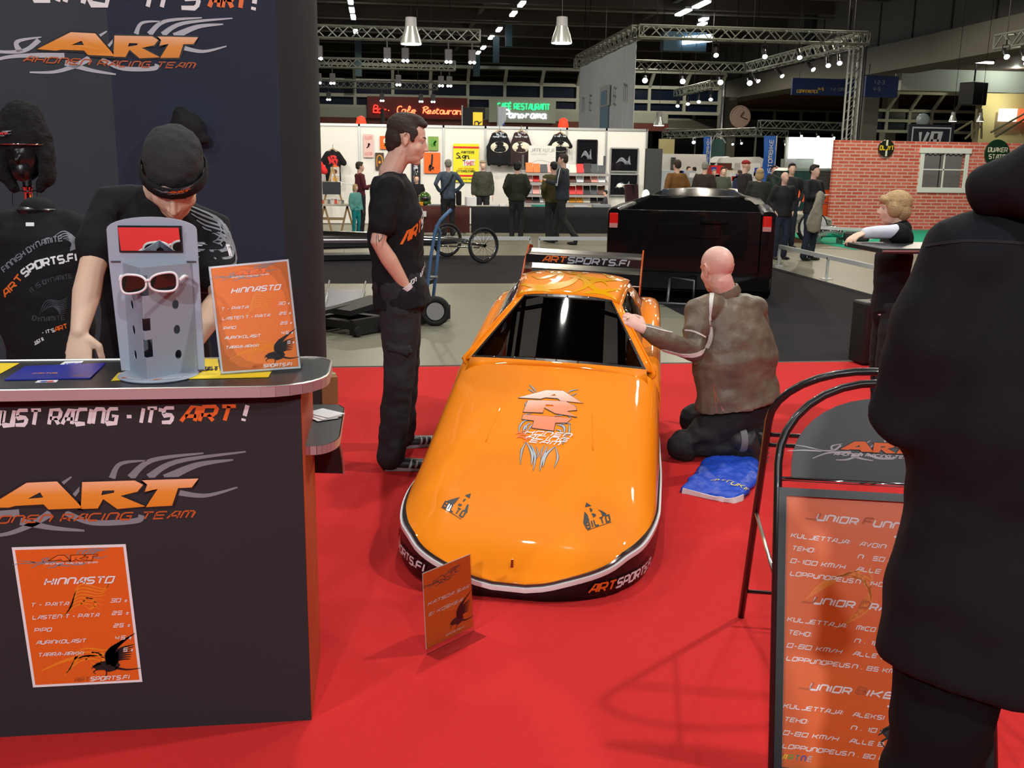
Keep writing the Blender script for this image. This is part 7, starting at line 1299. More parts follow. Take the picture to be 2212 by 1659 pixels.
def p_flag(a, W, H):
    a.rect(0, H*.88, W, H*.93, 'red'); a.rect(0, H*.14, W, H*.19, 'red'); a.layer = 2; script(a, 'Sign', W*.1, H*.62, H*.14, 'black', .6); a.poly([(W*.38, H*.42), (W*.85, H*.45), (W*.8, H*.52), (W*.88, H*.6), (W*.4, H*.58)], 'white'); a.layer = 3; a.text('1 SHOT', W*.42, H*.45, H*.09, 'red', fit=W*.38); a.text('PAINT PINSTRIPE', W*.2, H*.33, H*.04, 'amber', fit=W*.6); a.text('LETTERING ENAMEL', W*.12, H*.26, H*.05, 'black', fit=W*.75); a.text('PAINTERS', W*.3, H*.75, H*.06, 'black', fit=W*.5, slant=.3); a.text('WWW.PINSTRIPE.FI', W*.15, H*.06, H*.035, 'black', fit=W*.7)
board('yellow_banner', 'bright yellow sign painter\'s banner on the white wall', 'banner', (979, 311, 1035, 393), MATS['flag_yellow'], p_flag, .01)
board('name_board', 'white board with thin grey lettering between the hanging shirts', 'sign', (1141, 315, 1201, 362), M('board_white', (.75, .74, .68), .5), lambda a, W, H: (a.text('JANNE KUTJA', W*.08, H*.72, H*.15, 'grey', fit=W*.85, th=.1), a.text('TUNING CAR DESIGN', W*.08, H*.58, H*.07, 'lgrey', fit=W*.6, th=.12), a.stroke([(W*.1, H*.2), (W*.4, H*.35), (W*.8, H*.25)], .01, 'lgrey')), .02, off=.5)
def p_line(a, W, H, k=1):
    for i in range(9): a.stroke([(W*(.2+.05*i*.5), H*(.35+.02*i)), (W*(.4+.02*i), H*(.6-.03*i)), (W*(.7), H*(.35+.04*i)), (W*(.75-.03*i), H*.3)], .004, 'lgrey', .003, mid=.012)
blk = M('picture_black', (.008, .009, .012), .12, coat=.6)
board('framed_picture', 'tall black framed picture with a motorcycle drawing', 'artwork', (1246, 303, 1290, 361), blk, p_line, frame=blackmetal); board('framed_picture', 'wide black framed picture with a car line drawing, upper of two', 'artwork', (1318, 321, 1379, 370), blk, p_line, frame=M('frame_grey', (.3, .3, .3), .4)); board('framed_picture', 'wide dark framed picture at the stand\'s right end, lower of two', 'artwork', (1316, 377, 1378, 422), blk, p_line, frame=MATS['frame_grey'])
board('portrait_photo', 'two stacked portrait photos leaning on the easel at the stand\'s left', 'photo', (715, 361, 733, 395), M('photo_tone', (.55, .48, .42), .5), lambda a, W, H: (a.disc(W*.5, H*.72, W*.25, 'brown'), a.disc(W*.5, H*.25, W*.27, 'amber'), a.rect(0, H*.47, W, H*.53, 'white')), off=1.6)
def hung_shirt(px0, px1, py0, py1, y, mat, lab, long=False, art=None, red=False):
    a_, b_ = SY(px0, py0, y), SY(px1, py1, y); cx_ = (a_.x+b_.x)/2; W = b_.x-a_.x; zt_, zb_ = a_.z, b_.z; t = thing('hanging_shirt', lab, 'shirt', (cx_, y, zb_)); g = MB(); sw = W*.32
    g.chain([V((cx_, y, zb_)), V((cx_, y, (zb_+zt_)/2)), V((cx_, y, zt_-.12)), V((cx_, y, zt_-.03))], [(sw, .05), (sw, .06), (sw, .05), (sw*.35, .04)], 14)
    for s_ in (-1, 1):
        if long: g.chain([V((cx_+s_*sw*.7, y, zt_-.1)), V((cx_+s_*W*.44, y, zt_-.4)), V((cx_+s_*W*.43, y, zb_+.02))], [.06, .06, .05], 10)
        else: g.chain([V((cx_+s_*sw*.7, y, zt_-.1)), V((cx_+s_*W*.46, y, zt_-.32))], [.06, .07], 10)
    o = remesh(g, 'cloth', mat, t, .022, 3, crease(.02, (4, 4, 3), px0)); MB().tube([(cx_-sw*.8, y, zt_-.06), (cx_, y, zt_+.02), (cx_+sw*.8, y, zt_-.06)], .012, 6).build('hanger', M('wood_hanger', (.5, .3, .12), .5), t); MB().tube([(cx_, y, zt_+.02), (cx_, y, zt_+.1), (cx_+.02, y+.05, zt_+.12)], .006, 5).build('hook', steel, t)
    if art: a = Art(); art(a, W); a.place(wrap_fn(o, (cx_, y, (zt_+zb_)/2), (1, 0, 0), (0, 0, 1)), o, 'print', .003)
    return t
def p_hot(a, W): a.text('KUSTOM', -.22, .26, .1, 'lgrey', fit=.44, th=.25); a.disc(0, .02, .22, 'cream', 20, .13); a.layer = 2; a.stroke([(-.18, 0), (0, .06), (.16, .02)], .02, 'black', .01); a.stroke([(-.12, -.06), (.05, -.02), (.15, -.05)], .02, 'black', .01)
hung_shirt(1053, 1104, 282, 357, WY-.25, tee, 'black long-sleeved shirt with white oval print, left of the two hung side by side', True, p_hot); hung_shirt(1103, 1147, 282, 357, WY-.25, M('dark_brown_cloth', (.035, .018, .018), .9), 'dark brown long-sleeved shirt with white oval print on the white wall', True, p_hot); hung_shirt(1187, 1232, 286, 350, WY-.25, tee, 'black short-sleeved shirt with white oval print hung right of the name board', False, p_hot)
hung_shirt(693, 746, 322, 392, WY-.3, tee, 'black T-shirt with red print hung at the left of the white wall', False, lambda a, W: (blob(a, 0, .1, .2, 'red', 5), blob(a, .05, -.05, .15, 'orange', 6))); hung_shirt(655, 704, 340, 412, WY-.8, M('red_cloth', (.7, .02, .02), .8), 'bright red T-shirt at the left end of the white wall', False)
# tables
TYf = 22.; tt = SY(1100, 447, TYf).z
def cloth_table(x0, x1, y0, y1, zt_, mat, lab, topmat=None):
    t = thing('table', lab, 'table', ((x0+x1)/2, y0, 0)); MB().span((x0, y0, zt_-.04), (x1, y1, zt_)).build('tabletop', topmat or mat, t); n = int((x1-x0)/.12); pts = [V((x0+(x1-x0)*i/n, y0-.02-.025*sin(i*1.9)*(.5+.5*sin(i*.7)), 0)) for i in range(n+1)]
    MB().loft([[p+V((0, 0, .02)), p+V((0, .01, zt_*.6)), V((p.x, y0-.005, zt_+.004)), V((p.x, y0+.02, zt_+.004))] for p in pts], cap=False, close=False).build('table_skirt', mat, t, smooth='all')
    for x in (x0+.1, x1-.1):
        for y in (y0+.1, y1-.1): MB().bar((x, y, 0), (x, y, zt_-.04), .04).build('leg', steel, t)
    return t
xA, xB, xC = SY(925, 447, TYf).x, SY(1015, 447, TYf).x, SY(1440, 447, TYf).x
cloth_table(SY(905, 447, TYf).x, xB, TYf, TYf+.8, tt, M('maroon_cloth', (.06, .008, .006), .8), 'table with dark maroon cloth behind the hand truck', M('top_dark', (.05, .04, .03), .5)); cloth_table(xB+.03, xC, TYf+.05, TYf+.85, tt, blackcloth, 'long black-draped table before the white stand', M('top_beige', (.35, .32, .26), .5))
x_, x2_ = SY(640, 440, 21.5).x, SY(760, 440, 21.5).x; t = thing('work_table', 'pale wooden work table at the left of the white stand', 'table', ((x_+x2_)/2, 21.6, 0)); tz2 = SY(700, 441, 21.5).z; pine = M('pine', (.5, .32, .14), .6); MB().span((x_, 21.5, tz2-.04), (x2_, 22.2, tz2)).build('tabletop', M('pale_top', (.6, .55, .45), .5), t)
for x in (x_+.1, x2_-.1, (x_+x2_)/2):
    for s_ in (-1, 1): MB().bar((x+s_*.15, 21.6, 0), (x, 21.6, tz2-.04), .04).build('leg', pine, t)
MB().span((x_+.2, 21.6, .3), (x2_-.2, 22.1, .33)).build('lower_shelf', pine, t); rnd = random.Random(3)
for i in range(7):
    x = SY(695+i*7.5, 440, 21.6).x; t = thing('paint_pot', 'small paint pot in the row on the pale work table, %s' % nth(i, 7), 'pot', (x, 21.7, tz2), 0, 'paint pots on the work table'); h_ = .07+.03*rnd.random(); MB().cyl((x, 21.7, tz2), (x, 21.7, tz2+h_), .03, .03, 10).build('can', M('can_%d' % (i % 4), ((.7, .1, .08), (.7, .55, .4), (.2, .2, .2), (.75, .72, .7))[i % 4], .5), t, smooth=True); MB().cyl((x, 21.7, tz2+h_), (x, 21.7, tz2+h_+.01), .032, .032, 10).build('lid', steel, t, smooth=True)
q = SY(720, 440, 21.9); t = thing('easel', 'small wooden easel holding a dark board on the work table', 'easel', (q.x, 21.9, tz2)); 
for s_ in (-1, 1): MB().bar((q.x+s_*.2, 21.85, tz2), (q.x, 21.95, tz2+.75), .03).build('leg', pine, t)
c1_ = SY(720, 417, 21.85); MB().span((c1_.x-.22, 21.8, SY(720, 420, 21.8).z), (c1_.x+.16, 21.84, SY(720, 393, 21.8).z)).build('board', M('board_slate', (.03, .035, .04), .5), t)
def desk_lamp(px, py, y, zt_, lab, on=True, s=1.):
    p = SY(px, py, y); t = thing('desk_lamp', lab, 'lamp', (p.x, y, zt_)); b0 = V((p.x+.35*s, y, zt_)); MB().cyl(b0, b0+V((0, 0, .02)), .07*s, .07*s, 16).build('base', white, t, smooth=True); k_ = b0+V((.02*s, 0, .5*s)); MB().tube([b0+V((0, 0, .02)), k_, p+V((.04, 0, .02))], .012, 6).build('arm', white, t); MB().lathe(p, [(.07*s, -.03), (.06*s, .02), (.02*s, .05)], 14).build('shade', white, t, smooth=True)
    MB().ball(p-V((0, 0, .02)), .035*s, 8).build('bulb', lampwhite if on else white, t, smooth='all')
desk_lamp(733, 397, 21.9, tz2, 'small lit desk lamp on the pale work table', True, .8)
# things on the black table
desk_lamp(1338, 401, 22.4, tt, 'white articulated lamp leaning over the black table', False, 1.); p = SY(1395, 422, 22.6); t = thing('globe_lamp', 'bright round table lamp at the right end of the black table', 'lamp', (p.x, 22.6, tt)); MB().ball(p, (.085, .085, .13), 14).build('globe', M('globe_glow', (1, .93, .85), emit=9), t, smooth='all'); MB().cyl((p.x, 22.6, tt), p, .03, .02, 10).build('stem', steel, t, smooth=True)
q = SY(918, 430, 22.4); t = thing('helmet', 'round black and green painted helmet on the maroon table', 'helmet', (q.x, 22.4, tt)); g = MB(); g.ball(V((q.x, 22.4, tt+.15)), (.14, .16, .15), 16); g.chain([V((q.x-.1, 22.32, tt+.06)), V((q.x+.02, 22.25, tt+.05)), V((q.x+.1, 22.32, tt+.06))], [.04, .04, .04], 10); remesh(g, 'shell', M('helmet_green', (.04, .10, .01), .1, coat=1., var=.9, vscale=7), t, .015, 3); MB().ball(V((q.x+.0, 22.30, tt+.15)), (.11, .09, .06), 12).build('visor', gb, t, smooth='all')
for i, (px, mat, w_, h_, lab) in enumerate(((909, 'amber', .12, .08, 'small wooden box beside the green helmet'), (955, 'grey', .5, .03, 'flat grey case on the maroon table'), (1017, 'white', .22, .2, 'small white folded card stand on the table'), (1070, 'lgrey', .18, .02, 'small grey leaflet pile on the black table'), (1085, 'white', .12, .05, 'small white card on the black table'), (1165, 'teal', .3, .04, 'flat teal booklet on the black table'), (1255, 'lgrey', .3, .03, 'silver magazine on the black table, left of the tool case'), (1300, 'grey', .4, .06, 'grey tool case on the black table'), (1350, 'cream', .5, .03, 'cream drawing pad under the white lamp'))):
    x = SY(px, 440, 22.25).x; t = thing('table_item' if False else ('box', 'flat_case', 'card_stand', 'leaflet_pile', 'card', 'booklet', 'magazine', 'tool_case', 'drawing_pad')[i], lab, ('box', 'case', 'card', 'leaflets', 'card', 'booklet', 'magazine', 'case', 'pad')[i], (x, 22.3, tt)); MB().box((x, 22.3, tt+h_/2+.001), (w_, .22, h_), rz=.15*((i % 3)-1)).build('body', ink(mat), t, bevel=.004)
MB_s = SY(915, 456, 21.95); t = thing('notice', 'small white notice hung on the maroon table front', 'notice', MB_s); MB().box(MB_s+V((-.05, 0, -.06)), (.22, .01, .12)).build('sheet', paper, t)
# magazine rack
RY = 24.0; xl, xr_ = SY(1131, 400, RY).x, SY(1308, 400, RY).x; t = thing('magazine_rack', 'steel rack with four sloping magazine shelves at the back of the stand', 'rack', ((xl+xr_)/2, RY, 0))
for x in (xl, (xl+xr_)/2, xr_): MB().bar((x, RY+.2, .0), (x, RY+.2, SY(1200, 335, RY).z), .05).build('upright', M('rack_grey', (.12, .12, .12), .4, .5), t)
rows_m = [372, 392, 418, 436]; rnd = random.Random(11); RK = t; cols_m = ['ink_red', 'ink_white', 'ink_cream', 'ink_amber', 'ink_brown', 'ink_grey', 'ink_black', 'ink_orange', 'ink_pink', 'ink_dgrey']
for ri, yy in enumerate(rows_m):
    z = SY(1200, yy, RY).z; MB().box(((xl+xr_)/2, RY-.02, z-.015), (xr_-xl+.1, .34, .02), rx=.3).build('shelf', M('shelf_grey', (.35, .33, .32), .4), t); MB().bar((xl-.05, RY-.19, z-.05), (xr_+.05, RY-.19, z-.05), .02, .06).build('shelf_lip', MATS['shelf_grey'], t)
for ri, yy in enumerate(rows_m):
    z = SY(1200, yy, RY).z; n = 11
    for i in range(n):
        x = xl+.12+(xr_-xl-.24)*i/(n-1); m_ = rnd.choice(cols_m); ink(m_[4:]); h_ = .2+.05*rnd.random()
        tg = thing('magazine', 'magazine on shelf %s of the steel rack, %s' % (('one, the top', 'two', 'three', 'four, the lowest')[ri], ('%s from its left end' % ['first', 'second', 'third', 'fourth', 'fifth', 'sixth', 'seventh', 'eighth', 'ninth', 'tenth', 'eleventh'][i])), 'magazine', (x, RY-.08, z), 0, 'magazines on the steel rack')
        MB().box((x, RY-.06, z+h_/2-.02), (.165, .02, h_), rx=-.45).build('cover', MATS[m_], tg)
# easel board standing at the truck's side
q = SY(1362, 425, 20.5); t = thing('easel_display', 'dark display board on legs beside the pickup bed', 'display', (q.x, 20.5, 0)); MB().box(q+V((.03, 0, -.05)), (.32, .05, .6), rz=.4, rx=-.15).build('board', M('dark_print', (.05, .02, .025), .3, coat=.5), t)
for s_ in (-1, 1): MB().bar((q.x+s_*.15, 20.6, 0), (q.x+s_*.05, 20.5, q.z+.25), .03).build('leg', blackmetal, t)
# ================================================================ brick wall with window
BYw = 24.5; bm_ = M('brick', (.5, .2, .15), .8); nt = bm_.node_tree; b = nt.nodes['Principled BSDF']; br_ = nt.nodes.new('ShaderNodeTexBrick'); tc = nt.nodes.new('ShaderNodeTexCoord'); mp = nt.nodes.new('ShaderNodeMapping'); mp.inputs['Rotation'].default_value = (pi/2, 0, 0)
nt.links.new(tc.outputs['Object'], mp.inputs[0]); nt.links.new(mp.outputs[0], br_.inputs['Vector']); br_.inputs['Color1'].default_value = (.58, .09, .055, 1); br_.inputs['Color2'].default_value = (.75, .17, .12, 1); br_.inputs['Mortar'].default_value = (.68, .44, .38, 1); br_.inputs['Scale'].default_value = 1.; br_.inputs['Mortar Size'].default_value = .014; br_.inputs['Brick Width'].default_value = .29; br_.inputs['Row Height'].default_value = .085; br_.inputs['Bias'].default_value = -.1; nt.links.new(br_.outputs[0], b.inputs['Base Color'])
bx0 = SY(1797, 400, BYw).x; bzt = SY(1900, 304, BYw).z; bx1 = bx0+6.5; wx0, wz0, wx1, wz1 = SY(1990, 400, BYw).x, SY(2035, 405, BYw).z, SY(2078, 400, BYw).x, SY(2035, 331, BYw).z; t = thing('brick_facade', 'mock brick wall with a white window, topped by round oil signs', 'wall panel', (bx0+2, BYw, 0)); BF = t
mb = MB(); mb.span((bx0, BYw, 0), (wx0, BYw+.12, bzt)); mb.span((wx1, BYw, 0), (bx1, BYw+.12, bzt)); mb.span((wx0, BYw, 0), (wx1, BYw+.12, wz0)); mb.span((wx0, BYw, wz1), (wx1, BYw+.12, bzt)); mb.build('brick_panel', bm_, t)
mb = MB(); mb.span((wx0-.11, BYw-.03, wz0-.13), (wx1+.11, BYw+.02, wz0)); mb.span((wx0-.14, BYw-.05, wz1), (wx1+.14, BYw+.02, wz1+.13)); mb.span((wx0-.1, BYw-.03, wz0), (wx0, BYw+.02, wz1)); mb.span((wx1, BYw-.03, wz0), (wx1+.1, BYw+.02, wz1)); mb.build('window_frame', white, t); mb = MB(); mb.bar(((wx0+wx1)/2, BYw, wz0), ((wx0+wx1)/2, BYw, wz1), .03); mb.bar((wx0, BYw, (wz0+wz1)/2+.02), (wx1, BYw, (wz0+wz1)/2+.02), .03); mb.build('glazing_bars', white, t)
MB().add([(wx0, BYw+.05, wz0), (wx1, BYw+.05, wz0), (wx1, BYw+.05, wz1), (wx0, BYw+.05, wz1)], [(0, 1, 2, 3)]).build('window_pane', glass('window_glass', (.9, .95, .95), .8), t)
mb = MB(); 
for i in range(8): mb.tube([(wx0+(wx1-wx0)*(i+q_/6)/8, BYw+.08, wz1-.01-.05*sin(pi*q_/6)) for q_ in range(7)], .012, 5)
mb.build('valance', M('dark_lace', (.05, .05, .05), .8), t)
yb = 26.; t = thing('grey_screen', 'grey partition seen through the window of the brick wall', 'partition', (bx0+4.2, yb, 0)); MB().span((bx0+2.6, yb, 0), (bx0+4.9, yb+.1, 2.15)).build('panel', M('mid_grey', (.28, .3, .32), .6), t); MB().span((bx0+3.7, yb-.01, 0), (bx0+3.72, yb, 2.15)).build('joint', blackmetal, t)
for i, (px, py, r, txt, lab) in enumerate(((1914, 320, 17, 'OLJYT', 'small round black sign with yellow word OLJYT on the brick wall'), (2153, 331, 27, 'QUAKER', 'large round dark green oil sign at the brick wall\'s right'))):
    p = SY(px, py, BYw-.03); R_ = SY(px+r, py, BYw-.03).x-p.x; t = thing('round_sign', lab, 'sign', p); MB().lathe(p, [(.01, 0), (R_, 0), (R_*.97, .03), (.01, .03)], 32, (0, -1, 0)).build('disc', M('sign_dark%d' % i, ((.02, .02, .015), (.01, .04, .02))[i], .3, coat=.4), t, smooth=True); a = Art()
    if i == 0: a.rect(-.12*R_, -R_*.95, .12*R_, R_*.95, 'cream'); a.layer = 2; a.rect(-R_*.9, -R_*.25, R_*.9, R_*.28, 'black'); a.layer = 3; a.text('OLJYT', -R_*.85, -R_*.2, R_*.45, 'yellow', fit=R_*1.7, th=.22)
    else: a.text('QUAKER', -R_*.75, R_*.1, R_*.3, 'cream', fit=R_*1.5, th=.2); a.text('STATE', -R_*.65, -R_*.4, R_*.3, 'cream', fit=R_*1.3, th=.2); a.text('OIL', -R_*.2, -R_*.75, R_*.15, 'green', th=.2)
    a.place(plane_fn(p+V((0, -.032, 0)), (1, 0, 0), (0, 0, 1)), t, 'lettering', .004)
# ribbed pipe and bag-like roll on the green carpet
gy = 19.6; a0 = SY(1768, 494, gy); a0.z = .22; t = thing('exhaust_pipe', 'ribbed chrome flexible pipe lying before the brick wall', 'pipe', a0); b0 = SY(1815, 500, gy); b0.z = .22; mb = MB()
for k in range(16): p = a0.lerp(b0, k/15)+V((0, 0, .05*sin(pi*k/15))); mb.tube([p+V((0, .1*cos(q_), .1*sin(q_))) for q_ in [2*pi*j_/14 for j_ in range(14)]], .016, 6, closed=True)
mb.tube([a0, b0], .09, 12); mb.build('ribs', chrome, t, smooth='all'); MB().bar(a0-V((0, 0, .21)), a0-V((0, 0, .08)), .1).build('support', steel, t); MB().bar(b0-V((0, 0, .21)), b0-V((0, 0, .08)), .1).build('support', steel, t)
a0 = SY(1822, 503, gy-.2); a0.z = .17; b0 = SY(1878, 506, gy-.4); b0.z = .17; t = thing('engine_cover', 'long black valve cover with white lettering before the brick wall', 'engine part', a0); mb = MB(); mb.bar(a0, b0, .22, .2); mb.build('cover', M('cover_black', (.02, .018, .016), .4), t, bevel=.04); a = Art(); a.text('MÄKKY &', 0, 0, .09, 'white', fit=.42, th=.22); d_ = (b0-a0).normalized(); a.place(plane_fn(a0+d_*.08+V((0, -.115, -.04)), d_, (0, 0, 1)), t, 'lettering', .003); MB().bar(a0-V((0, 0, .16)), b0-V((0, 0, .16)), .1, .03).build('stand', steel, t)
# ================================================================ cars and stands beyond
def car_old(x, y, rz, L, H, mat, lab, two=None, whitewall=False, roofk=.5, name='car'):
    t = thing(name, lab, 'car', (x, y, 0), rz); m = WM[t.name]; W = .85; T = lambda a_, b_, c_: m @ V((a_, b_, c_))
    def ring(xx, hw_, z0, z1): return [T(xx, -hw_, z0), T(xx, -hw_, z1*.9), T(xx, -hw_*.9, z1), T(xx, hw_*.9, z1), T(xx, hw_, z1*.9), T(xx, hw_, z0)]
    MB().loft([ring(-L/2, W*.85, .3, H*.5), ring(-L/2+.15, W, .22, H*.6), ring(0, W, .2, H*.64), ring(L/2-.5, W, .22, H*.6), ring(L/2, W*.85, .3, H*.48)]).build('body', mat, t, smooth=True, angle=50)
    c0, c1 = -L*.28, L*.2; MB().loft([[T(c0-.2, s_*W*.85, H*.62) for s_ in (-1, 1)]+[T(c1+.35, s_*W*.85, H*.62) for s_ in (1, -1)], [T(c0+.15, s_*W*.68, H*.97) for s_ in (-1, 1)]+[T(c1-.1, s_*W*.68, H*.97) for s_ in (1, -1)]]).build('windows', M('car_glass', (.02, .05, .05), .05, coat=1.), t)
    MB().loft([[T(c0+.1, s_*W*.72, H*.95) for s_ in (-1, 1)]+[T(c1-.05, s_*W*.72, H*.95) for s_ in (1, -1)], [T(c0+.2, s_*W*.6, H) for s_ in (-1, 1)]+[T(c1-.2, s_*W*.6, H) for s_ in (1, -1)]]).build('roof', two or mat, t); MB().bar(T(-L/2+.1, -W-.01, H*.42), T(L/2-.1, -W-.01, H*.42), .02, .05).build('side_trim', chrome, t)
    for xx in (-L*.32, L*.32):
        for s_ in (-1, 1):
            c = T(xx, s_*(W-.05), .33); ax = (m.to_3x3() @ V((0, s_, 0))); MB().lathe(c, [(.02, -.08), (.31, -.08), (.33, 0), (.31, .09), (.02, .09)], 22, ax).build('wheel', rubber, t, smooth=True); whl_ = KIDS[t.name][-1]
            if whitewall: MB().lathe(c, [(.2, .085), (.28, .085), (.28, .1), (.2, .1)], 22, ax).build('white_wall', white, whl_)
            MB().lathe(c, [(.01, .1), (.17, .1), (.18, .08), (.01, .08)], 18, ax).build('hubcap', chrome, whl_, smooth=True)
    return t
w_ = SY(1588, 440, 19.8); car_old(w_.x+.83, 20.6, 0., 2.6, 1.06, M('cream_paint', (.55, .5, .42), .2, coat=1.), 'cream and maroon old car behind the pickup, with a whitewall wheel', M('maroon_paint', (.15, .02, .02), .2, coat=1.), True)
w_ = SY(1770, 440, 25.5); car_old(w_.x+.2, 25.8, -.1, 4.6, 1.5, M('orange_red_paint', (.75, .10, .02), .2, coat=1.), 'orange-red old car half hidden behind the brick wall', M('grey_green', (.15, .2, .18), .4))
def shell(px0, px1, py0, py1, y, mat, lab, name='stand_wall', cat_='stand wall', d=.15, part='panel', z0=0.):
    a_, b_ = SY(px0, py0, y), SY(px1, py1, y); t = thing(name, lab, cat_, ((a_.x+b_.x)/2, y, z0)); MB().span((a_.x, y, z0 if z0 is not None else b_.z), (b_.x, y+d, a_.z)).build(part, mat, t); return t, a_, b_
shell(1430, 1520, 332, 440, 36, white, 'low white stand wall behind the man in tan jacket'); shell(1452, 1458, 340, 380, 35.8, M('door_dark', (.05, .06, .06), .5), 'narrow dark opening in the low white stand wall', 'doorway_panel', 'panel')
shell(1425, 1452, 300, 420, 40, M('warm_wall', (.55, .48, .25), .8), 'yellowish lit wall section beyond the black panel')
shell(1450, 1700, 300, 460, 70, M('far_dark', (.012, .016, .022), .8), 'dark far partition under the low trusses'); t, a_, b_ = shell(1530, 1560, 300, 420, 44, M('teal_panel', (.06, .14, .13), .7), 'grey-green far panel with a drawn sign beside the first blue banner'); a = Art(); a.stroke([(.1, .4), (.4, .9), (.8, .5)], .06, 'lgrey'); a.place(plane_fn((a_.x, 43.97, 2.), (1, 0, 0), (0, 0, 1)), t, 'drawing', .01)
def vbanner(px0, px1, py0, py1, y, lab, txt):
    a_, b_ = SY(px0, py0, y), SY(px1, py1, y); t = thing('flag_banner', lab, 'banner', ((a_.x+b_.x)/2, y, 0)); W, H = b_.x-a_.x, a_.z-b_.z; MB().loft([[V((a_.x+W*(.0 if k else .06), y+.04*sin(k), b_.z+H*k/8)), V((b_.x-W*.02*k*.3, y+.04*sin(k), b_.z+H*k/8)), V((b_.x-W*.02*k*.3, y+.04*sin(k)+.02, b_.z+H*k/8)), V((a_.x+W*(.0 if k else .06), y+.04*sin(k)+.02, b_.z+H*k/8))] for k in range(9)]).build('cloth', M('banner_royal', (.02, .12, .5), .6), t, smooth=True); MB().tube([(b_.x, y, 0), (b_.x, y, a_.z)], .03, 6).build('pole', steel, t); a = Art(); a.text(txt, 0, 0, W*.3, 'white', w=.7, fit=H*.85); a.place(lambda u, v, w_: V((a_.x+W*.68-v, y-.06-w_, b_.z+H*.06+u)), t, 'lettering', .005)
vbanner(1521, 1533, 295, 352, 40, 'narrow blue upright banner, the left and farther of two', 'MOTORSHOW'); vbanner(1652, 1671, 293, 395, 30, 'tall blue upright banner with white lettering behind the crowd', 'CUSTOMBIKE')
gl = M('screen_glow', (.95, .97, 1), emit=1.6); shell(1709, 1800, 296, 343, 40, gl, 'large glowing white screen behind the crowd near the brick wall', 'lit_screen', 'screen', .2, 'screen', SY(1750, 343, 40).z); shell(1700, 1720, 296, 345, 40.3, M('pale_grey_wall', (.4, .42, .4), .7), 'pale grey pillar left of the glowing screen', 'pillar_panel', 'pillar'); shell(1690, 1800, 343, 400, 40.5, M('pale_green_wall', (.35, .4, .36), .7), 'pale grey-green stand wall under the glowing screen'); shell(1761, 1800, 338, 376, 39.5, M('warm_screen', (1, .93, .8), emit=1.1), 'lower cream glowing panel beside the brick wall', 'lit_screen', 'screen', .1, 'screen', SY(1780, 376, 39.5).z)
def marquee(px0, px1, py0, py1, y, mat, lab, peak=None, mat2=None):
    a_, b_ = SY(px0, py0, y), SY(px1, py1, y); t = thing('tent_roof', lab, 'tent', ((a_.x+b_.x)/2, y, 0)); MB().loft([[V((a_.x, y, b_.z)), V((b_.x, y, b_.z)), V((b_.x, y+3, b_.z)), V((a_.x, y+3, b_.z))], [V((a_.x+.2, y+.1, a_.z)), V(((a_.x+b_.x)/2, y+.1, a_.z+.05)), V(((a_.x+b_.x)/2, y+2.8, a_.z+.05)), V((a_.x+.2, y+2.8, a_.z))]]).build('canopy', mat, t)
    for x in (a_.x+.1, b_.x-.1): MB().bar((x, y+.1, 0), (x, y+.1, b_.z), .08).build('post', white, t)
    if mat2: MB().span((a_.x+.2, y-.04, b_.z-.25), (b_.x-.2, y, b_.z+.06)).build('valance', mat2, t)
marquee(1594, 1690, 341, 365, 38, M('tent_white', (.8, .8, .8), .6), 'white and red pointed canopy behind the crowd', None, M('tent_red', (.7, .04, .03), .6)); marquee(1560, 1592, 340, 352, 42, MATS['tent_white'], 'small white canopy left of the concrete column')
for i, (px0, px1, py0, py1, y, mat, lab) in enumerate(((1536, 1560, 357, 375, 34, 'red', 'red display cabinet behind the man in grey-green'), (1561, 1580, 352, 372, 36, 'brown', 'dark cabinet with red front in the far stands'), (1430, 1500, 368, 420, 30, 'lgrey', 'pale shelf block with small goods beyond the pickup roof'), (1570, 1600, 368, 420, 30, 'cream', 'cream counter with small print beyond the pickup'), (1672, 1700, 362, 375, 33, 'red', 'low red panel behind the crowd'), (1500, 1560, 385, 430, 28, 'lgrey', 'pale low counter behind the pickup roof'), (1600, 1640, 352, 400, 33, 'white', 'white stand side with red stripe behind the man in profile'))):
    t, a_, b_ = shell(px0, px1, py0, py1, y, ink(mat), lab, 'stand_block', 'stand furniture', .6, 'body'); a = Art(); rr = random.Random(i)
    for k in range(14): u, v = rr.random()*(b_.x-a_.x)*.85, rr.random()*(a_.z*.9); a.rect(u, v, u+.18, v+.14, rr.choice(['white', 'red', 'grey', 'blue', 'cream', 'lgrey']))
    a.place(plane_fn((a_.x, y-.01, 0), (1, 0, 0), (0, 0, 1)), t, 'small_print', .01)
# ================================================================ visitors
def vis(px, top, feet, lab, rz=0., pose='stand', Y=None, hair=None, style='short', topm=None, pants=None, **kw):
    loc = SZ(px, feet, 0) if feet else V((SY(px, top, Y).x, Y, 0)); h = SY(px, top, loc.y).z
    return person(lab, (loc.x, loc.y, .0), rz, h, pose, top=topm, pants=pants, hair=hair, style=style, vox=.02, **kw)
C_ = lambda n, c, **k: M(n, c, .8, **k)
vis(777, 350, None, 'boy in maroon hooded top standing at the pale work table', -1.2, 'hold', 21.2, hair_br, topm=C_('maroon_hoodie', (.10, .012, .02)), pants=darkpants)
vis(770, 398, 512, 'small girl in striped teal top and teal trousers by the work table', -2.4, 'stand', None, hair_bl, 'long', C_('teal_stripe', (.10, .32, .30), var=.5, vscale=30), C_('teal_trousers', (.0, .20, .22)))
vis(900, 378, None, 'seated man in black shirt painting behind the maroon table', pi, 'hold', 23.0, hair_br, topm=tee, legs=False)
P4 = vis(968, 345, None, 'man in grey plaid shirt with shoulder bag strap, seen from behind', .25, 'hips', 21.2, hair_gr, topm=C_('plaid_shirt', (.06, .085, .12), var=.6, vscale=14), pants=darkpants)
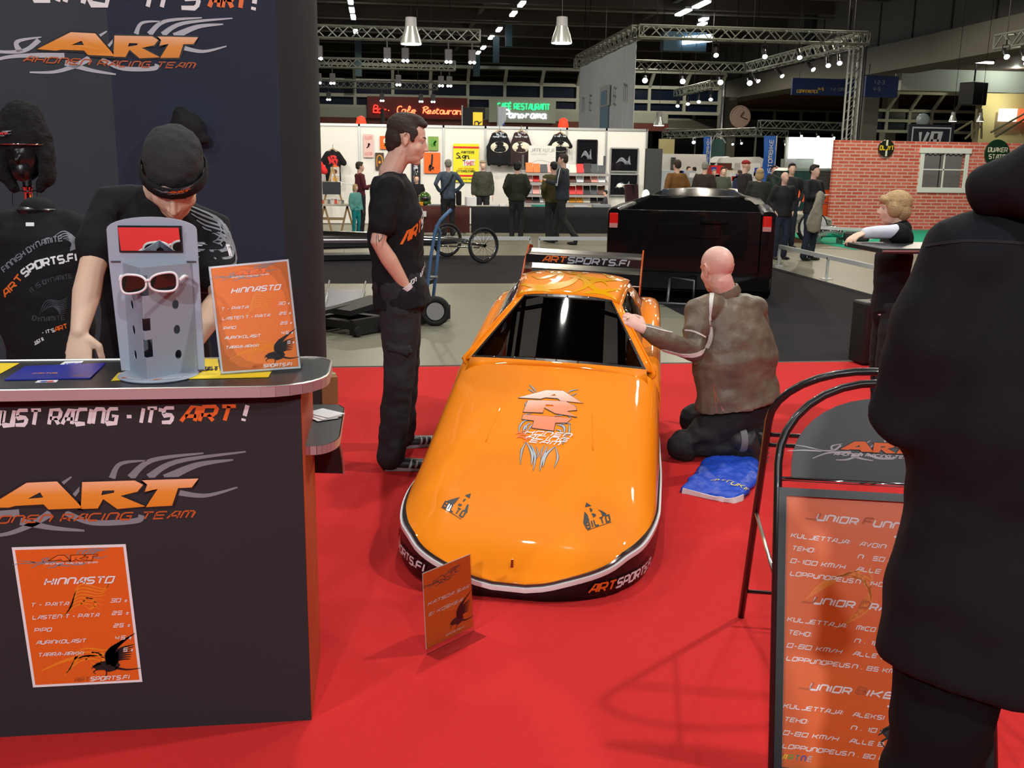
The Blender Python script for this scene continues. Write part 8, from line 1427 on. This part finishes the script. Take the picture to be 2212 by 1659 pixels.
tq = P4[0]; cN, cW = P4[1]['neck'], P4[1]['pelvis']; MB().tube([cN+V((.1, -.1, -.05)), (cN+cW)/2+V((.0, -.19, 0)), cW+V((-.17, -.1, .02))], .018, 6).build('bag_strap', blackcloth, tq); MB().box(cW+V((.22, -.02, -.05)), (.1, .3, .3)).build('shoulder_bag', blackcloth, tq, bevel=.03)
vis(1043, 346, None, 'man in camouflage jacket and pale flat cap behind the black table', pi, 'stand', 23.1, C_('tan_cap', (.30, .24, .15)), 'cap', C_('camouflage', (.035, .038, .024), var=.8, vscale=14), bulk=1.12)
vis(1115, 349, 516, 'person with curly dark hair and dark green jacket seen from behind', -.1, 'pockets', None, hair_bk, 'curly', C_('dark_green', (.014, .018, .009)), darkpants, bulk=1.15)
vis(1192, 350, 522, 'man in olive jacket half hidden behind the walking man', .3, 'pockets', None, hair_bk, 'short', C_('olive_jacket', (.06, .05, .012)), darkpants, bulk=1.1)
P8 = vis(1212, 333, 527, 'man in navy track jacket with white sleeve stripes walking past the table', 1.1, 'walk', None, hair_br, 'short', C_('navy_jacket', (.02, .025, .035)), darkpants, bulk=1.12, J=dict(elR=(.25, .02, 1.15), wrR=(.12, .2, 1.2), elL=(-.27, .04, 1.17), wrL=(-.1, .3, 1.24)))
q8 = P8[1]
for dz in (-.012, .012): MB().tube([q8['shL']+V((-.02, -.06+dz, .05)), q8['shL'].lerp(q8['elL'], .5)+V((-.02, -.072+dz, .01)), q8['elL']+V((0, -.066, -.01+dz)), q8['elL'].lerp(q8['wrL'], .8)+V((0, -.055, dz))], .006, 5).build('sleeve_stripe', white, P8[0])
hp_ = q8['wrL']+(q8['wrL']-q8['elL']).normalized()*.1; t = thing('paper_cup', 'small white paper cup held by the walking man in navy jacket', 'cup', hp_); MB().lathe(hp_+V((-.05, 0, -.02)), [(.01, 0), (.028, 0), (.038, .09), (.036, .09), (.026, .004)], 14).build('cup', paper, t, smooth=True)
vis(1308, 411, None, 'dark-haired seated man behind the right part of the black table', 1.3, 'hold', 23.1, hair_bk, topm=C_('grey_top', (.05, .05, .06)), legs=False)
vis(1463, 346, None, 'man in tan brown jacket standing beyond the pickup roof', .3, 'pockets', 19.4, hair_br, 'short', C_('tan_jacket', (.17, .07, .01)), darkpants, bulk=1.15)
P = vis(1524, 350, None, 'person in dark brown coat carrying a black bag beyond the pickup', -.5, 'stand', 20.9, hair_gr, 'short', C_('brown_coat', (.03, .018, .012)), darkpants, bulk=1.1); MB().box(P[1]['wrR']+V((.05, -.05, .1)), (.25, .12, .22)).build('shoulder_bag', blackcloth, P[0], bevel=.03)
vis(1563, 361, None, 'man in grey-green jacket facing the camera beyond the pickup', pi, 'stand', 24.5, hair_br, 'short', C_('greygreen_jacket', (.06, .07, .05)), darkpants, bulk=1.1)
P = vis(1612, 346, None, 'dark-clothed man in red cap seen in profile behind the pickup', -1.4, 'hold', 19.0, C_('red_cap', (.30, .01, .015)), 'cap', C_('black_coat', (.014, .012, .014)), darkpants)  # the cap's own cloth is red
vis(1642, 364, None, 'blonde woman in dark quilted jacket seen from behind', -.3, 'hold', 17.8, hair_bl, 'long', C_('quilted_jacket', (.022, .022, .02), var=.4, vscale=12), darkpants, bulk=1.1)
vis(1683, 371, 560, 'bald man in black jacket and jeans facing the camera by the barrier', pi+.1, 'pockets', None, hair_gr, 'bald', C_('black_jkt2', (.012, .012, .013)), denim, bulk=1.1, skin=skinA)
vis(1712, 353, None, 'young man in black looking down behind the bald man', pi-.1, 'pockets', 18.6, hair_bk, 'short', C_('charcoal_top', (.016, .016, .018)), denim)
P = vis(1745, 356, 562, 'man in black top holding a beige jacket over his arm by the barrier', pi+.5, 'fold', None, hair_bk, 'short', C_('black_top3', (.012, .012, .016)), denim, bulk=1.08)
g = MB(); b0 = P[1]['wrL']; g.chain([b0+V((-.05, -.05, .05)), b0+V((-.1, -.08, -.25)), b0+V((-.12, -.05, -.42)), b0+V((-.1, -.03, -.55))], [(.07, .05), (.11, .05), (.14, .05), (.12, .04)], 14); t = thing('folded_jacket', 'crumpled beige jacket hanging over the arm of the man in black', 'jacket', b0); remesh(g, 'cloth', C_('beige_cloth', (.28, .26, .2)), t, .016, 3, crease(.03, (9, 9, 5), 3.))
for i, (px, tp, Y, lab, c) in enumerate(((1735, 366, 28.5, 'dark far visitor beside the red panel', (.02, .02, .03)), (1772, 372, 30, 'far visitor in dark clothes before the cream panel, left one', (.015, .015, .02)), (1789, 364, 29, 'far visitor in dark clothes before the cream panel, right one', (.02, .015, .015)), (1488, 360, 33, 'far visitor in black before the low white stand wall, left one', (.012, .012, .015)), (1500, 361, 34.3, 'far visitor in black before the low white stand wall, right one', (.03, .03, .05)), (1543, 366, 29, 'far visitor in dark clothes by the red cabinet', (.03, .02, .02)), (1598, 368, 28, 'far visitor in blue jacket by the cream counter', (.02, .03, .08)), (1672, 358, 28, 'far dark-haired visitor behind the bald man', (.02, .02, .02)), (1697, 362, 29, 'far visitor with brown hair behind the man in black', (.03, .025, .02)))):
    vis(px, tp, None, lab, pi*(i % 2)+.3, ('stand', 'hold', 'pockets')[i % 3], Y, (hair_br, hair_bk, hair_gr)[i % 3], 'short', C_('far_top_%d' % i, c), darkpants)
